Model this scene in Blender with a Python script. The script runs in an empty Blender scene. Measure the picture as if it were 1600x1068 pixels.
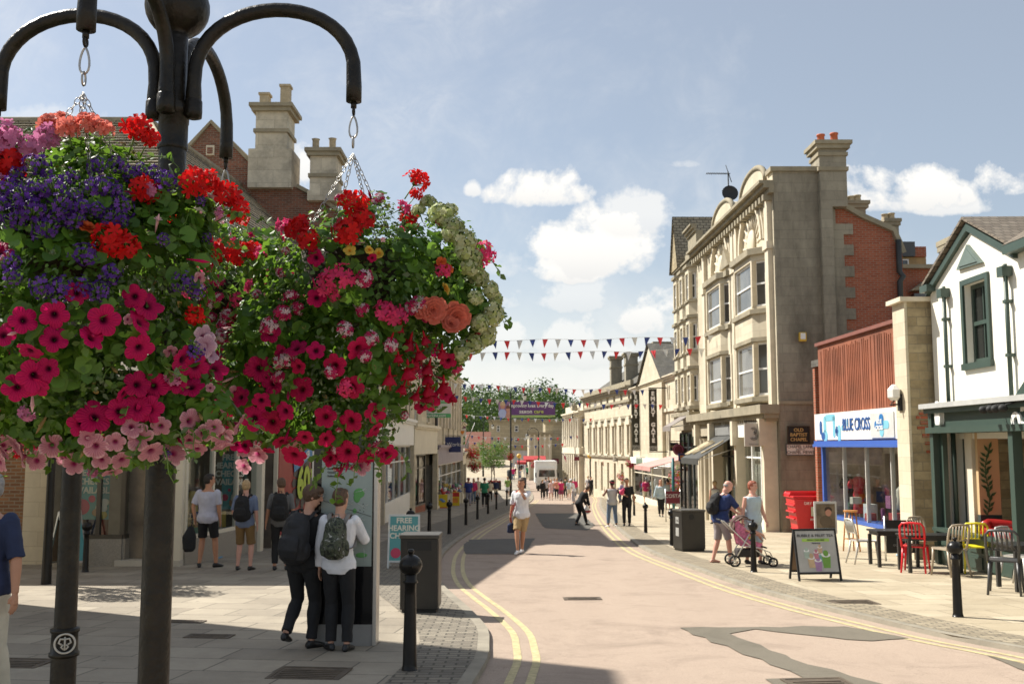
import bpy, bmesh, math, random
from math import sin, cos, pi, radians, sqrt, atan2
from mathutils import Vector, Matrix, noise
V = Vector
C = bpy.context.scene.collection
SC = bpy.context.scene
# ---------------------------------------------------------------- camera, sky, sun, exposure
F = 1555.56; HC = 1.75; PITCH = math.atan(161/F)
cd = bpy.data.cameras.new('camera'); cam = bpy.data.objects.new('camera', cd); C.objects.link(cam)
cam.location = (0, 0, HC); cam.rotation_euler = (pi/2 + PITCH, 0, 0)
cd.lens = 35; cd.sensor_width = 36; cd.clip_start = .05; cd.clip_end = 3000
cd.dof.use_dof = True; cd.dof.focus_distance = 2.75; cd.dof.aperture_fstop = 15
SC.camera = cam
SC.view_settings.view_transform = 'Standard'; SC.view_settings.look = 'None'
SC.view_settings.gamma = 1; SC.view_settings.exposure = 0.78
SC.cycles.use_denoising = True
SC.cycles.max_bounces = 6; SC.cycles.transparent_max_bounces = 12; SC.cycles.caustics_reflective = False; SC.cycles.caustics_refractive = False
EL = radians(47); AZ = V((-1, .58)).normalized()
SUN = V((AZ.x*cos(EL), AZ.y*cos(EL), sin(EL)))
sl = bpy.data.lights.new('sun', 'SUN'); sl.energy = 4.8; sl.angle = radians(.55); sl.color = (1, .95, .86)
so = bpy.data.objects.new('sun', sl); C.objects.link(so); so.rotation_euler = SUN.to_track_quat('Z', 'Y').to_euler()

class NT:
    def __init__(s, tree): s.t = tree
    def n(s, typ, **kw):
        x = s.t.nodes.new(typ)
        for k, v in kw.items():
            if k.startswith('i_'):
                key = k[2:]; key = int(key) if key.isdigit() else key.replace('_', ' ')
                x.inputs[key].default_value = v
            else: setattr(x, k, v)
        return x
    def l(s, a, b): s.t.links.new(a, b)
    def math(s, op, a, b=None, c=None, clamp=False):
        x = s.n('ShaderNodeMath', operation=op); x.use_clamp = clamp
        for i, q in enumerate((a, b, c)):
            if q is None: continue
            if isinstance(q, (int, float)): x.inputs[i].default_value = q
            else: s.l(q, x.inputs[i])
        return x.outputs[0]
    def mix(s, f, a, b, blend='MIX'):
        x = s.n('ShaderNodeMix', data_type='RGBA', blend_type=blend)
        for i, q in ((0, f), (6, a), (7, b)):
            if isinstance(q, (int, float)): x.inputs[i].default_value = q
            elif isinstance(q, (tuple, list)): x.inputs[i].default_value = (*q[:3], 1)
            else: s.l(q, x.inputs[i])
        return x.outputs[2]
    def ramp(s, fac, pts, interp='LINEAR'):
        x = s.n('ShaderNodeValToRGB'); x.color_ramp.interpolation = interp
        e = x.color_ramp.elements
        while len(e) < len(pts): e.new(.5)
        for q, (p, c) in zip(e, pts):
            q.position = p; q.color = (c, c, c, 1) if isinstance(c, (int, float)) else (*c[:3], 1)
        s.l(fac, x.inputs[0]); return x.outputs[0]
    def noise(s, vec, scale, detail=4, rough=.55, dist=0, col=False):
        x = s.n('ShaderNodeTexNoise', i_Scale=scale, i_Detail=detail, i_Roughness=rough, i_Distortion=dist)
        if vec is not None: s.l(vec, x.inputs['Vector'])
        return x.outputs[1 if col else 0]

w = bpy.data.worlds.new('World'); SC.world = w; w.use_nodes = True
t = NT(w.node_tree); w.node_tree.nodes.clear()
sky = t.n('ShaderNodeTexSky', sky_type='NISHITA', sun_disc=False, sun_elevation=EL, sun_rotation=atan2(AZ.x, AZ.y),
          altitude=50, air_density=1.0, dust_density=.9, ozone_density=1.2)
co = t.n('ShaderNodeTexCoord').outputs['Generated']
sp = t.n('ShaderNodeSeparateXYZ'); t.l(co, sp.inputs[0]); X_, Y_, Z_ = sp.outputs
ay = t.math('MAXIMUM', t.math('ABSOLUTE', Y_), .02)
U_ = t.math('DIVIDE', X_, ay); V_ = t.math('DIVIDE', Z_, ay)
cv = t.n('ShaderNodeCombineXYZ'); t.l(U_, cv.inputs[0]); t.l(V_, cv.inputs[1]); t.l(Y_, cv.inputs[2])
n1 = t.noise(cv.outputs[0], 9, 9, .62, .25); n2 = t.noise(cv.outputs[0], 26, 6, .6); n3 = t.noise(cv.outputs[0], 3.2, 6, .62, .4)
nn = t.math('ADD', t.math('MULTIPLY', t.math('SUBTRACT', n1, .52), 5.0), t.math('MULTIPLY', t.math('SUBTRACT', n2, .5), 2.6))
dens = None; shade = None
def skyuv(px, py): return (px-800)/F, (695-py)/F*1.0
for px, py, a, b, k in ((830, 298, 88, 50, 1), (738, 293, 16, 24, .8), (945, 398, 125, 80, 1), (880, 425, 80, 40, 1), (1000, 345, 70, 60, .7), (1405, 300, 165, 62, 1), (1345, 282, 80, 45, 1), (1500, 320, 80, 30, .8), (900, 470, 190, 40, .6), (1010, 500, 90, 70, .9), (820, 535, 150, 40, .7), (950, 560, 160, 40, .7), (760, 420, 120, 40, .35),
                    (1010, 500, 60, 45, .9), (1240, 300, 70, 45, .8), (450, 262, 70, 60, .9), (480, 330, 90, 60, .9), (60, 190, 90, 40, .35), (1068, 250, 40, 12, .35), 
                    (-300, 100, 200, 90, 1), (1900, 150, 220, 90, 1), (2400, -200, 400, 150, 1)):
    u0, v0 = skyuv(px, py); v0 *= 1.0
    du = t.math('DIVIDE', t.math('SUBTRACT', U_, u0), a/F); dv = t.math('DIVIDE', t.math('SUBTRACT', V_, v0), b/F)
    dlow = t.math('MULTIPLY', t.math('MINIMUM', dv, 0), 1.25)
    dvv = t.math('ADD', dv, dlow)
    m = t.math('SUBTRACT', 1, t.math('ADD', t.math('MULTIPLY', du, du), t.math('MULTIPLY', dvv, dvv)))
    m = t.math('ADD', t.math('MAXIMUM', m, -2), nn)
    m = t.math('MULTIPLY', t.math('MULTIPLY', m, 1.5, clamp=True), k)
    sh = t.math('MULTIPLY', t.math('MAXIMUM', t.math('SUBTRACT', .25, dv), 0), m)
    dens = m if dens is None else t.math('MAXIMUM', dens, m)
    shade = sh if shade is None else t.math('MAXIMUM', shade, sh)
# low bank of thin cloud near the horizon and wisps higher up
el_ = t.math('ADD', V_, t.math('MULTIPLY', t.math('SUBTRACT', n3, .5), .22))
bank = t.ramp(el_, [(0.0, .9), (.07, .72), (.13, .34), (.20, 0.0)])
bk = t.math('MULTIPLY', bank, t.math('ADD', t.math('MULTIPLY', n1, .8), .58, clamp=True))
wis = t.math('MULTIPLY', t.ramp(n3, [(.48, 0.0), (.72, .5)]), t.ramp(t.noise(cv.outputs[0], 14, 5, .7, 1.2), [(.35, .15), (.7, .8)]))
alld = t.math('MAXIMUM', t.math('MAXIMUM', dens, bk), wis)
ccol = t.mix(t.math('MULTIPLY', t.math('ADD', shade, t.math('MULTIPLY', bk, .14)), .55, clamp=True), (8.7, 8.5, 8.1), (5.0, 5.2, 5.5))
hs = t.mix(.34, sky.outputs[0], (6.2, 6.4, 6.35))
fin = t.mix(alld, hs, ccol)
bg = t.n('ShaderNodeBackground', i_Strength=.072); t.l(fin, bg.inputs[0])
ow = t.n('ShaderNodeOutputWorld'); t.l(bg.outputs[0], ow.inputs[0])

# ---------------------------------------------------------------- measuring helpers: where a sight line meets a plane or the ground
def ray(px, py):
    a = (px-800)/F; b = (534-py)/F
    return V((a, cos(PITCH) - b*sin(PITCH), sin(PITCH) + b*cos(PITCH)))
def at(px, py, Y):
    d = ray(px, py); return V((0, 0, HC)) + d*(Y/d.y)
def zg(y):
    if y < 78: return -.0328*y
    if y < 104:
        k = (y-78)/26; return -.0328*78 - .0328*26*(k - k*k*.5)*.75
    z0 = -.0328*78 - .0328*26*.5*.75
    k = min(1, (y-104)/20); return z0 + .038*(min(y, 124)-104)*k*.5 + (.038*(min(y, 230)-124) if y > 124 else 0)
def gnd(px, py):
    d = ray(px, py); lo, hi = 1., 400.
    for i in range(60):
        m = (lo+hi)/2; z = HC + d.z*m/d.y
        if z > zg(m): lo = m
        else: hi = m
    return V((d.x*lo/d.y, lo, zg(lo)))
# ---------------------------------------------------------------- mesh builder
class MB:
    def __init__(s, M=None): s.v = []; s.f = []; s.m = []; s.s = []; s.M = M
    def add(s, vs, fs, mat=0, smooth=False, M=None):
        b = len(s.v)
        for p in vs:
            p = V(p)
            if M is not None: p = M @ p
            if s.M is not None: p = s.M @ p
            s.v.append(p)
        for f in fs: s.f.append([i+b for i in f]); s.m.append(mat); s.s.append(smooth)
        return s
    def box(s, x0, x1, y0, y1, z0, z1, mat=0, M=None):
        return s.add([(x, y, z) for z in (z0, z1) for y in (y0, y1) for x in (x0, x1)],
              [(0, 2, 3, 1), (4, 5, 7, 6), (0, 1, 5, 4), (2, 6, 7, 3), (0, 4, 6, 2), (1, 3, 7, 5)], mat, False, M)
    def quad(s, a, b, c, d, mat=0): return s.add([a, b, c, d], [(0, 1, 2, 3)], mat)
    def prism(s, poly, y0, y1, mat=0, M=None):      # poly in x,z extruded along y
        n = len(poly)
        vs = [(x, y0, z) for x, z in poly] + [(x, y1, z) for x, z in poly]
        fs = [tuple(range(n)), tuple(range(2*n-1, n-1, -1))] + [(i, (i+1) % n, n+(i+1) % n, n+i) for i in range(n)]
        return s.add(vs, fs, mat, False, M)
    def slab(s, poly, z0, z1, mat=0, M=None):       # poly in x,y extruded up
        n = len(poly)
        vs = [(x, y, z0) for x, y in poly] + [(x, y, z1) for x, y in poly]
        fs = [tuple(range(n)), tuple(range(2*n-1, n-1, -1))] + [(i, (i+1) % n, n+(i+1) % n, n+i) for i in range(n)]
        return s.add(vs, fs, mat, False, M)
    def lathe(s, prof, n=16, mat=0, M=None, smooth=True, sx=1, sy=1):
        vs = []; fs = []
        for r, z in prof:
            for i in range(n): a = 2*pi*i/n; vs.append((r*cos(a)*sx, r*sin(a)*sy, z))
        for j in range(len(prof)-1):
            for i in range(n): k = (i+1) % n; fs.append((j*n+i, j*n+k, (j+1)*n+k, (j+1)*n+i))
        s.add(vs, fs, mat, smooth, M)
        for q in (vs[:n][::-1], vs[-n:]): s.add(q, [tuple(range(n))], mat, False, M)
        return s
    def tube(s, pts, rad, n=8, mat=0, M=None, smooth=True, up=None, ry=None, closed=False):
        pts = [V(p) for p in pts]; N = len(pts)
        if isinstance(rad, (int, float)): rad = [rad]*N
        if ry is None: ry = rad
        elif isinstance(ry, (int, float)): ry = [ry]*N
        vs = []; fs = []; prev = V(up) if up is not None else None
        for i, p in enumerate(pts):
            if closed: tg = pts[(i+1) % N] - pts[i-1]
            else: tg = pts[min(i+1, N-1)] - pts[max(i-1, 0)]
            if tg.length < 1e-9: tg = V((0, 0, 1))
            tg.normalize()
            if prev is None: prev = tg.orthogonal()
            x = (prev - tg*prev.dot(tg))
            if x.length < 1e-6: x = tg.orthogonal()
            x.normalize(); y = tg.cross(x); prev = x
            for k in range(n): a = 2*pi*k/n; vs.append(p + x*(cos(a)*rad[i]) + y*(sin(a)*ry[i]))
        for j in range(N if closed else N-1):
            q = (j+1) % N
            for i in range(n): k = (i+1) % n; fs.append((j*n+i, j*n+k, q*n+k, q*n+i))
        if not closed: fs.append(tuple(range(n-1, -1, -1))); fs.append(tuple((N-1)*n+i for i in range(n)))
        return s.add(vs, fs, mat, smooth, M)
    def ball(s, c, r, n=12, m=8, mat=0, M=None):
        r = (r, r, r) if isinstance(r, (int, float)) else r
        vs = [(c[0], c[1], c[2]-r[2])]; fs = []
        for j in range(1, m):
            a = -pi/2 + pi*j/m
            for i in range(n): b = 2*pi*i/n; vs.append((c[0]+r[0]*cos(a)*cos(b), c[1]+r[1]*cos(a)*sin(b), c[2]+r[2]*sin(a)))
        vs.append((c[0], c[1], c[2]+r[2])); e = len(vs)-1
        for i in range(n):
            k = (i+1) % n; fs.append((0, 1+k, 1+i)); fs.append((e, e-n+i, e-n+k))
            for j in range(m-2): fs.append((1+j*n+i, 1+j*n+k, 1+(j+1)*n+k, 1+(j+1)*n+i))
        return s.add(vs, fs, mat, True, M)
    def mesh(s, name, mats, origin=None):
        me = bpy.data.meshes.new(name)
        o = V(origin) if origin is not None else V((0, 0, 0))
        me.from_pydata([tuple(p-o) for p in s.v], [], s.f)
        for m in (mats if isinstance(mats, (list, tuple)) else [mats]): me.materials.append(m)
        me.polygons.foreach_set('material_index', s.m); me.polygons.foreach_set('use_smooth', s.s)
        me.update(); return me
    def build(s, name, mats, parent=None, bevel=0, loc=None):
        me = s.mesh(name, mats)
        o = bpy.data.objects.new(name, me); C.objects.link(o)
        if parent is not None: child(o, parent)
        if loc is not None: o.location = loc
        if bevel:
            b = o.modifiers.new('b', 'BEVEL'); b.width = bevel; b.segments = 2; b.limit_method = 'ANGLE'; b.angle_limit = radians(40)
        return o
def wmat(o):
    m = Matrix.LocRotScale(o.location, o.rotation_euler, o.scale)
    if o.parent: m = wmat(o.parent) @ o.matrix_parent_inverse @ m
    return m
def child(o, parent):   # geometry was written in world coordinates
    o.parent = parent; o.matrix_parent_inverse = wmat(parent).inverted()
def lchild(o, parent): o.parent = parent   # geometry was written in the parent's own frame
def tag(o, label, cat, group=None, kind=None):
    if label: o['label'] = label
    if cat: o['category'] = cat
    if group: o['group'] = group
    if kind: o['kind'] = kind
    return o
def thing(name, label, cat, loc=(0, 0, 0), rz=0, group=None):
    o = bpy.data.objects.new(name, None); C.objects.link(o); o.location = loc; o.rotation_euler = (0, 0, rz); o.empty_display_size = .2
    return tag(o, label, cat, group)
def struct(o): o['kind'] = 'structure'; return o
def copy_tree(o, parent=None, **kw):
    c = o.copy(); C.objects.link(c); c.parent = parent
    for ch in [x for x in KIDS.get(o.name, [])] if False else list(o.children): copy_tree(ch, c)
    return c
def frame(p, u, n): # matrix with x=u, y=n, z=up at p
    u = V(u).normalized(); n = V(n).normalized()
    return Matrix(((u.x, n.x, 0, p[0]), (u.y, n.y, 0, p[1]), (u.z, n.z, 1, p[2]), (0, 0, 0, 1)))
TMP = bpy.data.scenes.new('workbench')
def evaluated(o):
    TMP.collection.objects.link(o); vl = TMP.view_layers[0]; vl.update(); me = bpy.data.meshes.new_from_object(o.evaluated_get(vl.depsgraph)); OLD.append(o); return me
OLD = []
def text_mesh(s, size, extrude=.004, align='CENTER', bold=0, spacing=1, sx=1, lsp=1):
    cu = bpy.data.curves.new('t', 'FONT'); cu.body = s; cu.size = size; cu.extrude = extrude; cu.align_x = align; cu.align_y = 'CENTER'
    cu.offset = bold; cu.space_character = spacing; cu.space_line = lsp; cu.resolution_u = 3
    me = evaluated(bpy.data.objects.new('t', cu))
    for v in me.vertices: v.co.x *= sx
    return me
def text(s, size, M, mat, parent, name='lettering', local=False, **kw):
    """M maps text x (right), y (up), z (towards reader)"""
    me = text_mesh(s, size, **kw); me.name = name; me.transform(M); me.materials.clear(); me.materials.append(mat)
    o = bpy.data.objects.new(name, me); C.objects.link(o)
    if parent is not None: (lchild if local else child)(o, parent)
    return o
def tframe(p, right, up=(0, 0, 1)):
    r = V(right).normalized(); u = V(up).normalized(); n = r.cross(u)
    return Matrix(((r.x, u.x, n.x, p[0]), (r.y, u.y, n.y, p[1]), (r.z, u.z, n.z, p[2]), (0, 0, 0, 1)))
# ---------------------------------------------------------------- materials
MATS = {}
def base(name):
    m = bpy.data.materials.new(name); m.use_nodes = True
    T = NT(m.node_tree); b = m.node_tree.nodes['Principled BSDF']; return m, T, b
def sc(c, k): return tuple(min(1, x*k) for x in c[:3])
def mt(name, col, rough=.7, var=.12, vs=2.5, bump=.15, bs=40, metal=0, dirt=0, dirtc=(.10, .09, .07), spec=.5, trans=0, coat=0, bd=.01, obj=False):
    if name in MATS: return MATS[name]
    m, T, b = base(name)
    pos = T.n('ShaderNodeTexCoord').outputs['Object'] if obj else T.n('ShaderNodeNewGeometry').outputs['Position']
    n = T.noise(pos, vs, 5, .6)
    c = T.mix(T.ramp(n, [(.3, 0.0), (.7, 1.0)]), sc(col, 1-var), sc(col, 1+var))
    if dirt:
        d = T.noise(pos, vs*.37+.2, 6, .7)
        c = T.mix(T.math('MULTIPLY', T.ramp(d, [(.5, 0.0), (.72, 1.0)]), dirt), c, dirtc)
    T.l(c, b.inputs['Base Color'])
    b.inputs['Roughness'].default_value = rough; b.inputs['Metallic'].default_value = metal
    b.inputs['Specular IOR Level'].default_value = spec
    if coat: b.inputs['Coat Weight'].default_value = coat
    if bump:
        bp = T.n('ShaderNodeBump', i_Strength=bump, i_Distance=bd); T.l(T.noise(pos, bs, 4), bp.inputs['Height']); T.l(bp.outputs[0], b.inputs['Normal'])
    MATS[name] = m; return m
def wallvec(T):
    g = T.n('ShaderNodeNewGeometry'); s = T.n('ShaderNodeSeparateXYZ'); T.l(g.outputs['Position'], s.inputs[0])
    q = T.n('ShaderNodeSeparateXYZ'); T.l(g.outputs['True Normal'], q.inputs[0])
    k = T.math('GREATER_THAN', T.math('ABSOLUTE', q.outputs[0]), T.math('ABSOLUTE', q.outputs[1]))
    h = T.math('ADD', T.math('MULTIPLY', s.outputs[1], k), T.math('MULTIPLY', s.outputs[0], T.math('SUBTRACT', 1, k)))
    c = T.n('ShaderNodeCombineXYZ'); T.l(h, c.inputs[0]); T.l(s.outputs[2], c.inputs[1]); return c.outputs[0], g.outputs['Position']
def brickmat(name, c1, c2, mortar, bw=.22, bh=.075, ms=.010, rough=.85, dirt=.35, dirtc=(.12, .11, .09), bump=.5, var=.25, vec=None, offset=.5, dscale=.35, streak=0, top=None, mb=0):
    if name in MATS: return MATS[name]
    m, T, b = base(name); wv, pos = wallvec(T)
    if vec == 'xy': wv = pos
    elif vec == 'yx':
        mp = T.n('ShaderNodeMapping'); mp.inputs['Rotation'].default_value = (0, 0, radians(6)); T.l(pos, mp.inputs[0]); wv = mp.outputs[0]
    wob = T.noise(pos, 3.0, 3, col=True)
    vm = T.n('ShaderNodeVectorMath', operation='MULTIPLY_ADD'); T.l(wob, vm.inputs[0]); vm.inputs[1].default_value = (bh*.12,)*3; T.l(wv, vm.inputs[2])
    br = T.n('ShaderNodeTexBrick', i_Scale=1, i_Mortar_Size=ms, i_Mortar_Smooth=.15, i_Bias=mb, i_Brick_Width=bw, i_Row_Height=bh, offset=offset)
    br.inputs['Color1'].default_value = (0, 0, 0, 1); br.inputs['Color2'].default_value = (1, 1, 1, 1); br.inputs['Mortar'].default_value = (.5, .5, .5, 1)
    T.l(vm.outputs[0], br.inputs['Vector'])
    nz = T.noise(pos, 7, 5, .65)
    f = T.math('ADD', T.math('MULTIPLY', br.outputs['Color'], .75), T.math('MULTIPLY', T.math('SUBTRACT', nz, .5), 1.0), clamp=True)
    c = T.mix(f, c1, c2); c = T.mix(br.outputs['Fac'], c, mortar)
    fine = T.noise(pos, 45, 4, .7); c = T.mix(T.math('MULTIPLY', T.math('ABSOLUTE', T.math('SUBTRACT', fine, .5)), var*3, clamp=True), c, sc(c1, .55))
    if dirt:
        mp = T.n('ShaderNodeMapping'); mp.inputs['Scale'].default_value = (1, 1, .35 if streak else 1); T.l(pos, mp.inputs[0])
        d = T.noise(mp.outputs[0], dscale*2, 8, .72)
        c = T.mix(T.math('MULTIPLY', T.ramp(d, [(.42, 0.0), (.68, 1.0)]), dirt), c, dirtc)
    T.l(c, b.inputs['Base Color']); b.inputs['Roughness'].default_value = rough; b.inputs['Specular IOR Level'].default_value = .3
    bp = T.n('ShaderNodeBump', i_Strength=bump, i_Distance=.01); h = T.math('ADD', T.math('MULTIPLY', br.outputs['Fac'], -1), T.math('MULTIPLY', fine, .6)); T.l(h, bp.inputs['Height']); T.l(bp.outputs[0], b.inputs['Normal'])
    MATS[name] = m; return m
def glassmat(name, tint=(.75, .8, .8), refl=.35, rough=.02):
    m = bpy.data.materials.new(name); m.use_nodes = True; T = NT(m.node_tree); m.node_tree.nodes.clear()
    tr = T.n('ShaderNodeBsdfTransparent'); tr.inputs[0].default_value = (*tint, 1)
    gl = T.n('ShaderNodeBsdfGlossy'); gl.inputs['Roughness'].default_value = rough; gl.inputs[0].default_value = (1, 1, 1, 1)
    lw = T.n('ShaderNodeLayerWeight', i_Blend=.25)
    mx = T.n('ShaderNodeMixShader'); T.l(T.math('MINIMUM', T.math('ADD', T.math('MULTIPLY', lw.outputs['Fresnel'], .5), refl*.12), .24), mx.inputs[0])
    T.l(tr.outputs[0], mx.inputs[1]); T.l(gl.outputs[0], mx.inputs[2]); o = T.n('ShaderNodeOutputMaterial'); T.l(mx.outputs[0], o.inputs[0]); return m
def leafmat(name, c1, c2, tr=.35, vs=9, rough=.45):
    m, T, b = base(name); g = T.n('ShaderNodeNewGeometry')
    f = T.math('ADD', T.math('MULTIPLY', g.outputs['Random Per Island'], .75), T.math('MULTIPLY', T.noise(g.outputs['Position'], vs, 3), .3))
    c = T.mix(f, c1, c2); T.l(c, b.inputs['Base Color']); b.inputs['Roughness'].default_value = rough; b.inputs['Specular IOR Level'].default_value = .4
    if tr:
        tl = T.n('ShaderNodeBsdfTranslucent'); T.l(T.mix(.5, c, (.25, .42, .04)), tl.inputs[0])
        mx = T.n('ShaderNodeMixShader'); mx.inputs[0].default_value = tr
        T.l(b.outputs[0], mx.inputs[1]); T.l(tl.outputs[0], mx.inputs[2]); T.l(mx.outputs[0], m.node_tree.nodes['Material Output'].inputs[0])
    return m
def petalmat(name, col, core=None, edge=None, rad=.035, tr=.35, veins=0, vcol=None):
    m, T, b = base(name); tc = T.n('ShaderNodeTexCoord').outputs['Object']; oi = T.n('ShaderNodeObjectInfo').outputs['Random']; g = T.n('ShaderNodeNewGeometry')
    c = T.mix(g.outputs['Random Per Island'], sc(col, .82), sc(col, 1.12))
    c = T.mix(T.math('MULTIPLY', oi, .6), c, sc(col, .55)); nz = T.noise(tc, 70, 4, .6); c = T.mix(T.ramp(nz, [(.35, .45), (.6, 0.0)]), c, sc(col, .6))
    bp = T.n('ShaderNodeBump', i_Strength=.6, i_Distance=.003); hgt = nz
    if core or edge:
        s = T.n('ShaderNodeSeparateXYZ'); T.l(tc, s.inputs[0])
        r = T.math('SQRT', T.math('ADD', T.math('MULTIPLY', s.outputs[0], s.outputs[0]), T.math('MULTIPLY', s.outputs[1], s.outputs[1])))
        r = T.math('DIVIDE', r, rad)
        if edge: c = T.mix(T.ramp(r, [(.75, 0.0), (1.0, 1.0)]), c, edge)
        if core: c = T.mix(T.ramp(r, [(.12, 1.0), (.34, 0.0)]), c, core)
        if veins:
            an = T.math('ARCTAN2', s.outputs[1], s.outputs[0])
            wv = T.math('POWER', T.math('ABSOLUTE', T.math('SINE', T.math('MULTIPLY', an, 12.5))), 6)
            hgt = T.math('ADD', T.math('MULTIPLY', wv, -.8), T.math('MULTIPLY', nz, .7))
            c = T.mix(T.math('MULTIPLY', T.math('MULTIPLY', wv, veins), T.ramp(r, [(.2, 1.0), (.95, 0.2)])), c, vcol or core)
    T.l(hgt, bp.inputs['Height']); T.l(bp.outputs[0], b.inputs['Normal'])
    T.l(c, b.inputs['Base Color']); b.inputs['Roughness'].default_value = .6; b.inputs['Specular IOR Level'].default_value = .25
    tl = T.n('ShaderNodeBsdfTranslucent'); T.l(c, tl.inputs[0]); mx = T.n('ShaderNodeMixShader'); mx.inputs[0].default_value = tr
    T.l(b.outputs[0], mx.inputs[1]); T.l(tl.outputs[0], mx.inputs[2]); T.l(mx.outputs[0], m.node_tree.nodes['Material Output'].inputs[0])
    return m
STONE = brickmat('bath_stone', (.56, .49, .36), (.68, .61, .46), (.46, .40, .30), .75, .3, .006, dirt=.35, dirtc=(.30, .26, .19), bump=.25, var=.1, dscale=.3, streak=1)
STONED = brickmat('grey_rendered_stone', (.29, .26, .20), (.37, .335, .255), (.25, .225, .175), .9, .32, .008, dirt=.85, dirtc=(.12, .105, .08), bump=.5, var=.22, dscale=.45, streak=1)
TRIM = mt('carved_stone_trim', (.62, .55, .42), .85, .12, 1.5, .2, 25, dirt=.35, dirtc=(.30, .25, .17))
DARKTRIM = mt('weathered_stone_coping', (.30, .26, .18), .9, .2, 2, .3, 20, dirt=.5, dirtc=(.12, .11, .09))
BRICK = brickmat('red_brick', (.30, .065, .03), (.46, .125, .06), (.30, .22, .16), .225, .075, .011, dirt=.3, dirtc=(.22, .10, .06), bump=.5)
BRICK2 = brickmat('brown_brick', (.20, .09, .045), (.36, .17, .08), (.30, .24, .17), .225, .075, .012, dirt=.3, bump=.6)
BRICK3 = brickmat('old_dark_brick', (.16, .055, .035), (.33, .115, .065), (.24, .20, .15), .225, .075, .012, dirt=.4, dirtc=(.10, .08, .06), bump=.6)
RUBBLE = brickmat('coursed_rubble_stone', (.32, .25, .14), (.50, .41, .25), (.30, .25, .16), .42, .2, .012, dirt=.55, dirtc=(.13, .11, .08), bump=.8, var=.3, dscale=1.2)
RENDER = mt('cream_render', (.80, .78, .68), .85, .05, 1.2, .15, 60, dirt=.12, dirtc=(.5, .47, .38))
WHITE = mt('white_paint', (.80, .79, .75), .5, .04, 2, .05, 40, dirt=.1, dirtc=(.5, .48, .42))
CREAMP = mt('cream_paint', (.70, .64, .50), .6, .06, 2, .05, 40, dirt=.15, dirtc=(.4, .35, .27))
GREEN = mt('dark_green_paint', (.040, .066, .052), .45, .1, 2, .05, 30)
BLACKP = mt('black_gloss_paint', (.010, .009, .008), .30, .3, 8, .2, 60, spec=.3, dirt=.3, dirtc=(.035, .03, .022), obj=True)
BLACKM = mt('black_matt', (.014, .014, .014), .7, .2, 5, .05, 60)
CASTM = mt('worn_black_iron', (.010, .0085, .006), .36, .5, 16, .7, 55, dirt=.5, dirtc=(.045, .036, .018), bd=.005, spec=.28)
SLATE = brickmat('slate_roof', (.085, .08, .07), (.15, .14, .12), (.05, .05, .045), .28, .14, .006, dirt=.3, dirtc=(.16, .14, .09), bump=.7)
TILE = brickmat('stone_tile_roof', (.27, .23, .165), (.40, .35, .26), (.07, .06, .045), .30, .155, .016, dirt=.4, dirtc=(.13, .12, .08), bump=1.0)
ROOFB = brickmat('brown_tile_roof', (.16, .13, .10), (.25, .21, .165), (.06, .05, .04), .17, .10, .008, dirt=.3, bump=.8)
CLAD = mt('rust_red_cladding', (.25, .078, .036), .75, .35, .9, .2, 20, dirt=.3, dirtc=(.12, .05, .03))
GLASS = glassmat('window_glass'); 
def pane_mat(name, col, rough=.06):
    m, T, b = base(name); g = T.n('ShaderNodeNewGeometry').outputs['Position']; oi = T.n('ShaderNodeObjectInfo').outputs['Random']
    c = T.mix(T.ramp(T.noise(g, .9, 3), [(.4, 0.0), (.6, 1.0)]), sc(col, .5), sc(col, 1.5)); c = T.mix(oi, sc(col, .7), c)
    T.l(c, b.inputs['Base Color']); b.inputs['Roughness'].default_value = rough; b.inputs['Specular IOR Level'].default_value = .8
    return m
PANE = pane_mat('dark_pane', (.05, .052, .048)); PANEL = pane_mat('grey_reflection_pane', (.15, .145, .125)); DARK = mt('dark_interior', (.02, .018, .015), .9)  # PANEL: the mid-grey colour stands in for light reflected in the sash windows
INTER = mt('shop_interior', (.16, .13, .10), .9, .4, 1.2); INTERL = mt('pale_shop_interior', (.42, .38, .30), .9, .3, 1.2)
SILVER = mt('brushed_aluminium', (.62, .62, .60), .32, .05, 5, .05, 80, metal=.9); STEEL = mt('zinc_chain', (.38, .37, .35), .38, .2, 30, .1, 90, metal=.9)
# ================================================================ the ground, the road and the pavements
def interp(tab, y):
    if y <= tab[0][0]: return tab[0][1] + (y-tab[0][0])*(tab[1][1]-tab[0][1])/(tab[1][0]-tab[0][0])*.6
    for i in range(len(tab)-1):
        a, b = tab[i], tab[i+1]
        if y <= b[0]:
            k = (y-a[0])/(b[0]-a[0])
            m0 = (b[1]-tab[max(i-1, 0)][1])/(b[0]-tab[max(i-1, 0)][0]); m1 = (tab[min(i+2, len(tab)-1)][1]-a[1])/(tab[min(i+2, len(tab)-1)][0]-a[0])
            h = b[0]-a[0]; k2 = k*k; k3 = k2*k
            return (2*k3-3*k2+1)*a[1] + (k3-2*k2+k)*h*m0 + (-2*k3+3*k2)*b[1] + (k3-k2)*h*m1
    return tab[-1][1]
LT = []
for px, py in ((807, 1030), (807, 1005), (800, 980), (762, 945), (743, 931), (716, 908), (708, 885.5), (716, 859), (747, 832), (780, 813), (838, 779)):
    g = gnd(px, py); LT.append((g.y, g.x))
LT = [(-40, -7.5), (3, -1.3)] + [(6.5, -.35)] + LT + [(104, 2.2), (125, 1.8)]
RT = []
for px, py in ((1600, 1020), (1450, 992), (1350, 969), (1250, 945), (1150, 917), (1080, 892), (997, 860), (967, 838.6), (948.5, 820), (935, 801), (930, 788), (931, 777)):
    g = gnd(px, py); RT.append((g.y, g.x))
RT = [(-40, 12), (0, 7.6), (6, 6.3)] + RT + [(104, 7.6), (125, 7.6)]
xl = lambda y: interp(LT, y)
xr = lambda y: interp(RT, y)
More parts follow.
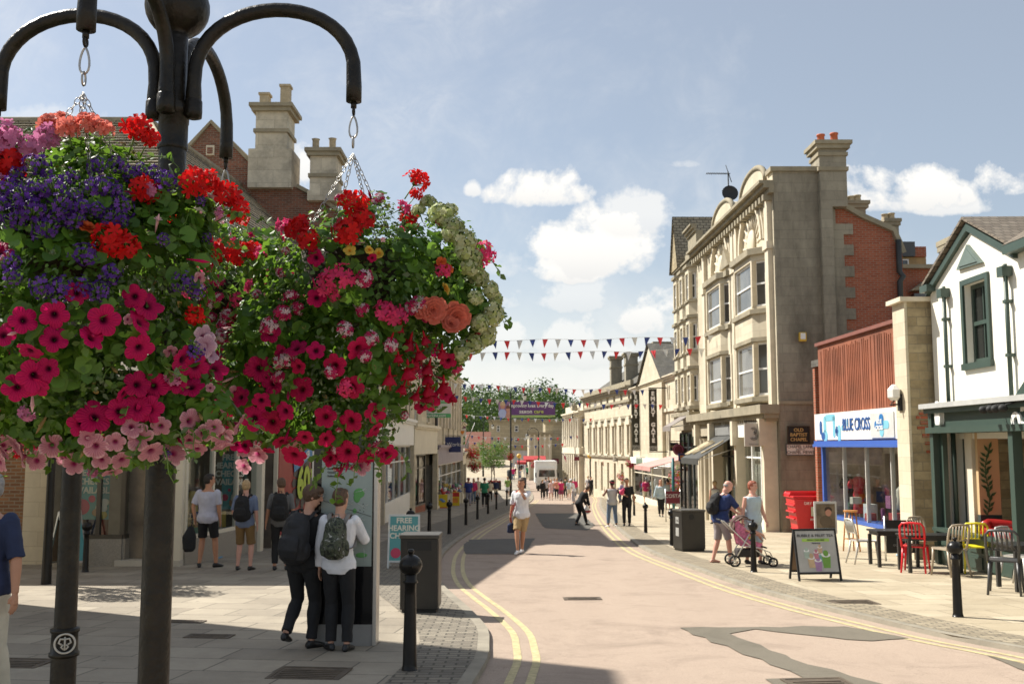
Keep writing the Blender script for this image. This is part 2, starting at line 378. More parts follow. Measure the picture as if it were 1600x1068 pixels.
def strip(name, fa, fb, y0, y1, dz, mat, step=.5, parent=None, cols=1):
    n = max(2, int((y1-y0)/step)); vs = []; fs = []
    ys = [y0 + (y1-y0)*i/n for i in range(n+1)]
    for y in ys:
        a, b = fa(y), fb(y)
        for c in range(cols+1): vs.append((a+(b-a)*c/cols, y, zg(y)+dz))
    k = cols+1
    for j in range(n):
        for c in range(cols): fs.append((j*k+c, j*k+c+1, (j+1)*k+c+1, (j+1)*k+c))
    m = MB().add(vs, fs); return m.build(name, mat, parent)
# slabs of riven stone, laid in rows across the pavement
def slabmat(name, c1, c2, mort, rot=0):
    m, T, b = base(name); g = T.n('ShaderNodeNewGeometry').outputs['Position']
    mp = T.n('ShaderNodeMapping'); mp.inputs['Rotation'].default_value = (0, 0, rot); T.l(g, mp.inputs[0]); v = mp.outputs[0]
    br = T.n('ShaderNodeTexBrick', i_Scale=1, i_Mortar_Size=.009, i_Mortar_Smooth=.2, i_Brick_Width=.92, i_Row_Height=.6, offset=.42, offset_frequency=2, squash=.72, squash_frequency=3)
    br.inputs['Color1'].default_value = (0, 0, 0, 1); br.inputs['Color2'].default_value = (1, 1, 1, 1); T.l(v, br.inputs['Vector'])
    n = T.noise(v, 1.6, 8, .68); n2 = T.noise(v, 22, 6, .7)
    f = T.math('ADD', T.math('MULTIPLY', br.outputs['Color'], .55), T.math('MULTIPLY', T.math('SUBTRACT', n, .27), 1.0), clamp=True)
    c = T.mix(f, c1, c2)
    st = T.noise(v, .55, 7, .72, .6); c = T.mix(T.math('MULTIPLY', T.ramp(st, [(.45, 0.0), (.7, 1.0)]), .45), c, sc(c1, .62))
    sp_ = T.noise(v, 70, 3, .6); c = T.mix(T.ramp(sp_, [(.60, 0.0), (.74, .45)]), c, sc(c2, 1.2)); c = T.mix(T.ramp(sp_, [(.26, .4), (.40, 0.0)]), c, sc(c1, .5))
    vo = T.n('ShaderNodeTexVoronoi', i_Scale=1.7, feature='F1'); T.l(v, vo.inputs['Vector'])       # trodden-in spots
    c = T.mix(T.ramp(vo.outputs['Distance'], [(.035, .55), (.05, 0.0)]), c, (.07, .065, .06))
    c = T.mix(T.math('MULTIPLY', br.outputs['Fac'], .85), c, mort)
    T.l(c, b.inputs['Base Color']); b.inputs['Roughness'].default_value = .8; b.inputs['Specular IOR Level'].default_value = .35
    bp = T.n('ShaderNodeBump', i_Strength=.45, i_Distance=.008); T.l(T.math('ADD', T.math('MULTIPLY', br.outputs['Fac'], -1.2), T.math('ADD', n2, T.math('MULTIPLY', br.outputs['Color'], .2))), bp.inputs['Height']); T.l(bp.outputs[0], b.inputs['Normal'])
    return m
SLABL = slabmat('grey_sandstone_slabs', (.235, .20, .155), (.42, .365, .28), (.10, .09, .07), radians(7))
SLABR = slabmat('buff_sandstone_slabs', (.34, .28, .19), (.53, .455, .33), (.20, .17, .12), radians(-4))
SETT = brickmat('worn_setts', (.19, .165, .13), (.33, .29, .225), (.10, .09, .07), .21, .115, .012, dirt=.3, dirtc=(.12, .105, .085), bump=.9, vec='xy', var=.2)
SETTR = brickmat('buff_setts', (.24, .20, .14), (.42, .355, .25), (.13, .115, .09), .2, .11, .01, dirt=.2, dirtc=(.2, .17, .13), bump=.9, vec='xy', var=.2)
def roadmat(name, c1, c2, tw=1.0):
    m, T, b = base(name); g = T.n('ShaderNodeNewGeometry').outputs['Position']
    mp = T.n('ShaderNodeMapping'); mp.inputs['Scale'].default_value = (1, .22, 1); T.l(g, mp.inputs[0])
    a = T.noise(mp.outputs[0], .8, 6, .6); f = T.noise(g, 90, 4, .8); q = T.noise(g, 3.5, 9, .78)
    c = T.mix(T.math('ADD', T.math('MULTIPLY', a, .6), T.math('MULTIPLY', q, .45)), c1, c2)
    c = T.mix(T.ramp(f, [(.30, .75), (.5, 0.0)]), c, sc(c1, .45)); c = T.mix(T.ramp(f, [(.60, 0.0), (.75, .5)]), c, sc(c2, 1.35))
    st = T.noise(g, .9, 9, .78, .8); c = T.mix(T.math('MULTIPLY', T.ramp(st, [(.50, 0.0), (.68, 1.0)]), .5*tw), c, sc(c1, .6))
    vo = T.n('ShaderNodeTexVoronoi', i_Scale=.9, feature='F1'); T.l(g, vo.inputs['Vector'])
    c = T.mix(T.ramp(vo.outputs['Distance'], [(.02, .6), (.03, 0.0)]), c, (.06, .055, .05))
    cr = T.n('ShaderNodeTexVoronoi', i_Scale=.33, feature='DISTANCE_TO_EDGE'); wn = T.noise(g, 2.5, 5, .7, col=True)
    vm = T.n('ShaderNodeVectorMath', operation='MULTIPLY_ADD'); T.l(wn, vm.inputs[0]); vm.inputs[1].default_value = (.9, .9, 0); T.l(g, vm.inputs[2]); T.l(vm.outputs[0], cr.inputs['Vector'])
    c = T.mix(T.math('MULTIPLY', T.ramp(cr.outputs['Distance'], [(.001, 1.0), (.004, 0.0)]), T.ramp(q, [(.45, 0.0), (.6, .5)])), c, sc(c1, .4))
    T.l(c, b.inputs['Base Color']); b.inputs['Roughness'].default_value = .85; b.inputs['Specular IOR Level'].default_value = .3
    bp = T.n('ShaderNodeBump', i_Strength=.5, i_Distance=.004); T.l(f, bp.inputs['Height']); T.l(bp.outputs[0], b.inputs['Normal']); return m
ROAD = roadmat('buff_asphalt', (.29, .22, .17), (.47, .37, .29)); ROADP = roadmat('patched_asphalt', (.135, .12, .09), (.20, .175, .135)); ROADG = roadmat('dark_asphalt', (.10, .095, .085), (.15, .14, .12))
YEL = mt('worn_yellow_line_paint', (.50, .42, .22), .75, .28, 14, .3, 120, dirt=.75, dirtc=(.38, .30, .19))
KERB = mt('pale_kerbstone', (.27, .24, .185), .85, .2, 3, .3, 40, dirt=.4, dirtc=(.2, .17, .13))
GRASS = mt('far_grass', (.06, .09, .03), .9, .3, .05)
n = 60; ys = [-60 + i*6 for i in range(50)] + [240, 300, 420, 700, 1200, 2400]
m = MB(); vs = []; fs = []
for y in ys: vs += [(-1500, y, zg(min(y, 229))-.20), (1500, y, zg(min(y, 229))-.20)]
for i in range(len(ys)-1): fs.append((2*i, 2*i+1, 2*i+3, 2*i+2))
m.add(vs, fs); struct(m.build('ground', GRASS))
struct(strip('road', lambda y: xl(y)-1.0, lambda y: xr(y)+1.0, -40, 128, -.05, ROAD, 1.0, cols=2))
kl = lambda y: xl(y)-.28
kr = lambda y: xr(y)+.26
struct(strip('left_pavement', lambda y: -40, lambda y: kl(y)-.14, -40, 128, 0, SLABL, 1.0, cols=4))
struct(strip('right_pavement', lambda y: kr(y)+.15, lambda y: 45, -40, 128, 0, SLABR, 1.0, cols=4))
struct(strip('plaza', lambda y: -40, lambda y: 45, 128, 235, -.01, SLABR, 2.0, cols=4))
struct(strip('left_kerb', lambda y: kl(y)-.14, lambda y: kl(y)-.012, -40, 128, .004, KERB, .5))
struct(strip('right_kerb', lambda y: kr(y)+.012, lambda y: kr(y)+.15, -40, 128, .004, KERB, .5))
for nm, fn in (('left_kerb_face', kl), ('right_kerb_face', kr)):
    vs = []; fs = []; N = 250; sg = -1 if fn is kl else 1
    for i in range(N+1): y = -40 + 168*i/N; vs += [(fn(y), y, zg(y)-.06), (fn(y)+sg*.012, y, zg(y)+.004)]
    for i in range(N): fs.append((2*i, 2*i+1, 2*i+3, 2*i+2))
    struct(MB().add(vs, fs).build(nm, KERB))
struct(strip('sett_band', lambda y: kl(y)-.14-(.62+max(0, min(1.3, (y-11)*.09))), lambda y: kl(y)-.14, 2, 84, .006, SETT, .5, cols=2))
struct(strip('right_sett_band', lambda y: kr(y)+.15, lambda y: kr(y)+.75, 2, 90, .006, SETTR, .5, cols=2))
for fn, y1 in ((xl, 82), (xr, 92)):
    for o1, o2 in ((-.04, .04), (.15, .23)):
        if fn is xr: o1, o2 = -o2, -o1
        struct(strip('yellow_line', lambda y, a=o1: fn(y)+a, lambda y, a=o2: fn(y)+a, -20, y1, -.046, YEL, .4))
def gpoly(name, pts, mat, dz=-.042, sub=1, jit=.05):
    """a sheet on the road or pavement with a slightly ragged outline"""
    ps = []
    rr = random.Random(len(pts)*7+int(pts[0][0]))
    for i, p in enumerate(pts):
        a = gnd(*p); b = gnd(*pts[(i+1) % len(pts)]); n = max(1, int((b-a).length/.25))
        for k in range(n):
            q = a.lerp(b, k/n); 
            if k: q += V((rr.uniform(-jit, jit), rr.uniform(-jit, jit), 0))
            ps.append((q.x, q.y, zg(q.y)+dz))
    o = MB().add(ps, [tuple(range(len(ps)))]).build(name, mat); return o
struct(gpoly('road_patch', [(1062, 974), (1320, 972), (1420, 990), (1362, 994), (1250, 984), (1180, 976), (1140, 983), (1188, 1000), (1262, 1030), (1330, 1048), (1410, 1068), (1330, 1110), (1200, 1100), (1210, 1070), (1195, 1052), (1255, 1050), (1190, 1022), (1110, 996)], ROADP, jit=.06))
struct(gpoly('road_patch', [(1540, 1016), (1600, 1030), (1680, 1046), (1640, 1052), (1590, 1036)], ROADP))
struct(gpoly('road_patch', [(733, 840), (836, 838), (818, 862), (728, 862), (724, 850)], ROADG, jit=.03))
struct(gpoly('road_patch', [(836, 800), (905, 800), (930, 818), (918, 826), (850, 822)], ROADG, jit=.05))
def cover(label, px, py, wx, wy, rz, mat, nm='drain_cover'):
    g = gnd(px, py); t_ = thing(nm, label, 'drain cover', (g.x, g.y, zg(g.y)), rz)
    on = -.04 if kl(g.y) < g.x < kr(g.y) else .008
    m = MB(); m.box(-wx/2, wx/2, -wy/2, wy/2, on-.006, on); lchild(m.build('plate', mat), t_)
    m = MB(); f = .035
    m.box(-wx/2-f, wx/2+f, -wy/2-f, -wy/2, on-.004, on+.004); m.box(-wx/2-f, wx/2+f, wy/2, wy/2+f, on-.004, on+.004)
    m.box(-wx/2-f, -wx/2, -wy/2, wy/2, on-.004, on+.004); m.box(wx/2, wx/2+f, -wy/2, wy/2, on-.004, on+.004)
    lchild(m.build('rim', IRONR), t_)
    m = MB(); k = int(wy/.07)
    for i in range(k): m.box(-wx/2+.03, wx/2-.03, -wy/2+.02+i*.07, -wy/2+.05+i*.07, on, on+.006)
    lchild(m.build('grid', IRONR), t_)
IRONR = mt('rusty_iron', (.10, .075, .05), .7, .3, 8, .3, 60)
cover('rusty iron drain cover in the road on the sunlit foreground patch', 1283, 1061, .5, .42, .1, IRONR)
cover('narrow dark drain slot in the middle of the pink road', 910, 930, .5, .18, .05, IRONR)
cover('iron drain cover on the right pavement beside the double yellow lines', 1334, 941, .55, .35, .1, IRONR)
cover('grey square inspection cover in the left paving near the tall bollard', 484, 1052, .6, .42, -.1, IRONR)
cover('small iron plate in the shaded paving beside the main flower pole', 327, 994, .45, .16, -.1, IRONR)
cover('wide worn cover in the shaded paving at the far left of the foreground', 20, 1036, .6, .35, -.1, IRONR)
cover('round-cornered cover set in the sunlit paving behind the main flower pole', 290, 971, .4, .12, -.1, IRONR)

# ================================================================ facades
class Fac:
    """vertical plane over the ground line p0-p1; u runs along it, w out of it towards the street, z is world height"""
    def __init__(s, p0, p1, side):
        s.p = V((p0[0], p0[1], 0)); s.u = (V((p1[0], p1[1], 0))-s.p); s.L = s.u.length; s.u.normalize()
        s.n = V((-s.u.y, s.u.x, 0))
        if s.n.dot(V(side).to_3d() if len(side) == 2 else V(side)) < 0: s.n = -s.n
        s.M = frame(s.p, s.u, s.n)
    def uz(s, px, py, w=0):
        d = ray(px, py); o = V((0, 0, HC)); q = s.p + s.n*w
        t_ = (q-o).dot(s.n)/d.dot(s.n); h = o+d*t_; return ((h-s.p).dot(s.u), h.z)
    def zgat(s, u): return zg((s.p+s.u*u).y)
    def wall(s, u0, u1, z0, z1, ops=(), depth=.22, w=0, mb=None, mat=0):
        m = mb or MB(s.M); us = sorted({u0, u1, *[o[0] for o in ops], *[o[1] for o in ops]}); zs = sorted({z0, z1, *[o[2] for o in ops], *[o[3] for o in ops]})
        us = [u for u in us if u0 <= u <= u1]; zs = [z for z in zs if z0 <= z <= z1]
        for i in range(len(us)-1):
            for j in range(len(zs)-1):
                cu, cz = (us[i]+us[i+1])/2, (zs[j]+zs[j+1])/2
                if any(o[0] < cu < o[1] and o[2] < cz < o[3] for o in ops): continue
                m.quad((us[i], w, zs[j]), (us[i+1], w, zs[j]), (us[i+1], w, zs[j+1]), (us[i], w, zs[j+1]), mat)
        for a, b, c, d in [o[:4] for o in ops]:
            e = w-depth
            m.quad((a, w, c), (b, w, c), (b, e, c), (a, e, c), mat); m.quad((a, w, d), (b, w, d), (b, e, d), (a, e, d), mat)
            m.quad((a, w, c), (a, w, d), (a, e, d), (a, e, c), mat); m.quad((b, w, c), (b, w, d), (b, e, d), (b, e, c), mat)
        return m
    def mb(s): return MB(s.M)
def window(Fm, a, b, c, d, parent, w=-.14, fr=.06, bars=(1, 1), fmat=None, pmat=None, rail=True, sill=None):
    """sash window: frame (thing part) with its pane below it"""
    fmat = fmat or WHITE; m = MB(Fm)
    m.box(a, a+fr, w, w+.05, c, d); m.box(b-fr, b, w, w+.05, c, d); m.box(a+fr, b-fr, w, w+.05, c, c+fr); m.box(a+fr, b-fr, w, w+.05, d-fr, d)
    if rail: m.box(a+fr, b-fr, w+.005, w+.06, (c+d)/2-fr*.45, (c+d)/2+fr*.45)
    nu, nz = bars
    for i in range(1, nu): u = a+(b-a)*i/nu; m.box(u-.014, u+.014, w+.01, w+.04, c+fr, d-fr)
    for j in range(1, nz):
        z = c+(d-c)*j/nz
        if not (rail and abs(z-(c+d)/2) < .02): m.box(a+fr, b-fr, w+.012, w+.038, z-.014, z+.014)
    o = m.build('window', fmat, parent)
    q = MB(Fm); q.box(a+fr*.5, b-fr*.5, w-.03, w+.012, c+fr*.5, d-fr*.5); q.build('pane', pmat or PANE, o)
    if sill is not None: q = MB(Fm); q.box(a-.08, b+.08, -.04, .09, c-.12, c); q.build('sill', sill, o)
    return o
def body(name_mat, poly, z0, z1, parent, name='wall', mat=None):
    return MB().slab(poly, z0, z1).build(name, mat, parent)
def cornice(m, u0, u1, z, h=.3, pr=.3, w=0, mat=0):
    m.box(u0, u1, w, w+pr*.35, z-h, z-h*.6, mat); m.box(u0-.003, u1+.003, w, w+pr*.7, z-h*.6, z-h*.25, mat); m.box(u0-.006, u1+.006, w, w+pr, z-h*.25, z, mat)
def dentils(m, u0, u1, z, h=.14, pr=.2, st=.28, mat=0, w=0):
    n = int((u1-u0)/st)
    for i in range(n): u = u0+(u1-u0)*(i+.25)/n; m.box(u, u+st*.5, w, w+pr, z-h, z, mat)
def chimney(label, x0, x1, y0, y1, z0, z1, mat, pots, potmat, cap=DARKTRIM, parent=None, pots_h=.5, two=None):
    m = MB(); m.box(x0, x1, y0, y1, z0, z1)
    if parent is None: par = thing('chimney', label, 'chimney', ((x0+x1)/2, (y0+y1)/2, z0)); m.build('stack', mat, par); k = par
    else: k = m.build('chimney', mat, parent)
    m = MB(); e = .12*(x1-x0)
    m.box(x0-e, x1+e, y0-e, y1+e, z1, z1+.14); m.box(x0-e*1.6, x1+e*1.6, y0-e*1.6, y1+e*1.6, z1+.14, z1+.27)
    m.box(x0-e*.5, x1+e*.5, y0-e*.5, y1+e*.5, z1-.75, z1-.62); m.build('cap', cap, k)
    for i in range(pots):
        px = x0+(x1-x0)*(i+.5)/pots; ph = pots_h*(1+.12*((i*7) % 3-1))
        MB().lathe([(.15, z1+.27), (.13, z1+.3+ph*.3), (.12, z1+.27+ph*.85), (.15, z1+.27+ph*.88), (.14, z1+.27+ph), (.08, z1+.27+ph)], 12, 0, Matrix.Translation((px, (y0+y1)/2, 0))).build('chimney_pot', potmat, k)
    return k
POT = mt('terracotta_pot', (.50, .13, .06), .8, .15, 8); POTB = mt('buff_pot', (.40, .33, .22), .85, .2, 8)
PIPE = mt('black_drainpipe', (.03, .032, .03), .5, .2, 5)
# ---------------------------------------------------------------- right: tall stone building with bays (the old chapel corner)
def bay(Fc, b, u0, u1, z0, z1, pj, cant, wins, ledges, name='bay', top=True, mat=None, glass=None):
    pl = [(u0, 0), (u0+cant, pj), (u1-cant, pj), (u1, 0)]
    faces = [(pl[0], pl[1]), (pl[1], pl[2]), (pl[2], pl[3])]
    m = Fc.mb(); zc = [z0]
    # solid rings between the window bands
    zs = [z0]
    for a, c in wins: zs += [a, c]
    zs.append(z1)
    for i in range(0, len(zs), 2): m.slab(pl, zs[i], zs[i+1])
    for a, c in wins:   # mullions at the corners
        for (x, y) in pl[0:4]: m.slab([(x-.09, max(y-.16, 0)), (x+.09, max(y-.16, 0)), (x+.09, max(y, .02)), (x-.09, max(y, .02))], a-.0, c+.0)
    o = m.build(name, mat or STONE, b)
    m = Fc.mb()
    def ring(z, h, e): m.slab([(u0-e, 0), (u0+cant-e*.6, pj+e), (u1-cant+e*.6, pj+e), (u1+e, 0)], z-h/2, z+h/2)
    for z, h, e in ledges: ring(z, h, e)
    m.build('ledge', DARKTRIM, o)
    for (A, B) in faces:
        A = V((*A, 0)); B = V((*B, 0)); d = (B-A); L = d.length; d.normalize(); n = V((-d.y, d.x, 0)) if True else None
        if n.y < 0: n = -n
        M2 = Fc.M @ frame(A, d, n)
        for a, c in wins:
            window(M2, .09, L-.09, a, c, o, w=-.12, fr=.07, pmat=glass or PANEL)
    return o
R0 = V((8.80, 32.9)); 
fa = Fac((8.80, 32.9), (8.56, 45.4), (-1, 0))
zt = fa.uz(1208, 262)[1]; zc = fa.uz(1206, 284)[1]; zs_ = fa.uz(1212, 632)[1]
B2 = thing('stone_building', 'tall cream stone corner building with arched bays and a blank grey end wall', 'building', (8.8, 32.9, zg(33)))
L2 = fa.L; g0 = zg(33)-.2; g1 = zg(45.4)-.2
U = lambda px, py=500: fa.uz(px, py)[0]
Z = lambda py, px=1205: fa.uz(px, py)[1]
m = fa.wall(.02, L2, zs_, zc, ()); m.build('wall', STONE, B2)
# body and the grey end wall
pb = lambda u, w: tuple((fa.p+fa.u*u+fa.n*w).to_2d())
MB().slab([pb(0, -.01), pb(L2, -.01), pb(L2, -2.1), pb(0, -2.1)], g0-.6, zc-.3).build('body', STONED, B2)
m = MB(); yE = 32.88
gx = lambda px, py, Y=yE: at(px, py, Y)
xa = gx(1209, 300).x; xb = gx(1303, 330).x
m.slab([(xa, yE), (xb, yE), (xb, yE+.5), (xa, yE+.5)], g0-.5, gx(1240, 268).z); m.build('end_wall', STONED, B2)
m = MB(); m.slab([(xa-.12, yE-.1), (gx(1280, 262).x, yE-.1), (gx(1280, 262).x, yE+.6), (xa-.12, yE+.6)], gx(1240, 268).z, gx(1240, 261).z)
m.slab([(xa-.03, yE-.05), (gx(1280, 640).x, yE-.05), (gx(1280, 640).x, yE-.001), (xa-.03, yE-.001)], gx(1240, 631).z, gx(1240, 626).z); m.build('coping', DARKTRIM, B2)
# parapet with two rounded pediments, cornice with brackets
m = fa.mb(); m.box(0.5, L2, -.35, -.05, zc, zc+.35); m.box(0.0, 1.2, -.35, .0, zc, zt)
for a, b in ((1157, 1199), (1113, 1147)):
    ua, ub = U(b, 300), U(a, 300); n_ = 14; c_ = (ua+ub)/2; r_ = (ub-ua)/2*.9; h_ = .72
    m.prism([(c_-r_, zc)] + [(c_-r_*cos(pi*i/n_), zc+.25+h_*sin(pi*i/n_)) for i in range(n_+1)] + [(c_+r_, zc)], -.34, .04)
m.build('parapet', STONE, B2)
m = fa.mb(); cornice(m, -.15, L2+.1, zc, .42, .5); dentils(m, 0, L2, zc-.42, .2, .3, .42)
for a, b in ((1157, 1199), (1113, 1147)):
    ua, ub = U(b, 300), U(a, 300); c_ = (ua+ub)/2; r_ = (ub-ua)/2*.9
    m.tube([(c_-r_*1.04*cos(pi*i/14), .02, zc+.27+.76*sin(pi*i/14)) for i in range(15)], .1, 6)
m.build('cornice', DARKTRIM, B2)
m = fa.mb()
for px in (1206, 1156, 1150, 1104): u = U(px, 450); m.box(u-.2, u+.2, 0, .16, zs_, zc-.6); m.box(u-.27, u+.27, 0, .22, Z(385)-.1, Z(385)+.15)
m.build('pilaster', TRIM, B2)
zb0, zb1, zb2, zb3, zb4 = Z(628), Z(526), Z(478), Z(395), Z(378)
w1 = (Z(616), Z(532)); w2 = (Z(474), Z(400))
led = [(Z(622), .16, .08), (Z(527), .14, .07), (Z(482), .16, .1), (Z(385), .22, .14)]
for a, b in ((1160, 1201), (1115, 1147)):
    ua, ub = U(b, 500), U(a, 500)
    o = bay(fa, B2, ua, ub, zb0, zb4, .42, .55, [w1, w2], led)
    c_ = (ua+ub)/2; r_ = (ub-ua)/2*.82; za = zb4+.25; n_ = 14
    m = fa.mb()
    for i in range(n_):   # arch moulding over the bay
        a0, a1 = pi*i/n_, pi*(i+1)/n_
        for ra, rb, w_ in ((r_, r_*1.12, .16), (r_*1.12, r_*1.2, .10)):
            m.add([(c_-ra*cos(a0), w_, za+ra*1.02*sin(a0)), (c_-rb*cos(a0), w_, za+rb*1.02*sin(a0)), (c_-rb*cos(a1), w_, za+rb*1.02*sin(a1)), (c_-ra*cos(a1), w_, za+ra*1.02*sin(a1)),
                   (c_-ra*cos(a0), -.05, za+ra*1.02*sin(a0)), (c_-rb*cos(a0), -.05, za+rb*1.02*sin(a0)), (c_-rb*cos(a1), -.05, za+rb*1.02*sin(a1)), (c_-ra*cos(a1), -.05, za+ra*1.02*sin(a1))],
                  [(0, 1, 2, 3), (0, 3, 7, 4), (1, 2, 6, 5)])
    for i in range(11): a0 = pi*(i+.5)/11; m.tube([(c_-r_*.45*cos(a0), .0, za+r_*.45*sin(a0)), (c_-r_*.9*cos(a0), .0, za+r_*.9*sin(a0))], .05, 5)
    m.ball((c_, .05, za+.2), (r_*.33, .1, r_*.33), 10, 6)
    m.build('arch', TRIM, B2)
ua, ub = U(1150, 450), U(1138, 450)
for z0_, z1_ in ((Z(612, 1145), Z(540, 1145)), (Z(488, 1145), Z(425, 1145))): pass
o = bay(fa, B2, ua+.15, ub+.1, Z(628), Z(372), .2, .12, [w1, w2], [(Z(620), .15, .08), (Z(482), .16, .1), (Z(385), .22, .14)], mat=TRIM)
m = fa.mb(); c_ = (ua+ub)/2+.1; m.prism([(c_-.75, Z(372)), (c_+.75, Z(372)), (c_, Z(372)+.75)], 0, .3); m.build('pediment', DARKTRIM, B2)
# shopfront storey
m = fa.mb(); m.box(-.12, L2, 0, .65, zs_-.30, zs_); m.box(-.05, L2, 0, .5, zs_-.45, zs_-.30); dentils(m, 0, L2, zs_-.45, .1, .42, .3); m.build('shop_cornice', DARKTRIM, B2)
zf = fa.uz(1200, 682)[1]
m = fa.mb(); m.box(.35, U(1168, 660), .02, .4, zf, zs_-.46); m.build('fascia', WHITE, B2)
m = fa.mb(); m.box(U(1167, 660), U(1130, 660), .02, .38, zf+.1, zs_-.46); m.build('fascia', mt('grey_fascia', (.25, .25, .24), .5), B2)
m = fa.mb(); m.box(U(1129, 660), L2, .02, .38, zf+.1, zs_-.46); m.build('fascia', mt('stone_fascia', (.40, .35, .26), .7), B2)
m = fa.mb()
for px in (1212, 1167, 1129, 1106): u = U(px, 660); m.box(u-.14, u+.14, 0, .46, g1, zs_-.46); m.prism([(u-.16, zs_-.46), (u+.16, zs_-.46), (u+.16, zf-.3), (u-.16, zf-.3)], .3, .6)
m.build('pier', TRIM, B2)
def shopfront(Fc, b, u0, u1, z0, z1, fmat, nb=3, riser=.5, w=.05, inner=2.0, glass=None, im=None, transom=True, rmat=None, props=True, seed=1, fr=.08):
    rr = random.Random(seed); m = Fc.mb()
    m.box(u0, u1, w-.04, w+.04, z1-fr, z1); m.box(u0, u1, w-.04, w+.04, z0+riser-fr*.5, z0+riser+fr*.5)
    for i in range(nb+1): u = u0+(u1-u0)*i/nb; m.box(u-fr/2, u+fr/2, w-.05, w+.05, z0+riser+.04, z1-fr)
    if transom: m.box(u0, u1, w-.03, w+.03, z1-.75, z1-.69)
    o = m.build('shop_window', fmat, b)
    q = Fc.mb(); q.box(u0, u1, w-.08, w+.055, z0-.2, z0+riser-fr*.5); q.build('stall_riser', rmat or fmat, o)
    q = Fc.mb(); q.quad((u0, w, z0+riser), (u1, w, z0+riser), (u1, w, z1), (u0, w, z1)); q.build('pane', glass or GLASS, o)
    q = Fc.mb(); 
    q.quad((u0, -inner, z0), (u1, -inner, z0), (u1, -inner, z1), (u0, -inner, z1)); q.quad((u0, -inner, z0+riser*.9), (u1, -inner, z0+riser*.9), (u1, w-.05, z0+riser*.9), (u0, w-.05, z0+riser*.9))
    q.quad((u0, -inner, z1), (u1, -inner, z1), (u1, w-.05, z1), (u0, w-.05, z1)); q.quad((u0, -inner, z0), (u0, -inner, z1), (u0, w-.05, z1), (u0, w-.05, z0)); q.quad((u1, -inner, z0), (u1, -inner, z1), (u1, w-.05, z1), (u1, w-.05, z0))
    q.build('interior', im or INTER, b)
    if props:
        cols = [mt('goods_'+str(k), c, .7) for k, c in enumerate(((.5, .06, .05), (.6, .55, .45), (.08, .12, .3), (.55, .4, .1), (.65, .65, .62), (.1, .25, .15), (.3, .1, .2)))]
        q = Fc.mb()
        for k in range(int((u1-u0)*4)):
            u = rr.uniform(u0+.15, u1-.35); s_ = rr.uniform(.12, .4); d_ = -rr.uniform(.25, inner*.8); h_ = rr.uniform(.15, .9); zb = z0+riser*.9 + rr.choice((0, 0, .5))
            c_ = rr.randrange(7)
            if rr.random() < .5: q.box(u, u+s_, d_-.15, d_+.1, zb, zb+h_*.6, c_)
            else: q.lathe([(.02, zb), (s_*.45, zb+.03), (s_*.35, zb+h_*.5), (s_*.5, zb+h_*.8), (.05, zb+h_)], 8, c_, Matrix.Translation((u, d_, 0)))
        q.build('display', cols, b)
    return o
shopfront(fa, B2, .5, U(1169, 740), zg(34)-.05, zf, WHITE, 3, .35, .12, im=INTERL, seed=2)
shopfront(fa, B2, U(1165, 740), U(1131, 740), zg(40), zf, BLACKM, 3, .15, .05, im=INTER, seed=3)
shopfront(fa, B2, U(1127, 740), L2-.3, zg(44), zf, mt('slate_grey_frame', (.07, .085, .09), .4), 3, .2, .05, im=INTER, seed=4)
# round columns on the shopfront
m = fa.mb()
for px in (1124, 1116, 1110): m.lathe([(.16, g1), (.15, g1+.3), (.13, zf-.1), (.18, zf)], 12, 0, Matrix.Translation((U(px, 750), .3, 0)))
m.build('column', TRIM, B2)
# roof and great chimney
m = MB(); m.prism([(0, zc), (2.0, zc), (1.8, zc+.3), (.4, zc+.3)], 0.6, 12, 0, Matrix(((1, 0, 0, 8.9), (0, 1, 0, 32.9), (0, 0, 1, -.35), (0, 0, 0, 1)))); m.build('roof', SLATE, B2)
x0, x1 = gx(1278, 300).x, gx(1320, 300).x
zq = gx(1300, 325).z; m = MB(); m.box(x0, gx(1303, 500).x, yE-.25, yE+.7, g0, zq); m.build('flue_wall', STONED, B2)
k = chimney('', x0, x1, yE-.25, yE+.7, zq, gx(1300, 236).z, STONED, 2, POT, parent=B2, pots_h=.42)
m = MB(); m.box(x0-.05, x1+.05, yE-.3, yE+.75, gx(1300, 244).z-.06, gx(1300, 244).z+.06); m.build('band', DARKTRIM, k)
# quoin-edged red brick rear wing
B2b = thing('brick_building', 'red brick rear wing with toothed stone edge behind the charity shop', 'building', (12, 33, zg(33)))
pts = [(1302, 326), (1314, 322), (1345, 340), (1395, 362), (1403, 380), (1410, 398)]
poly = [(gx(px, py, 33.0).x, gx(px, py, 33.0).z) for px, py in pts]
x2 = poly[-1][0]
m = MB(); m.prism([(poly[0][0], g0)] + poly + [(x2, g0)], 33.0, 42); m.build('wall', BRICK, B2b)
m = MB(); m.tube([(x, 33.0-.06, z+.05) for x, z in poly], .12, 4, smooth=False); m.build('coping', DARKTRIM, B2b)
m = MB(); rr = random.Random(4); z = g0; xq = poly[0][0]; i = 0
while z < gx(1300, 350).z: m.box(xq-.1, xq+(.30 if i % 2 else .62), 32.93, 33.0, z, z+.36); z += .36; i += 1
m.build('quoins', STONED, B2b)
m = MB(); xp = gx(1406, 450).x
m.tube([(xp, 32.85, gx(1406, 375).z), (xp, 32.85, gx(1406, 425).z), (xp+.1, 32.8, gx(1406, 432).z), (xp, 32.85, gx(1406, 440).z), (xp, 32.85, zg(33))], .1, 8); m.build('drainpipe', PIPE, B2b)
chimney('', gx(1322, 310, 36).x, gx(1352, 310, 36).x, 36, 37, 8, gx(1340, 325, 36).z, STONED, 3, POTB, parent=B2b, pots_h=.3)
chimney('', gx(1384, 345, 38).x, gx(1404, 345, 38).x, 38, 38.8, 8, gx(1395, 352, 38).z, STONED, 2, POTB, parent=B2b, pots_h=.3)
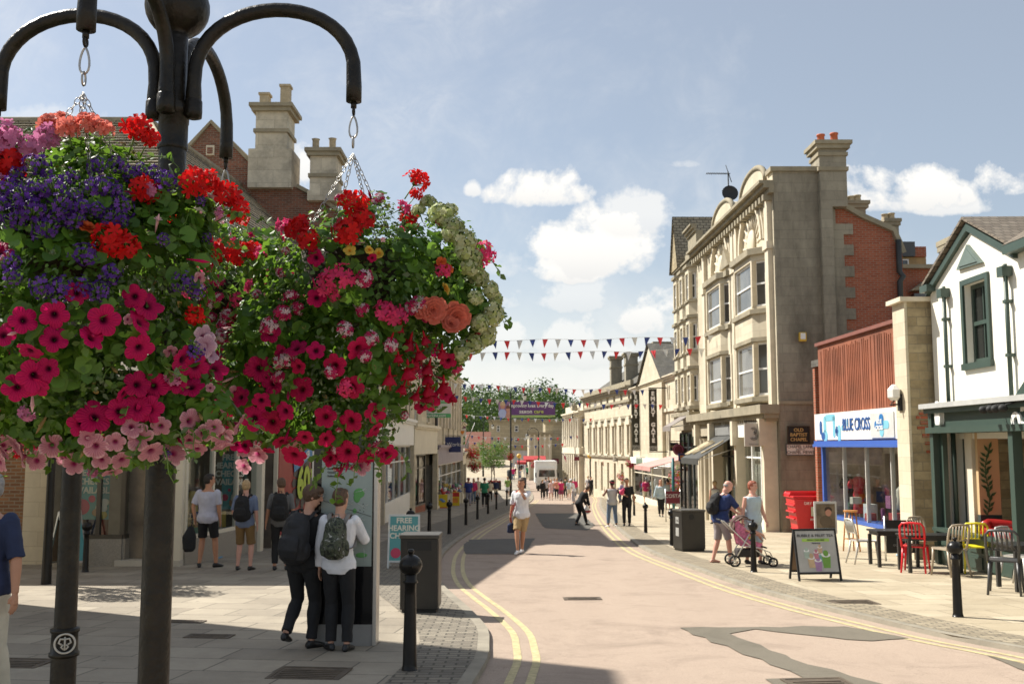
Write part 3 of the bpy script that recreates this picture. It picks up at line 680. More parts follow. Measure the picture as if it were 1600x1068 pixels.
# further brick block with flat dark roof storey
B2c = thing('flat_roof_building', 'low brick block with dark metal and timber roof storey behind the stone pier', 'building', (17, 38, zg(38)))
q = lambda px, py, Y=38: at(px, py, Y)
m = MB(); m.box(q(1402, 450).x, q(1500, 450).x+4, 38, 46, g0, q(1440, 418).z); m.build('wall', BRICK, B2c)
m = MB(); m.box(q(1402, 450).x-.1, q(1500, 450).x+4, 37.8, 38, q(1440, 420).z, q(1440, 414).z); m.build('coping', DARKTRIM, B2c)
m = MB(); m.box(q(1402, 400).x, q(1457, 400).x, 38.6, 44, q(1440, 416).z, q(1440, 396).z); m.build('timber_storey', mt('timber_boards', (.42, .28, .12), .7, .2, 3), B2c)
m = MB(); m.box(q(1402, 400).x, q(1437, 400).x, 38.4, 44, q(1440, 397).z, q(1437, 374).z); m.build('metal_storey', mt('dark_zinc', (.06, .065, .07), .5), B2c)
m = MB(); m.box(q(1437, 400).x, q(1456, 400).x, 38.5, 44, q(1440, 397).z, q(1437, 381).z); m.build('stair_tower', BRICK, B2c)
window(frame((q(1404, 410).x, 38.55, 0), (1, 0, 0), (0, -1, 0)), 0, .6, q(1410, 414).z, q(1410, 401).z, B2c, w=0, fr=.05, rail=False)
# small pediment on the brick wall behind the pier
m = MB(); a = q(1418, 456); c_ = q(1455, 456); d_ = q(1440, 440); m.prism([(a.x, a.z), (c_.x+.5, c_.z), (d_.x, d_.z)], 37.5, 37.99); m.build('pediment', DARKTRIM, B2c)
m = MB(); m.box(q(1424, 470).x, c_.x, 37.7, 37.99, q(1424, 478).z, q(1424, 460).z); m.build('window', PANE, B2c)

# ---------------------------------------------------------------- right: charity shop with rust-red cladding
BC = thing('shop_building', 'low shop with rust red boarded upper front and white blue-lettered fascia', 'shop', (9.3, 23, zg(23)))
fb = Fac((9.30, 22.7), (9.14, 30.4), (-1, 0)); U = lambda px, py=600: fb.uz(px, py)[0]
zft, zfb = fb.uz(1350, 641)[1], fb.uz(1350, 686)[1]; gB = zg(26)
u1 = U(1281, 650); z_top = fb.uz(1340, 521)[1]
m = fb.mb(); m.prism([(0, zft), (u1, zft), (u1, fb.uz(1279, 541)[1]), (0, fb.uz(1404, 503)[1])], -.25, 0)
ub_ = 0
rr = random.Random(9)
while ub_ < u1-.1: m.box(ub_, ub_+.03, 0, .016, zft, z_top-.2+rr.uniform(-.05, .05)); ub_ += rr.choice((.13, .13, .26, .20))
m.build('cladding', CLAD, BC)
m = fb.mb(); m.prism([(-.02, fb.uz(1404, 503)[1]), (u1+.05, fb.uz(1279, 541)[1]), (u1+.05, fb.uz(1279, 536)[1]), (-.02, fb.uz(1404, 497)[1])], -.3, .08); m.build('coping', mt('red_brown_coping', (.20, .07, .05), .7), BC)
MB().slab([(9.33, 22.75), (9.33+8, 22.75), (9.33+8, 30.4), (9.16, 30.4)], z_top-.6, z_top-.4).build('roof', SLATE, BC)
MB().slab([(9.2, 30.2), (14, 30.2), (14, 30.4), (9.2, 30.4)], g0-.3, z_top-.5).build('wall', BRICK, BC)
MB().slab([(12.2, 22.8), (12.4, 22.8), (12.4, 30.3), (12.2, 30.3)], g0-.3, z_top-.6).build('rear_wall', BRICK, BC)
m = fb.mb(); m.box(-.06, u1-.06, 0, .18, zfb, zft); m.build('fascia', WHITE, BC)
DBLUE = mt('deep_blue_lettering', (.03, .10, .30), .4, .02); LBLUE = mt('light_blue_panel', (.20, .50, .62), .4, .02); RBLUE = mt('royal_blue_paint', (.05, .12, .42), .4, .05)
MF = lambda px, py, w, Fc=fb: tframe(Fc.M @ V((*([Fc.uz(px, py, w)[0]]), w, Fc.uz(px, py, w)[1])), -Fc.u)
text('BLUE CROSS', .46, MF(1337, 663, .19), DBLUE, BC, bold=.004, sx=(U(1313, 663)-U(1360, 663))/2.86, extrude=.01)
m = fb.mb(); ua_, ub_ = U(1410, 665), U(1373, 665); m.box(ua_, ub_, .18, .21, zfb+.03, zft-.1); m.build('logo_panel', mt('pale_grey_panel', (.55, .55, .53), .5), BC)
uc_ = (ua_+ub_)/2; zc_ = (zfb+zft)/2-.03
def pill(m, u, z, hw, hh, w0, w1, mat=0):
    r = min(hw, hh); pts_ = []
    for i in range(16):
        a = 2*pi*(i+.5)/16; pts_.append((u+(hw-r)*(1 if cos(a) > 0 else -1)+r*cos(a), z+(hh-r)*(1 if sin(a) > 0 else -1)+r*sin(a)))
    m.prism(pts_, w0, w1, mat)
m = fb.mb(); pill(m, uc_, zc_+.08, .13, .19, .21, .225, 0); pill(m, uc_+.16, zc_, .28, .10, .21, .222, 0); m.build('logo', mt('blue_logo', (.02, .16, .42), .4, 0), BC)
m = fb.mb(); pill(m, uc_-.2, zc_, .26, .10, .21, .218, 0); pill(m, uc_, zc_-.12, .13, .17, .21, .219, 0); m.build('logo', LBLUE, BC)
text('BLUE\nCROSS', .15, tframe(fb.M @ V((uc_+.12, .228, zc_)), -fb.u), WHITE, BC, bold=.004)
m = fb.mb()
for px, py, hw, hh in ((1297, 652, .42, .12), (1289, 660, .12, .3), (1303, 657, .1, .38), (1316, 668, .05, .1), (1324, 660, .04, .12), (1312, 685, .12, .3), (1290, 683, .2, .2)): u_, z_ = fb.uz(px, py, .18); pill(m, u_, max(zfb+hh*.5+.02, min(z_, zft-hh-.01)), hw, hh*.8, .18, .19)
m.build('pattern', LBLUE, BC)
m = fb.mb()
for px, py, hw, hh in ((1308, 673, .12, .06), (1308, 673, .05, .14), (1318, 660, .08, .04), (1287, 684, .16, .1), (1283, 668, .1, .2)): u_, z_ = fb.uz(px, py, .18); pill(m, u_, max(zfb+hh+.01, z_), hw, hh, .185, .196)
m.build('pattern', DBLUE, BC)
m = fb.mb(); m.box(0, u1-.3, 0, .3, zfb-.14, zfb-.03); m.box(0, u1-.3, .25, .34, zfb-.2, zfb-.12); m.build('blind_box', RBLUE, BC)
shopfront(fb, BC, .05, u1-.3, zg(25)-.05, zfb-.12, mt('pale_shop_frame', (.55, .54, .5), .5), 4, .55, .0, inner=2.6, fr=.04, im=mt('warm_shop_interior', (.62, .52, .40), .9, .45, 2), transom=False, rmat=STONE, seed=11)
m = fb.mb(); m.box(0, u1-.3, -.5, .1, zg(25)+.5, zg(25)+.58); m.build('window_sill', RBLUE, BC)
m = fb.mb(); m.box(u1-.42, u1-.3, .0, .09, zg(25)+.5, zfb-.14); m.build('blue_post', RBLUE, BC)
m = fb.mb(); ur = U(1311, 780)
m.box(.3, ur+.2, .0, .10, zg(25)-.3, zg(25)+.49); m.build('plinth', STONE, BC)
# the dressed figure and small goods in the window
MANN = mt('red_dress_cloth', (.62, .02, .04), .7, .1, 12); MAND = mt('dark_cloth', (.02, .02, .025), .8)
def mannequin(px, Y, cloth, label):
    uu = fb.uz(px, 775, -.7)[0]; p = fb.M @ V((uu, -.7, 0)); Y = p.y; zb = zg(Y)+.55
    t_ = thing('mannequin', label, 'mannequin', (p.x, Y, zb))
    m = MB(Matrix.Translation((p.x, Y, zb)) @ Matrix.Diagonal((.85, .6, .85, 1)))
    m.lathe([(.17, .25), (.20, .4), (.17, .7), (.20, .85), (.15, 1.0), (.19, 1.2), (.22, 1.36), (.14, 1.44), (.06, 1.48)], 16); m.tube([(-.22, 0, 1.38), (-.3, 0, 1.2), (-.28, 0, 1.08)], [.08, .075, .07], 8); m.tube([(.22, 0, 1.38), (.3, 0, 1.2), (.28, 0, 1.08)], [.08, .075, .07], 8)
    m.build('dress', cloth, t_)
    m = MB(Matrix.Translation((p.x, Y, zb)) @ Matrix.Diagonal((.85, .85, .85, 1))); m.lathe([(.05, 1.44), (.05, 1.55), (.06, 1.56)], 10); m.lathe([(.02, .0), (.02, .3)], 8); m.lathe([(.15, 0), (.15, .02)], 12); m.build('stand', WHITE, t_)
mannequin(1342, 26.2, MANN, 'shop dummy in a bright red dress behind the charity shop window')
mannequin(1329, 27.2, MAND, 'shop dummy in black clothes beside the red dress in the shop window')

# ---------------------------------------------------------------- right: stone pier between the two shops
PR = thing('stone_pier', 'rough stone party wall with pale dressed front between the two shops', 'wall', (9, 22.3, zg(22.3)))
zt_ = at(1410, 477, 22.6).z
m = MB(); m.slab([(8.80, 22.02), (12, 22.02), (12, 22.68), (8.80, 22.68)], g0+.2, zt_); m.build('wall', RUBBLE, PR)
m = MB(); m.slab([(8.74, 22.0), (8.80, 22.0), (8.80, 22.69), (8.74, 22.69)], g0+.2, zt_); m.build('dressed_front', STONE, PR)
m = MB(); m.slab([(8.62, 21.9), (12, 21.9), (12, 22.75), (8.62, 22.75)], zt_, zt_+.1); m.build('coping', TRIM, PR)
m = MB()
for px, py, n_ in ((1447, 645, 3), (1446, 652, 4), (1449, 660, 3), (1448, 668, 4), (1452, 680, 3), (1453, 692, 2), (1455, 705, 2)):
    p = at(px, py, 22.0); m.box(p.x-.05*n_, p.x+.06*n_, 22.0-.004, 22.03, p.z-.035, p.z+.035)
m.build('exposed_brick', BRICK, PR)
def alarm(label, p, n, mat=WHITE, h=.34):
    M_ = frame(p, V((-n[1], n[0], 0)), n); t_ = thing('alarm_box', label, 'alarm box', p)
    m = MB(M_); m.prism([(-.11, -h*.35), (-.08, -h*.5), (.08, -h*.5), (.11, -h*.35), (.12, h*.1), (.06, h*.5), (-.06, h*.5), (-.12, h*.1)], 0, .09); m.build('case', mat, t_, bevel=.012)
    m = MB(M_); m.box(-.05, .05, .09, .096, -.02, .03); m.build('badge', mt('pale_blue_badge', (.45, .55, .6), .5), t_)
    return t_
pl_ = at(1402, 608, 22.6)
LW = thing('wall_lamp', 'small white hexagonal wall lamp on an iron bracket above the charity shop', 'lamp', (8.8, 22.6, pl_.z))
m = MB(); px_ = at(1397, 617, 22.4); m.tube([(8.76, 22.4, px_.z-.2), (8.5, 22.4, px_.z-.22), (px_.x, 22.4, px_.z-.12)], .02, 6); m.box(8.70, 8.74, 22.3, 22.5, px_.z-.35, px_.z+.02); m.build('bracket', BLACKM, LW)
m = MB(); m.lathe([(.08, -.12), (.15, -.05), (.15, .12), (.06, .22), (.02, .24)], 6, 0, Matrix.Translation((px_.x, 22.4, px_.z)), smooth=False); m.build('lantern', WHITE, LW)

# ---------------------------------------------------------------- right: cafe with green shopfront
CF = thing('cafe_building', 'cream rendered cafe with small gable and dark green shopfront', 'cafe', (9.3, 20, zg(20)))
fc = Fac((9.30, 21.9), (9.30, 9.0), (-1, 0)); U = lambda px, py=500: fc.uz(px, py)[0]
z_e = fc.uz(1458, 438)[1]; z_m = fc.uz(1500, 640)[1]
wa, wb = U(1510, 520), U(1546, 520); wz0, wz1 = fc.uz(1525, 566)[1], fc.uz(1525, 440)[1]
m = fc.wall(0, 12.5, z_m-.6, z_e, [(wa, wb, wz0, min(wz1, z_e-.02))]); 
ga, gb = U(1461, 430), U(1588, 380); gc = U(1515, 350); zap = fc.uz(1515, 349)[1]
gbz = z_e+.05
m.build('wall', RENDER, CF)
gb = gc+(gc-ga)
m = fc.mb(); m.prism([(ga, z_e), (gb, z_e), (gc, zap-.2)], -.25, 0); m.build('gable', RENDER, CF)
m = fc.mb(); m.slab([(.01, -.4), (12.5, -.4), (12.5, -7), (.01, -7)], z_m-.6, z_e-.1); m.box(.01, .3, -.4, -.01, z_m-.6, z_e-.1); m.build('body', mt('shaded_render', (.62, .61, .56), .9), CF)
m = fc.mb()   # barge boards and gutter
for (a0, z0), (a1, z1) in (((ga-.35, z_e-.18), (gc, zap)), ((gc, zap), (gb+.1, z_e-.05))):
    d = V((a1-a0, 0, z1-z0)); nrm = V((-d.z, 0, d.x)).normalized()*.2
    if nrm.z > 0: nrm = -nrm
    m.prism([(a0, z0), (a1, z1), (a1, z1-.15), (a0, z0-.15)], -.05, .09)
m.box(-.1, ga, -.05, .2, z_e-.25, z_e-.1); m.box(gb, 12.5, -.02, .24, z_e-.12, z_e+.05); m.build('bargeboard', GREEN, CF)
m = fc.mb()
for s_, (e0, zz0) in ((1, (ga-.35, z_e-.1)), (-1, (gb+.35, z_e-.1))):
    m.add([(e0, .16, zz0), (gc, .16, zap+.08), (gc, -5, zap+.08), (e0, -5, zz0), (e0, .16, zz0+.06), (gc, .16, zap+.14), (gc, -5, zap+.17), (e0, -5, zz0+.09)], [(0, 1, 2, 3), (4, 5, 6, 7), (0, 1, 5, 4), (3, 2, 6, 7), (0, 3, 7, 4)])
m.add([(gb, .25, z_e+.05), (12.5, .25, z_e+.05), (12.5, -3.8, z_e+2.6), (gb-1, -3.8, z_e+2.6)], [(0, 1, 2, 3)]); m.build('roof', ROOFB, CF)
m = fc.mb(); t3 = [fc.uz(*p) for p in ((1499, 422), (1538, 410), (1515, 382))]; c3 = (sum(a for a, b in t3)/3, sum(b for a, b in t3)/3)
m.prism(t3, 0, .07); m.prism([(c3[0]+(a-c3[0])*.72, c3[1]+(b-c3[1])*.72) for a, b in t3], .07, .09); m.build('gable_panel', mt('grey_green_panel', (.12, .16, .14), .5), CF)
window(fc.M, wa, wb, wz0, min(wz1, z_e-.02), CF, w=-.18, fr=.09, bars=(2, 1), fmat=GREEN, pmat=mt('unlit_glass', (.02, .022, .02), .12, .2, 2, 0, spec=.25))
m = fc.mb(); zz = min(wz1, z_e-.02)
m.box(wa-.11, wa, 0, .05, wz0, zz+.11); m.box(wb, wb+.11, 0, .05, wz0, zz+.11); m.box(wa, wb, 0, .05, zz, zz+.11); m.box(wa-.14, wb+.14, 0, .08, wz0-.13, wz0); m.build('window_surround', GREEN, CF)
m = fc.mb()
for px in (1484, 1583): u_ = U(px, 520); zz = z_e-.25; m.tube([(u_, .09, zz), (u_, .09, z_m)], .042, 8); m.box(u_-.11, u_+.11, .01, .2, zz-.24, zz-.05); [m.box(u_-.06, u_+.06, 0, .14, z_m+k, z_m+k+.06) for k in (.9, 1.9)]
m.build('drainpipe', GREEN, CF)
m = MB(); a = at(1560, 395, 19); m.prism([(10.2, a.z), (16, a.z), (15, a.z+3.1)], 12, 19.5); m.build('rear_roof', ROOFB, CF)
chimney('', at(1489, 400, 24).x, at(1503, 400, 24).x, 24, 24.8, z_e-1, at(1495, 385, 24).z, mt('grey_render', (.35, .35, .33), .9), 0, POTB, parent=CF)
# the projecting shopfront
fs_ = Fac((8.80, 20.95), (8.80, 9.0), (-1, 0)); U = lambda px, py=700: fs_.uz(px, py)[0]
zt1, zb1_ = fs_.uz(1458, 631)[1], fs_.uz(1462, 675)[1]; zsil = fs_.uz(1475, 828)[1]; gC = zg(20.5)
m = fs_.mb(); m.box(0, 12, -.5, .0, zb1_, zt1-.12); m.box(-.05, 12, -.5, .12, zb1_-.02, zb1_+.1); m.box(-.05, 12, -.5, .14, zt1-.2, zt1-.1); m.box(-.05, .1, -.5, .05, zb1_, zt1); m.build('fascia', GREEN, CF)
m = fs_.mb(); m.box(-.1, 12, -.5, .22, zt1-.1, zt1); m.build('fascia_top', mt('lead_grey', (.42, .42, .40), .6), CF)
m = fs_.mb()
ups = [0, U(1580, 760), U(1580, 760)+1.6, 12]
for u_ in (0.0, U(1583, 760)): m.box(u_, u_+.16, -.12, .05, gC, zb1_-.02)
m.box(.16, U(1583, 760), -.1, .0, zsil-.1, zsil); m.box(.1, U(1583, 760), -.1, .12, zsil-.02, zsil+.05); m.build('frame', GREEN, CF)
m = fs_.mb(); u_ = .16; ue = U(1583, 760); m.box(u_, ue, -.12, -.02, gC-.3, zsil-.1)
k = 5
for i in range(k):
    a0 = u_+(ue-u_)*i/k+.06; a1 = u_+(ue-u_)*(i+1)/k-.06
    for z0_, z1_ in ((gC+.1, gC+.32), (gC+.4, zsil-.16)): m.box(a0, a1, -.02, 0, z0_, z1_)
m.box(ue+.16, 12, -.12, -.02, gC-.3, zsil-.3); m.build('panelling', GREEN, CF)
# open window shows the room: cream pier, painted leaves, sofa
ROOMW = mt('ochre_interior_wall', (.55, .38, .20), .9, .05); ROOMD = mt('dark_green_dado', (.03, .04, .035), .8)
m = fs_.mb(); uq = .16
m.box(-.0, 12, -3.2, -3.1, gC, zb1_); m.build('rear_wall', ROOMD, CF)
ui, uj = U(1527, 740), U(1560, 740)
Mx = frame((9.55, 19.3, 0), (1, 0, 0), (0, -1, 0))
m = MB(); m.box(at(1527, 700, 20.0).x, at(1560, 700, 20.0).x, 20.0, 20.1, zsil+.35, zb1_); m.build('painted_wall', ROOMW, CF)
m = MB(); m.box(at(1527, 700, 20.0).x, at(1560, 700, 20.0).x, 19.99, 20.1, gC, zsil+.35); m.build('dado', ROOMD, CF)
m = MB(); m.box(at(1514, 700, 20.3).x, at(1527, 700, 20.3).x+.02, 20.2, 20.5, gC, zb1_); m.build('window_pier', CREAMP, CF)
m = MB(); m.box(at(1472, 700, 20.8).x, at(1511, 700, 20.8).x, 20.8, 20.9, zsil-.3, zb1_); m.build('side_wall', RENDER, CF)
m = MB(); m.box(at(1507, 700, 20.7).x, at(1512, 700, 20.7).x, 20.65, 20.78, zsil-.3, zb1_); m.box(at(1479, 700, 20.7).x-.1, at(1479, 700, 20.7).x, 20.65, 20.78, zsil-.3, zb1_); m.tube([(at(1490, 700, 20.72).x, 20.72, zsil-.3), (at(1490, 700, 20.72).x, 20.72, zb1_)], .05, 8); m.build('mullion', GREEN, CF)
m = fs_.mb(); m.box(.2, 12, -3.1, -.13, gC+.02, gC+.05); m.build('floor', mt('dark_floor', (.05, .04, .03), .6), CF)
m = MB(); pz = at(1540, 745, 19.97); rr = random.Random(3)
for i in range(26):
    k = i/26; c_ = V((pz.x+.05*sin(k*7)+.08*k, 19.975, pz.z-.75+1.35*k)); a_ = rr.uniform(.3, 1.1)*(1 if i % 2 else -1); d_ = V((sin(a_), 0, cos(a_))); L_ = .17; q_ = V((d_.z, 0, -d_.x))*.03
    m.add([c_, c_+d_*L_*.5+q_, c_+d_*L_, c_+d_*L_*.5-q_], [(0, 1, 2, 3)])
m.tube([(pz.x+.05*sin(k/10*7)+.08*k/10, 19.98, pz.z-.75+1.35*k/10) for k in range(11)], .01, 5); m.build('leaf_mural', mt('mural_green', (.04, .10, .035), .8), CF)
m = MB(); m.box(10.05, 10.35, 19.95, 19.98, .75, 1.3); m.build('picture', mt('dim_picture', (.06, .045, .03), .6), CF)
text('Co', .62, tframe(fs_.M @ V((U(1598, 655)+.05, .02, fs_.uz(1594, 653)[1])), -fs_.u), WHITE, CF, bold=.02, extrude=.02, align='CENTER')
m = fs_.mb()
for px in (1566, 1578, 1586, 1598): u_ = U(px, 635); m.tube([(u_, .1, zt1-.12), (u_, .3, zt1-.16)], .015, 5); m.ball((u_, .34, zt1-.22), (.07, .09, .07), 8, 6)
m.tube([(U(1560, 635), .16, zt1-.12), (U(1600, 635)+1, .16, zt1-.12)], .012, 5); m.build('spotlight', BLACKM, CF)
m = fs_.mb(); ug = U(1590, 620); m.prism([(ug, zt1), (ug+3.5, zt1), (ug+1.75, zt1+1.2)], -.45, .05); m.build('fascia_gable', GREEN, CF)
p_ = fs_.M @ V((U(1471, 650), .0, fs_.uz(1471, 645)[1])); alarm('white alarm box on the dark green cafe fascia', p_, (-1, 0, 0), h=.46)
SOFA = mt('red_leather', (.35, .02, .02), .3, .1, 5, coat=.3)
st = thing('sofa', 'buttoned red leather sofa inside the open cafe window', 'sofa', (9.9, 18.6, gC+.05))
sx_, sy = at(1520, 820, 19.2), 19.2
m = MB(); m.tube([(9.25, 19.75, zsil+.12), (9.4, 19.9, zsil+.16), (10.1, 19.7, zsil+.14), (10.3, 18.6, zsil+.08), (10.3, 17.6, zsil)], .13, 10); m.box(9.2, 10.4, 17.4, 19.95, gC+.06, zsil+.12); m.build('back', SOFA, st, bevel=.05)
m = MB(); [m.ball((10.15, 17.7+.25*i, zsil+.05-.1*(i % 2)), .035, 6, 4) for i in range(8)]; m.build('buttons', SOFA, st)

# ---------------------------------------------------------------- right: further bay-windowed building
F3 = Fac((8.56, 45.45), (8.50, 50.3), (-1, 0)); k3 = 4.85/7.55
B3 = thing('bay_window_building', 'four storey stone building with stacked bays and a pointed gable beyond the corner building', 'building', (8.5, 49, zg(49)))
zt3 = F3.uz(1100, 388)[1]; g3 = zg(53)-.3; U = lambda px, py=500: F3.uz(px, py)[0]; Z3 = lambda py, px=1090: F3.uz(px, py)[1]
bb = Z3(640)-1; m = F3.wall(0, F3.L, bb, zt3, (), mat=0); m.slab([(0.01, -.02), (F3.L, -.02), (F3.L, -9), (0.01, -9)], bb, zt3-.1); m.slab([(0.01, -3), (F3.L, -3), (F3.L, -9), (0.01, -9)], g3, bb); m.build('wall', STONE, B3)
rows = [(Z3(612), Z3(548)), (Z3(505), Z3(458)), (Z3(438), Z3(402))]
h_ = zt3-Z3(640); st_ = h_/3
base_ = Z3(640)
for i, (a, b) in enumerate(((.2, 2.3), (2.75, 4.8), (5.2, 7.3))):
    ws = [(base_+.15+st_*k+.25, base_+st_*(k+1)-.75) for k in range(3)]
    ld = [(base_+.12, .15, .07)]+[(base_+st_*k-.42, .14, .1) for k in (1, 2, 3)]+[(base_+st_*k+.3, .1, .07) for k in (1, 2)]
    bay(F3, B3, a*k3, b*k3, base_, zt3-.35, .34, .28, ws, ld, glass=PANEL)
m = F3.mb(); cornice(m, -.02, F3.L, zt3, .35, .3); m.box(0, F3.L, -.3, .02, zt3, zt3+.5); cornice(m, -.02, 2, zt3+1.5, .35, .3); m.box(0, 2, -.3, .02, zt3+.5, zt3+1.2); m.build('cornice', DARKTRIM, B3)
m = F3.mb(); m.prism([(2.8, zt3), (4.8, zt3), (3.8, zt3+2.5)], -3, .35); m.build('gable', RUBBLE, B3)
m = F3.mb(); m.add([(2.65, .45, zt3-.1), (3.8, .45, zt3+2.7), (3.8, -3, zt3+2.7), (2.65, -3, zt3-.1)], [(0, 1, 2, 3)]); m.add([(4.95, .45, zt3-.1), (3.8, .45, zt3+2.7), (3.8, -3, zt3+2.7), (4.95, -3, zt3-.1)], [(0, 1, 2, 3)]); m.build('gable_roof', TILE, B3)
shopfront(F3, B3, .2, 2.4, zg(47), base_-1.0, mt('slate_grey_frame', (.07, .085, .09), .4), 2, .2, .05, seed=5); shopfront(F3, B3, 2.6, 4.7, zg(50), base_-1.0, BLACKM, 2, .3, .05, seed=6)
m = F3.mb(); m.box(.1, 4.75, 0, .35, base_-.9, base_-.25); m.build('fascia', mt('stone_fascia', (.40, .35, .26), .7), B3)
m = F3.mb(); m.box(.0, 4.8, 0, .5, base_-.25, base_-.08); m.build('shop_cornice', DARKTRIM, B3)
# aerial and dish on the skyline between the two
AE = thing('aerial', 'television aerial and black satellite dish on the skyline of the stone building', 'aerial', (9.2, 44.6, zt3+.4))
p = at(1139, 330, 44.6); q_ = at(1138, 268, 44.6)
m = MB(); m.tube([(p.x, 44.6, zt3), (p.x, 44.6, q_.z)], .03, 6); m.build('mast', BLACKM, AE)
e = at(1104, 276, 44.6); m = MB(); m.tube([(e.x, 44.6, e.z+.15), (p.x+.1, 44.6, q_.z-.1)], .02, 5)
for i in range(12): x_ = e.x+(p.x-e.x)*i/12; m.tube([(x_, 44.45, e.z+.15+(q_.z-.1-e.z-.15)*i/12), (x_, 44.75, e.z+.15+(q_.z-.1-e.z-.15)*i/12)], .012, 4)
m.tube([(p.x-.3, 44.6, q_.z-.9), (p.x+.3, 44.6, q_.z-.8)], .02, 4); m.tube([(p.x-.1, 44.6, q_.z+.3), (p.x+.15, 44.6, q_.z-.5)], .02, 4); m.build('aerial_arm', BLACKM, AE)
dc = at(1140, 303, 44.4); m = MB(); m.lathe([(.02, 0), (.22, .02), (.36, .10), (.37, .11), (.3, .07), (.02, .03)], 20, 0, Matrix.Translation(dc) @ Matrix.Rotation(radians(80), 4, 'X')); m.build('dish', mt('black_dish', (.02, .02, .02), .6), AE)
# ---------------------------------------------------------------- right, far: gabled shopping arcade, long stone hall, columned bank
def winrow(Fc, b, us, z0, z1, wd, **kw):
    for u in us: window(Fc.M, u-wd/2, u+wd/2, z0, z1, b, **kw)
F4 = Fac((9.9, 50.4), (9.0, 74.6), (-1, 0)); U = lambda px, py=690: F4.uz(px, py)[0]
B4 = thing('arcade_building', 'cream stone arcade front with steep gable behind two long black banners', 'building', (9.5, 62, zg(62)))
g4 = zg(76)-.4; zA, zB = F4.uz(1055, 588)[1], F4.uz(988, 603)[1]; zm = (zA+zB)/2
ops = []
for px, n_ in ((1046, 2), (1004, 2)):
    u = U(px)
    for k in range(n_+1): ops.append((u+.5*k-.5, u+.5*k-.22, F4.uz(px, 703)[1], F4.uz(px, 662)[1]))
    for k in range(n_): ops.append((u+.5*k-.4, u+.5*k-.12, F4.uz(px, 624)[1], F4.uz(px, 602)[1]))
b4 = F4.uz(1030, 725)[1]; m = F4.wall(0, F4.L, b4, zm, ops, .2); m.slab([(.01, -.25), (F4.L, -.25), (F4.L, -9), (.01, -9)], b4, zm-.1); m.slab([(.01, -3), (F4.L, -3), (F4.L, -9), (.01, -9)], g4, b4); m.build('wall', STONE, B4)
m = F4.mb(); m.box(0, F4.L, -.24, -.2, zB-5, zm-.3); m.build('window', PANE, B4)
m = F4.mb(); cornice(m, 0, F4.L, zm, .3, .3); m.box(0, F4.L, 0, .12, F4.uz(1046, 640)[1]-.1, F4.uz(1046, 640)[1]+.1); m.build('cornice', TRIM, B4)
uA, uB = U(1040, 590), U(1003, 590); uc = (uA+uB)/2; zp = F4.uz(1019, 541)[1]
m = F4.mb(); m.prism([(uA, zm), (uB, zm), (uc, zp)], -.3, .25); m.box(uA+.2, uB-.2, 0, .22, b4, zm-.3); m.build('gable', STONE, B4)
m = F4.mb()
for a, b in ((uA, uc), (uB, uc)): s_ = -.3 if a < b else .3; m.add([(a+s_, .4, zm-.1), (b, .4, zp+.2), (b, -7, zp+.2), (a+s_, -7, zm-.1)], [(0, 1, 2, 3)])
m.add([(0, 0, zm), (F4.L, 0, zm), (F4.L, -4, zm+1.8), (0, -4, zm+1.8)], [(0, 1, 2, 3)]); m.build('roof', SLATE, B4)
chimney('', at(1024, 560, 66).x, at(1045, 560, 66).x, 66, 67, zm, at(1034, 540, 66).z, STONED, 0, POTB, parent=B4)
shopfront(F4, B4, 1, F4.L-1, zg(62)-.1, F4.uz(1030, 725)[1], CREAMP, 6, .3, .05, seed=21)
m = F4.mb(); m.box(.5, F4.L-.5, 0, .3, F4.uz(1030, 727)[1], F4.uz(1030, 716)[1]); m.build('fascia', WHITE, B4)
BAN = mt('black_banner', (.030, .026, .014), .7, .1)
def banner(px0, px1, py0, py1, Y, label):
    a, b = at(px0, py0, Y), at(px1, py1, Y); t_ = thing('vertical_banner', label, 'banner', ((a.x+b.x)/2, Y, b.z), 0, 'black lettered banners on the arcade front')
    m = MB(); m.box(a.x, b.x, Y, Y+.05, b.z, a.z); m.build('cloth', BAN, t_)
    n_ = 11; hh = a.z-b.z; s_ = hh/12.2
    for i, ch in enumerate('EMERY GATE'):
        if ch != ' ': text(ch, s_*1.08, tframe((a.x*.5+b.x*.5, Y-.01, a.z-s_*(1.0+i*1.02)), (1, 0, 0)), WHITE, t_, bold=.02, name='letter')
    text('SHOPPING\nCENTRE', s_*.36, tframe((a.x*.5+b.x*.5, Y-.01, b.z+s_*.6), (1, 0, 0)), WHITE, t_)
    m = MB(); m.box(a.x, 9.9, Y+.055, Y+.1, a.z+.02, a.z+.08); m.box(a.x, 9.9, Y+.055, Y+.1, b.z-.08, b.z-.02); m.build('arm', BLACKM, t_)
banner(987.5, 1000, 613, 702, 70, 'left and farther of the two black EMERY GATE banners'); banner(1013.5, 1027.5, 607, 704, 61, 'right and nearer of the two black EMERY GATE banners')
def cfac(pa, pb, side=(-1, 0)): return Fac(pa, pb, side)
F5 = Fac((8.95, 74.8), (6.9, 95.2), (-1, 0)); U = lambda px, py=700: F5.uz(px, py)[0]; Zf = lambda px, py: F5.uz(px, py)[1]
B5 = thing('stone_hall', 'long three storey cream stone hall with a row of pedimented windows', 'building', (8, 85, zg(85)))
zt5 = Zf(950, 611); g5 = zg(95)-.4
p1 = [i/6.0 for i in range(6)]
us = [U(984)+(U(922)-U(984))*k/6 for k in range(7)]
z1a, z1b = Zf(950, 706), Zf(950, 668); z2a, z2b = Zf(950, 638), Zf(950, 621); z0a, z0b = Zf(950, 768), Zf(950, 722)
ops = [(u-.42, u+.42, a, b) for u in us for a, b in ((z1a, z1b), (z2a, z2b), (z0a, z0b))]
m = F5.wall(0, F5.L, g5, zt5, ops, .25); m.slab([(.01, -.3), (F5.L, -.3), (F5.L, -9), (.01, -9)], g5, zt5-.1); m.build('wall', STONE, B5)
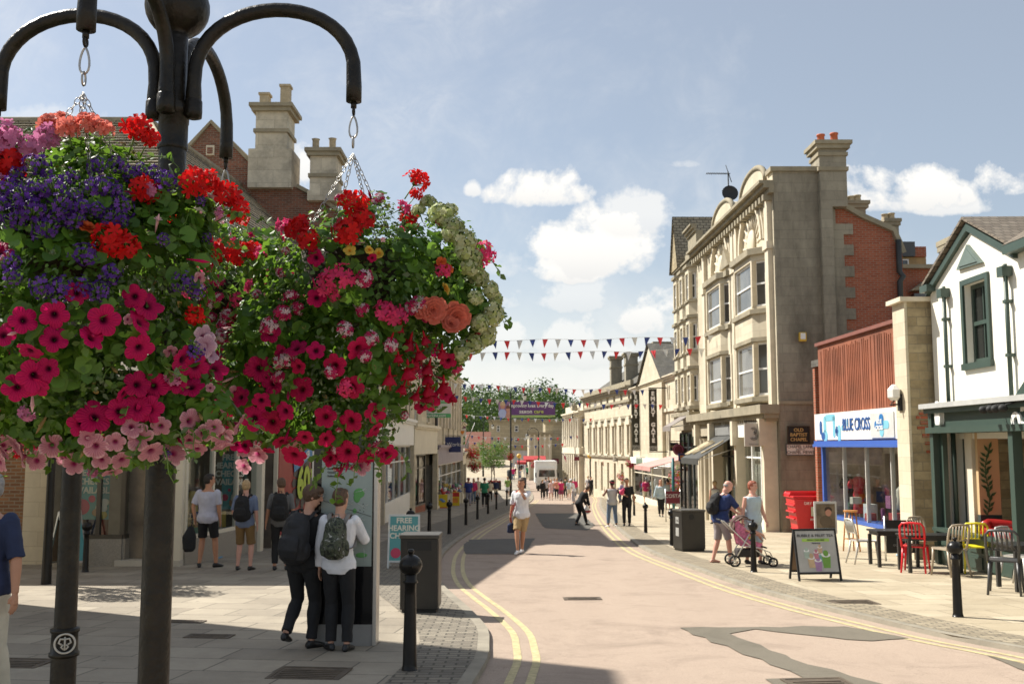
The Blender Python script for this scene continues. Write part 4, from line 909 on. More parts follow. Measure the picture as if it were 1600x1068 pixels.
for u in us:
    for a, b in ((z1a, z1b), (z2a, z2b), (z0a, z0b)): window(F5.M, u-.42, u+.42, a, b, B5, w=-.2, fr=.07, bars=(2, 1), rail=False)
m = F5.mb()
for u in us: m.box(u-.62, u-.44, 0, .12, z1a-.2, z1b+.1); m.box(u+.44, u+.62, 0, .12, z1a-.2, z1b+.1); m.box(u-.7, u+.7, 0, .2, z1b+.1, z1b+.26); m.prism([(u-.75, z1b+.26), (u+.75, z1b+.26), (u+.5, z1b+.6), (u, z1b+.78), (u-.5, z1b+.6)], 0, .2); m.box(u-.7, u+.7, 0, .2, z1a-.3, z1a-.12)
m.build('window_surround', TRIM, B5)
m = F5.mb(); cornice(m, -.1, F5.L+.1, zt5, .5, .5); m.box(0, F5.L, -.2, .05, zt5, zt5+.4)
for py in (655, 712, 632): z_ = Zf(950, py); m.box(0, F5.L, 0, .16, z_-.1, z_+.1)
m.build('cornice', DARKTRIM, B5)
m = F5.mb(); m.add([(0, -.3, zt5+.1), (F5.L, -.3, zt5+.1), (F5.L-3, -4.5, zt5+3.2), (0, -4.5, zt5+3.2)], [(0, 1, 2, 3)]); m.add([(F5.L, -.3, zt5+.1), (F5.L, -9, zt5+.1), (F5.L-3, -4.5, zt5+3.2)], [(0, 1, 2)]); m.build('roof', SLATE, B5)
for a, b, Y in ((955, 972, 84), (978, 997, 80)):
    chimney('', at(a, 590, Y).x, at(b, 590, Y).x, Y, Y+1.2, zt5, at(a, 561 if a < 960 else 556, Y).z, STONED, 0, POTB, parent=B5)
F6 = Fac((6.9, 95.4), (5.9, 108), (-1, 0)); U = lambda px, py=700: F6.uz(px, py)[0]; Zf = lambda px, py: F6.uz(px, py)[1]
B6 = thing('columned_bank', 'small classical stone bank with columns at the far end of the right side', 'building', (6.5, 100, zg(100)))
z6 = Zf(895, 645); g6 = zg(105)-.4
m = F6.wall(0, F6.L, g6, z6, (), 0); m.slab([(.01, -.05), (F6.L, -.05), (F6.L, -9), (.01, -9)], g6, z6-.1); m.build('wall', STONE, B6)
m = F6.mb(); cornice(m, -.1, F6.L+.1, z6, .6, .6); m.box(0, F6.L, -1, .1, z6, z6+.7); m.box(0, F6.L, 0, .5, Zf(895, 708), Zf(895, 698)); m.build('cornice', TRIM, B6)
m = F6.mb()
for i in range(8): m.lathe([(.34, Zf(895, 697)), (.30, Zf(895, 690)), (.27, z6-.8), (.38, z6-.6)], 10, 0, Matrix.Translation((.7+i*(F6.L-1.4)/7, .3, 0))); m.box(.4+i*(F6.L-1.4)/7, 1.0+i*(F6.L-1.4)/7, 0, .5, g6, Zf(895, 709))
m.build('column', TRIM, B6)
m = F6.mb(); [m.box(1.3+i*(F6.L-1.4)/7, 1.9+i*(F6.L-1.4)/7, 0, .03, a, b) for i in range(7) for a, b in ((Zf(895, 696), z6-1), (Zf(895, 755), Zf(895, 715)))]; m.build('window', PANE, B6)
p = at(898, 641, 98); m = MB(); m.box(p.x-.25, p.x+.25, 98, 98.5, z6+.6, p.z); m.lathe([(.3, p.z), (.34, p.z+.2), (.1, p.z+.7), (.03, p.z+1)], 10, 0, Matrix.Translation((p.x, 98.2, 0))); m.build('finial', DARKTRIM, B6)
# the buildings that close the street
def block(name, label, px0, px1, py_top, Y, depth, mat, wins=(), roof=None, ridge=0, zbase=None, trim=DARKTRIM, wmt=PANE, cols=0):
    a, b = at(px0, py_top, Y), at(px1, py_top, Y); t_ = thing(name, label, 'building', ((a.x+b.x)/2, Y, zg(Y)))
    FF = Fac((a.x, Y), (b.x, Y), (0, -1)); z0 = zg(Y)-.5 if zbase is None else zbase
    ops = [(at(p0, p2, Y).x-a.x, at(p1, p2, Y).x-a.x, at(p0, p3, Y).z, at(p0, p2, Y).z) for p0, p1, p2, p3 in wins]
    m = FF.wall(0, FF.L, z0, a.z, ops, .25); m.slab([(0, -.3), (FF.L, -.3), (FF.L, -depth), (0, -depth)], z0, a.z-.05); m.add([(0, 0, z0), (0, -.3, z0), (0, -.3, a.z), (0, 0, a.z)], [(0, 1, 2, 3)]); m.add([(FF.L, 0, z0), (FF.L, -.3, z0), (FF.L, -.3, a.z), (FF.L, 0, a.z)], [(0, 1, 2, 3)]); m.build('wall', mat, t_)
    for o in ops: window(FF.M, *o, t_, w=-.2, fr=.1, rail=True, pmat=wmt)
    m = FF.mb(); cornice(m, -.2, FF.L+.2, a.z+.1, .5, .4); m.build('cornice', trim, t_)
    if roof:
        m = FF.mb(); m.add([(-.2, .2, a.z), (FF.L+.2, .2, a.z), (FF.L+.2, -depth/2, a.z+ridge), (-.2, -depth/2, a.z+ridge), (-.2, -depth, a.z), (FF.L+.2, -depth, a.z)], [(0, 1, 2, 3), (3, 2, 5, 4), (0, 3, 4), (1, 2, 5)]); m.build('roof', roof, t_)
    return t_, FF
SHST = brickmat('weathered_ashlar', (.33, .28, .19), (.46, .39, .27), (.25, .21, .15), 1.2, .4, .02, dirt=.5, dirtc=(.22, .19, .13), bump=.3)
block('stone_building', 'plain square stone building closing the far end of the street below the wood', 764, 870, 656, 172, 12, SHST, [(776, 781, 664, 674), (804, 810, 664, 674), (776, 781, 682, 692), (804, 810, 682, 690), (832, 837, 682, 690), (776, 781, 700, 712), (804, 810, 700, 712)])
block('stone_building', 'dark weathered stone side wall beyond the small bank', 852, 884, 658, 128, 10, SHST, [], None)
t_, FF = block('stone_building', 'lower cream stone front with tall pilasters left of the parked lorry', 826, 862, 676, 124, 9, STONE, [], None)
m = FF.mb(); [m.box(i*.62, i*.62+.22, 0, .2, zg(124), at(840, 678, 124).z) for i in range(5)]; m.build('pilaster', TRIM, t_)
block('low_building', 'low red roofed building behind the street tree on the left', 728, 764, 705, 150, 8, mt('far_render', (.45, .38, .28), .9), [], mt('far_red_roof', (.22, .09, .06), .9), 3)
t_, FF = block('low_building', 'pale grey hoarding building at the foot of the far square building', 800, 828, 699, 150, 5, mt('pale_grey_wall', (.42, .42, .45), .9), [])
block('stone_building', 'shaded stone building between the square building and the columned front', 884, 900, 650, 140, 9, SHST, [])
def sign_board(label, px0, px1, py0, py1, Y, mat, txt=None, tm=None, ts=.3, th=.08, name='hanging_sign', wall_x=None, cat='sign', **kw):
    a, b = at(px0, py0, Y), at(px1, py1, Y); t_ = thing(name, label, cat, ((a.x+b.x)/2, Y, b.z))
    m = MB(); m.box(min(a.x, b.x), max(a.x, b.x), Y, Y+th, b.z, a.z); m.build('board', mat, t_, bevel=.006)
    if wall_x is not None: m = MB(); e = a.x if abs(wall_x-a.x) > abs(wall_x-b.x) else b.x; m.box(min(e, wall_x), max(e, wall_x), Y+.02, Y+.06, a.z+.05, a.z+.09); m.box(min(a.x, b.x)+.05, min(a.x, b.x)+.07, Y+.03, Y+.05, a.z, a.z+.06); m.box(max(a.x, b.x)-.07, max(a.x, b.x)-.05, Y+.03, Y+.05, a.z, a.z+.06); m.build('bracket', BLACKM, t_)
    if txt: text(txt, ts, tframe(((a.x+b.x)/2, Y-.008, (a.z+b.z)/2), (1, 0, 0)), tm or WHITE, t_, **kw)
    return t_, a, b
MAROON = mt('maroon_board', (.16, .015, .03), .6); PINKF = mt('pink_flag_cloth', (.48, .12, .20), .7); NAVY = mt('navy_board', (.02, .03, .12), .5); GOLD = mt('gold_lettering', (.55, .38, .14), .4); SIGNW = mt('off_white_sign', (.72, .70, .64), .6, .04); INK = mt('dark_ink', (.06, .06, .06), .7, 0)
sign_board('dark red rectangular sign on the dark stone wall beyond the bank', 862, 873, 716, 724, 127.5, MAROON)
sign_board('dark red sign on the columned bank front', 897, 905, 713, 719, 94, MAROON, wall_x=7)
t_, a, b = sign_board('small white square sign with dark emblem on the stone hall', 958, 968, 712, 721, 80, SIGNW, 'S', INK, .45, wall_x=8.5)
t_, a, b = sign_board('small green and red shop sign left of the arcade entrance', 994, 1004, 716, 727, 68, mt('pale_green_sign', (.45, .6, .5), .6), wall_x=9.4)
# sign of the phone shop
t_, a, b = sign_board('white hanging sign with a line drawn number three on the corner building', 1163, 1192, 661, 697, 33.3, mt('pale_putty_sign', (.50, .47, .41), .6, .04), None, wall_x=8.7)
c = (a+b)/2; m = MB(); s_ = .30
def arcpts(cx, cz, r, a0, a1, n=9): return [(cx+r*cos(a0+(a1-a0)*i/n), 33.27, cz+r*sin(a0+(a1-a0)*i/n)) for i in range(n+1)]
for r in (.10, .05): m.tube(arcpts(c.x, c.z+.14, r+.0, pi*.85, -pi*.5), .010, 5); m.tube(arcpts(c.x, c.z-.04, r+.03, pi*.5, -pi*.85), .010, 5)
m.build('emblem', INK, t_); text('Three.co.uk', .07, tframe((c.x, 33.27, b.z+.07), (1, 0, 0)), INK, t_)
text('PAUL', .26, tframe(fa.M @ V(((fa.uz(1145, 660)[0]), .40, fa.uz(1145, 662)[1])), -fa.u), WHITE, B2)
t_, a, b = sign_board('black plaque with gold letters reading OLD BAPTIST CHAPEL', 1231, 1265, 666, 692, 32.78, BLACKM, 'OLD\nBAPTIST\nCHAPEL', GOLD, .155, .05, name='wall_plaque', bold=.003)
m = MB(); e = .02; [m.box(*q) for q in ((a.x-e, b.x+e, 32.76, 32.82, a.z, a.z+e), (a.x-e, b.x+e, 32.76, 32.82, b.z-e, b.z), (a.x-e, a.x, 32.76, 32.82, b.z, a.z), (b.x, b.x+e, 32.76, 32.82, b.z, a.z))]; m.build('frame', mt('dark_bronze', (.06, .045, .025), .4), t_)
t_, a, b = sign_board('white street name sign for Chapel Lane below the black plaque', 1229, 1272, 694, 710, 32.78, SIGNW, None, name='street_sign', th=.04)
c = (a+b)/2; text('CHAPEL LANE', .135, tframe((c.x, 32.77, c.z+.09), (1, 0, 0)), INK, t_); text('LEADING TO', .05, tframe((c.x, 32.77, c.z), (1, 0, 0)), INK, t_); text('CHAPEL MEWS', .135, tframe((c.x, 32.77, c.z-.09), (1, 0, 0)), INK, t_)
m = MB(); e = .02; [m.box(*q) for q in ((a.x-e, b.x+e, 32.76, 32.82, a.z, a.z+e), (a.x-e, b.x+e, 32.76, 32.82, b.z-e, b.z), (a.x-e, a.x, 32.76, 32.82, b.z, a.z), (b.x, b.x+e, 32.76, 32.82, b.z, a.z))]; m.build('frame', INK, t_)
p = at(1254, 526, 32.8); t_ = thing('alarm_box', 'yellow edged alarm box high on the grey end wall', 'alarm box', p); m = MB(); m.box(p.x-.12, p.x+.12, 32.74, 32.86, p.z-.15, p.z+.15); m.build('case', mt('yellow_case', (.65, .42, .05), .5), t_, bevel=.02); m = MB(); m.box(p.x-.08, p.x+.08, 32.73, 32.74, p.z-.08, p.z+.12); m.build('badge', WHITE, t_)
# cluster of projecting signs and flags farther down
sign_board('small black projecting sign with pale writing by the pink flag', 1047, 1060, 691, 704, 50, BLACKM, 'HAIR', GOLD, .2, wall_x=8.7)
t_, a, b = sign_board('navy square sign with orange window emblem', 1060, 1071, 708, 720, 48, NAVY, wall_x=8.7); c = (a+b)/2
m = MB(); [m.box(c.x+i*.09-.035, c.x+i*.09+.035, 47.98, 48, c.z+k*.1-.04, c.z+k*.1+.04) for i in (-.5, .5) for k in (-.5, .5)]; m.build('emblem', mt('orange', (.7, .25, .03), .5), t_)
p = at(1060, 702, 49); t_ = thing('round_sign', 'round maroon projecting sign with pale ring', 'sign', p); m = MB(); m.lathe([(.28, 0), (.28, .06)], 20, 0, Matrix.Translation((p.x, 49, p.z)) @ Matrix.Rotation(pi/2, 4, 'X'), smooth=False); m.box(p.x, 8.6, 49, 49.03, p.z+.3, p.z+.33); m.build('disc', MAROON, t_); m = MB(); m.tube([(p.x+.21*cos(a_*pi/8), 48.93, p.z+.21*sin(a_*pi/8)) for a_ in range(16)], .018, 5, closed=True); m.build('ring', PINKF, t_)
m = MB(); m.build
def flag(label, px, py, Y, w_, h_, mat, pole, wall_x, sx_=1):
    p = at(px, py, Y); t_ = thing('flag', label, 'flag', p); q = at(*pole, Y); m = MB(); m.tube([p, q, (wall_x, Y, q.z-.3)], .025, 6); m.build('flagpole', WHITE, t_)
    m = MB(); n_ = 6; vs = []; fs = []; d = (q-p)
    for i in range(n_+1):
        for j in range(3): k = i/n_; o = p.lerp(q, k*.85); vs.append((o.x+sx_*j*w_*.12*(1-k)+.03*sin(i+j), Y+.08*sin(i*1.3+j), o.z-h_*(j/2)*(1-.55*k)))
    for i in range(n_):
        for j in range(2): a = i*3+j; fs.append((a, a+1, a+4, a+3))
    m.add(vs, fs, 0, True); m.build('cloth', mat, t_)
flag('pink flag hanging beside the lower bays of the bay-windowed building', 1073, 636, 47, 1.2, .9, PINKF, (1087, 668), 8.6)
flag('pink flag on the small columned bank', 878, 706, 96, 1.6, 1.0, PINKF, (886, 716), 6.9)
flag('pink flag on the front of the long stone hall', 927, 700, 90, 1.6, 1.0, PINKF, (934, 712), 7.5)
flag('small purple flag high on the left side shops', 724, 660, 80, 1.2, .9, mt('purple_cloth', (.25, .08, .2), .7), (729, 668), -4.5, -1)
flag('tall pale grey flag leaning out from the left side shops', 742, 660, 78, 3.5, 1.9, mt('pale_grey_cloth', (.5, .47, .47), .7), (730, 688), -4.5, -1)
# awnings
def awning(label, Fc, u0, u1, za, zb, pr, mat, txt=None, tm=None, valance=.22, w0=.3):
    t_ = thing('awning', label, 'awning', Fc.M @ V(((u0+u1)/2, pr, zb)))
    m = Fc.mb(); m.add([(u0, w0, za), (u1, w0, za), (u1, pr, zb), (u0, pr, zb), (u0, w0, za-.03), (u1, w0, za-.03), (u1, pr, zb-.03), (u0, pr, zb-.03)], [(0, 1, 2, 3), (4, 5, 6, 7), (0, 3, 7, 4), (1, 2, 6, 5)]); m.build('canopy', mat, t_)
    m = Fc.mb(); m.box(u0, u1, pr, pr+.02, zb-valance, zb+.01); m.build('valance', mat if not txt else WHITE, t_)
    m = Fc.mb(); [m.tube([(u, w0, za-.5), (u, pr, zb-.06)], .02, 5) for u in (u0+.05, u1-.05)]; m.tube([(u0, pr-.02, zb-.03), (u1, pr-.02, zb-.03)], .035, 6); m.build('frame', SILVER, t_)
    return t_
U = lambda px, py=690: fa.uz(px, py)[0]
aw = awning('dark striped shop awning with cream swirls and white front rail', fa, U(1163), U(1131), fa.uz(1150, 679)[1], fa.uz(1150, 711)[1]-.12, 1.75, mt('black_awning', (.045, .045, .04), .7))
m = fa.mb(); rr = random.Random(5); u0_, u1_ = U(1163), U(1131); za, zb = fa.uz(1150, 679)[1], fa.uz(1150, 711)[1]-.12
for i in range(9):
    a = rr.uniform(.05, .9); pts_ = []
    for k in range(7): u = u0_+(u1_-u0_)*min(1, a+.025*k); v = .30+.09*k+.05*sin(k*2+i); pts_.append((u, .3+1.45*v, za+(zb-za)*v+.02))
    m.tube(pts_, .05, 4)
m.build('swirl_print', mt('cream_print', (.55, .45, .28), .7), aw)
awning('faded pink sloping awning before the arcade entrance', F4, 3.2, 8.5, F4.uz(1060, 715)[1]+.1, F4.uz(1040, 735)[1]+.4, 2.4, mt('faded_pink_awning', (.55, .28, .25), .8))
awning('grey slatted canopy over the shop beside the black awning', F3, .2, 2.4, base_-.15, base_-.75, 1.3, mt('grey_awning', (.22, .19, .17), .8))
def aw_far(label, px0, px1, py0, py1, Y, mat): a, b = at(px0, py0, Y), at(px1, py1, Y); t_ = thing('awning', label, 'awning', ((a.x+b.x)/2, Y, b.z)); m = MB(); m.add([(a.x, Y+1.5, a.z), (b.x, Y+1.5, a.z), (b.x, Y, b.z+.25), (a.x, Y, b.z+.25), (a.x, Y, b.z), (b.x, Y, b.z)], [(0, 1, 2, 3), (3, 2, 5, 4)]); m.build('canopy', mat, t_); m = MB(); [m.box(x-.04, x+.04, Y+.02, Y+.1, zg(Y), b.z+.2) for x in (a.x+.1, b.x-.1)]; m.build('post', WHITE, t_)
REDA = mt('red_canvas', (.40, .03, .03), .7)
aw_far('long red market awning in front of the far square building', 818, 853, 712, 721, 118, REDA); aw_far('small bright red awning near the orange beacon', 808, 822, 719, 725, 112, REDA)
# purple banner strung across the street
YB = 100; a, b = at(779, 627, YB), at(867.5, 652, YB); t_ = thing('street_banner', 'wide purple banner with green stripe strung across the street', 'banner', ((a.x+b.x)/2, YB, b.z))
m = MB(); m.box(a.x, b.x, YB, YB+.04, b.z, a.z); m.build('cloth', mt('purple_banner', (.13, .05, .17), .7), t_)
m = MB(); m.box(a.x+1.3, b.x, YB-.01, YB-.002, b.z, b.z+.24); m.build('stripe', mt('lime_stripe', (.35, .48, .16), .7), t_)
m = MB(); m.box(a.x, a.x+1.25, YB-.01, YB-.002, b.z, a.z); m.build('photo_panel', mt('mauve_photo', (.30, .16, .28), .7), t_)
m = MB(); [m.ball((a.x+x, YB-.02, a.z-z), (r, .02, r*1.2), 10, 6, k) for x, z, r, k in ((.42, .45, .26, 0), (.42, .3, .28, 1), (.95, .8, .22, 0), (.95, .62, .22, 2), (.4, 1.2, .4, 3), (1.0, 1.35, .3, 0))]; m.build('portraits', [mt('photo_skin', (.5, .25, .18), .7), mt('photo_fair_hair', (.5, .35, .2), .7), mt('photo_brown_hair', (.15, .06, .04), .7), mt('photo_shirt', (.4, .45, .65), .7)], t_)
text('Improving lives Every day', .50, tframe((a.x*.42+b.x*.58, YB-.02, a.z-.42), (1, 0, 0)), SIGNW, t_, bold=.01, sx=.88); text('saxon', .56, tframe((a.x*.52+b.x*.48, YB-.02, a.z-1.0), (1, 0, 0)), SIGNW, t_, bold=.01); text('care', .56, tframe((a.x*.29+b.x*.71, YB-.02, a.z-1.0), (1, 0, 0)), mt('lime_text', (.5, .55, .12), .7), t_, bold=.01)
m = MB(); m.tube([(-5.5, YB, a.z+.3), a, b, (6.3, YB, a.z+.3)], .02, 4); m.tube([(-5.5, YB, b.z-.1), (a.x, YB, b.z), (b.x, YB, b.z), (6.3, YB, b.z-.1)], .02, 4); m.build('cord', BLACKM, t_)

# ---------------------------------------------------------------- left: corner building with hipped roof
L1 = thing('corner_shops', 'cream corner building with a hipped stone tile roof and glazed hearing shop', 'building', (-7, 21, zg(21)))
eL = 6.25; gL = zg(22)-.3
fL = Fac((-6.70, 20.4), (-5.52, 32.9), (1, 0)); fF = Fac((-9.9, 20.4), (-6.70, 20.4), (0, -1))
zsT = 2.9
MB().slab([(-6.72, 20.42), (-5.54, 32.9), (-14, 33.4), (-15, 20.9), (-9.9, 20.9), (-9.9, 20.42)], zsT, eL).build('wall', RENDER, L1)
MB().slab([(-9.3, 22.5), (-8.2, 32.9), (-14, 33.4), (-15, 21.2), (-10, 21.2)], gL-.5, zsT).build('rear_wall', INTER, L1)
m = MB(); A = V((-6.25, 19.95, eL)); Bq = V((-5.0, 33.2, eL)); R1 = V((-10.15, 27, 10.75)); R2 = V((-9.3, 36, 10.75)); D = V((-24, 19.95, eL)); RL = V((-24, 27, 10.75))
m.add([D, A, R1, RL], [(0, 1, 2, 3)]); m.add([A, Bq, R2, R1], [(0, 1, 2, 3)]); m.add([RL, R1, R2, (-24, 36, eL)], [(0, 1, 2, 3)]); m.build('roof', TILE, L1)
m = MB()   # rows of thick stone tiles standing proud on the slopes
def rows_on(m, P0, P1, Q0, Q1, n_, h=.035):
    for i in range(n_):
        a, b = P0.lerp(Q0, i/n_), P1.lerp(Q1, i/n_); c, d = P0.lerp(Q0, (i+1.15)/n_), P1.lerp(Q1, (i+1.15)/n_)
        nr = (b-a).cross(c-a).normalized(); nr = nr if nr.z > 0 else -nr
        m.add([a+nr*h*2, b+nr*h*2, d+nr*.005, c+nr*.005, a, b], [(0, 1, 2, 3), (0, 1, 5, 4)])
rows_on(m, V((-20, 19.95, eL)), A, V((-20, 27, 10.75)), R1, 34); rows_on(m, A, Bq, R1, R2, 24, .02); m.build('tile_courses', TILE, L1)
m = MB(); m.tube([A, R1], .09, 6); m.tube([R1, R2], .1, 6); m.tube([RL, R1], .1, 6); m.build('ridge', DARKTRIM, L1)
m = MB(); m.tube([D+V((0, .15, -.06)), A+V((-.1, .15, -.06)), Bq+V((-.12, 0, -.06))], .08, 6); m.build('gutter', PIPE, L1)
m = MB(); m.slab([(-6.55, 20.25), (-5.3, 33), (-5.6, 33), (-6.85, 20.5)], eL-.4, eL-.02); m.slab([(-15, 20.25), (-6.55, 20.25), (-6.55, 20.4), (-15, 20.4)], eL-.4, eL-.02); m.build('eaves_board', CREAMP, L1)
for Yw in (21.8, 24.5, 27.5, 30.3): u = fL.L*(Yw-20.4)/12.5; window(fL.M, u-.6, u+.6, 3.9, 5.5, L1, w=.005, fr=.08, bars=(2, 2), sill=TRIM)
for xw in (.9, 2.4): window(fF.M, xw-.5, xw+.5, 3.9, 5.5, L1, w=.005, fr=.08, bars=(2, 2), sill=TRIM)
# brick wall and stone pilaster at the far left
m = MB(); m.box(-16, at(38, 800, 20.95).x, 20.95, 21.2, gL-.5, zsT); m.build('brick_wall', BRICK2, L1)
m = MB(); m.box(at(38, 800, 20.85).x, at(76, 800, 20.85).x, 20.8, 21.2, gL-.5, zsT); m.build('stone_pilaster', STONE, L1)
# hearing shop: front window, corner, door recess and side windows
fascL = mt('pale_shop_fascia', (.50, .47, .40), .6)
m = MB(); m.slab([(-9.95, 20.38), (-6.68, 20.38), (-5.5, 32.9), (-5.8, 32.9), (-6.95, 20.75), (-9.95, 20.75)], 2.3, 2.9); m.build('fascia', fascL, L1)
TEAL = mt('teal_poster', (.10, .33, .33), .6, .05); LETW = mt('poster_lettering', (.75, .72, .6), .7, 0); PINKP = mt('poster_pink', (.55, .06, .12), .7, 0)
GR = mt('speckled_stone_riser', (.30, .27, .22), .6, .3, 60); ALU = mt('bronze_shop_frame', (.07, .06, .045), .4)
PF = Fac((at(78, 800, 20.5).x, 20.5), (at(193, 800, 20.5).x, 20.5), (0, -1)); zr = at(150, 838, 20.5).z-zg(20.5)
shopfront(PF, L1, 0, PF.L, zg(20.5), 2.3, ALU, 3, zr, .0, inner=2.2, im=mt('dim_shop_interior', (.22, .18, .13), .9, .4, 1.5), transom=False, rmat=GR, seed=31)
PD = Fac((at(193, 800, 20.5).x, 20.5), (at(240, 800, 22.2).x, 22.2), (0.5, -1)); shopfront(PD, L1, 0.0, .45, zg(20.5), 2.3, ALU, 1, zr, 0, inner=.3, transom=False, rmat=GR, props=False)
m = MB(); m.box(at(200, 800, 22).x, at(285, 800, 22).x, 22.2, 22.25, gL, 2.3); m.build('door_recess', DARK, L1)
ps = at(278, 800, 20.6); m = MB(); m.box(ps.x-.12, ps.x+.14, 20.4, 20.8, gL, 2.4); pe = at(402, 800, 24.6); m.box(pe.x-.12, pe.x+.14, 24.4, 24.7, gL, 2.4); pg = at(588, 800, 33); m.build('pilaster', CREAMP, L1)
m = MB(); m.slab([(at(180, 880, 20.4).x, 20.35), (at(282, 880, 20.4).x, 20.35), (at(282, 880, 20.4).x, 22), (at(180, 880, 20.4).x, 22)], zg(20)-.2, zg(20)+.10); m.build('doorstep', mt('pale_step', (.5, .46, .38), .8), L1)
PS = Fac((ps.x+.1, 20.6), (pe.x, 24.5), (1, 0)); zrs = at(330, 830, 22).z-zg(22)
shopfront(PS, L1, 0, PS.L, zg(22.5), 2.4, CREAMP, 3, zrs, .02, inner=1.6, im=mt('dim_shop_interior', (.2,)*3), transom=False, rmat=GR, seed=33)
P6 = Fac((pe.x+.1, 24.7), (-5.9, 29), (1, 0))
RED = mt('red_sale_hoarding', (.30, .012, .012), .5, .1); LIME = mt('lime_figures', (.42, .55, .03), .5, .05); BLUE = mt('blue_strip', (.04, .22, .45), .5, .05)
m = P6.mb(); m.box(0, .9, -1.5, -1.4, gL, 2.4); m.build('dark_doorway', DARK, L1)
shopfront(P6, L1, 1.0, P6.L, zg(26), 2.4, CREAMP, 2, .25, .02, inner=1.4, transom=False, seed=35)
m = P6.mb(); m.box(1.05, P6.L-.05, .06, .09, zg(26)+.3, 2.3); m.build('sale_hoarding', RED, L1)
c = at(470, 752, 27.0); nrm = P6.n; o6 = P6.M @ V((P6.uz(467, 752)[0], .14, P6.uz(467, 752)[1])); rgt = -P6.u if (-P6.u).x > 0 else P6.u
m = MB(tframe(o6-P6.n*.04, rgt)); rr = random.Random(2)
for i in range(12): a_ = 2*pi*i/12; m.add([(0, 0, .003+i*.0002), (1.0*cos(a_-.2)*rr.uniform(.8, 1.1), .62*sin(a_-.2), .003+i*.0002), (1.15*cos(a_)*rr.uniform(.8, 1.2), .8*sin(a_), .003+i*.0002), (1.0*cos(a_+.22), .62*sin(a_+.22), .003+i*.0002)], [(0, 1, 2, 3)])
m.build('black_burst', mt('black_burst', (.03, .03, .035), .5), L1)
text('60', 1.15, tframe(o6+P6.n*.0-V((0, 0, .06)), rgt), LIME, L1, bold=.05, sx=1.15); text('%', .35, tframe(o6+rgt*.85+V((0, 0, .2)), rgt), LIME, L1, bold=.01)
r2 = (rgt+V((0, 0, .22))).normalized(); o7 = P6.M @ V((P6.uz(468, 715)[0], .14, P6.uz(468, 715)[1])); m = MB(tframe(o7, r2, r2.cross(P6.n)*(-1 if r2.cross(P6.n).z < 0 else 1))); m.box(-1.0, 1.0, -.16, .16, -.03, -.02); m.build('blue_strip', BLUE, L1)
up2 = r2.cross(P6.n); up2 = up2 if up2.z > 0 else -up2
text('FURTHER', .27, tframe(o7, r2, up2), WHITE, L1, bold=.006)
o8 = P6.M @ V((P6.uz(485, 790)[0], .14, P6.uz(485, 790)[1])); m = MB(tframe(o8, r2, up2)); m.box(-1.0, .6, -.12, .12, -.03, -.02); m.build('blue_strip', BLUE, L1)
def poster(label, px0, px1, py0, py1, Y, par=None):
    a, b = at(px0, py0, Y), at(px1, py1, Y); t_ = thing('poster', label, 'poster', ((a.x+b.x)/2, Y, b.z)); m = MB(); m.box(a.x, b.x, Y, Y+.01, b.z, a.z); m.build('sheet', TEAL, t_); w_ = b.x-a.x; cx = (a.x+b.x)/2; h_ = a.z-b.z
    text('FREE\nHEARING\nCHECKS\nAVAILABLE', h_*.155, tframe((cx-.02, Y-.006, a.z-h_*.26), (1, 0, 0)), LETW, t_, bold=.006, sx=.95)
    m = MB(); T_ = lambda x, z: Matrix.Translation((x, Y-.004, z)) @ Matrix.Rotation(pi/2, 4, 'X')
    m.lathe([(w_*.2, -.001), (w_*.2, .001)], 20, 0, T_(a.x+w_*.2, b.z+h_*.22)); m.lathe([(w_*.09, -.001), (w_*.09, .001)], 16, 0, T_(a.x+w_*.45, b.z+h_*.36)); m.build('pink_spot', PINKP, t_)
    m = MB(); [m.ball((cx+w_*x, Y-.006, b.z+h_*z), (w_*r, .004, h_*r*.55), 10, 6, k) for x, z, r, k in ((.2, .2, .16, 0), (.28, .3, .12, 0), (.08, .12, .12, 1), (.22, .08, .14, 2))]; m.build('drawing', [LETW, mt('poster_tan', (.5, .3, .15), .7), mt('poster_yellow', (.6, .45, .08), .7)], t_)
poster('large teal FREE HEARING CHECKS poster in the shop window facing the camera', 119, 176, 722, 811, 20.62)
poster('narrow teal poster inside the shop window behind the man in white', 348, 372, 712, 795, 23.3)
# brick gabled building with the two great chimneys
LB = thing('gabled_brick_building', 'old brick gabled building rising behind the hipped roof', 'building', (-9, 34, zg(34)))
P = lambda px, py, Y=34.: (at(px, py, Y).x, at(px, py, Y).z)
m = MB(); m.prism([(P(285, 300)[0], gL), P(285, 242), P(330, 192), P(400, 264), P(400, 295), P(466, 292), P(505, 314), P(550, 345), (-5.5, P(560, 352)[1]), (-5.5, gL)], 34, 41); m.build('wall', BRICK3, LB)
m = MB()
for pts_ in (((281, 244), (330, 190), (402, 262)), ((464, 290), (505, 312), (562, 352))): q = [at(*p_, 33.95) for p_ in pts_]; m.tube(q, .09, 4, smooth=False)
m.build('coping', DARKTRIM, LB)
m = MB(); a, b = at(323, 228, 33.97), at(335, 243, 33.97); m.box(a.x, b.x, 33.9, 34, b.z, a.z); m.build('vent', TRIM, LB)
m = MB(); a, b = at(325, 231, 33.97), at(333, 241, 33.97); m.box(a.x, b.x, 33.88, 33.9, b.z, a.z); m.build('vent_panel', BRICK3, LB)
CHS = brickmat('pale_chimney_stone', (.52, .46, .35), (.70, .63, .49), (.42, .37, .28), 1.1, .45, .008, dirt=.6, dirtc=(.13, .12, .10), bump=.3, dscale=.7)
k = chimney('', at(400, 200, 33.8).x, at(449, 200, 33.8).x, 33.75, 34.95, P(400, 236)[1], P(430, 178)[1], CHS, 0, POTB, parent=LB)
m = MB(); a = at(388, 236, 33.7); m.box(a.x, at(456, 240, 33.7).x, 33.7, 35.05, P(400, 296)[1], P(400, 236)[1]); m.build('base', CHS, k)
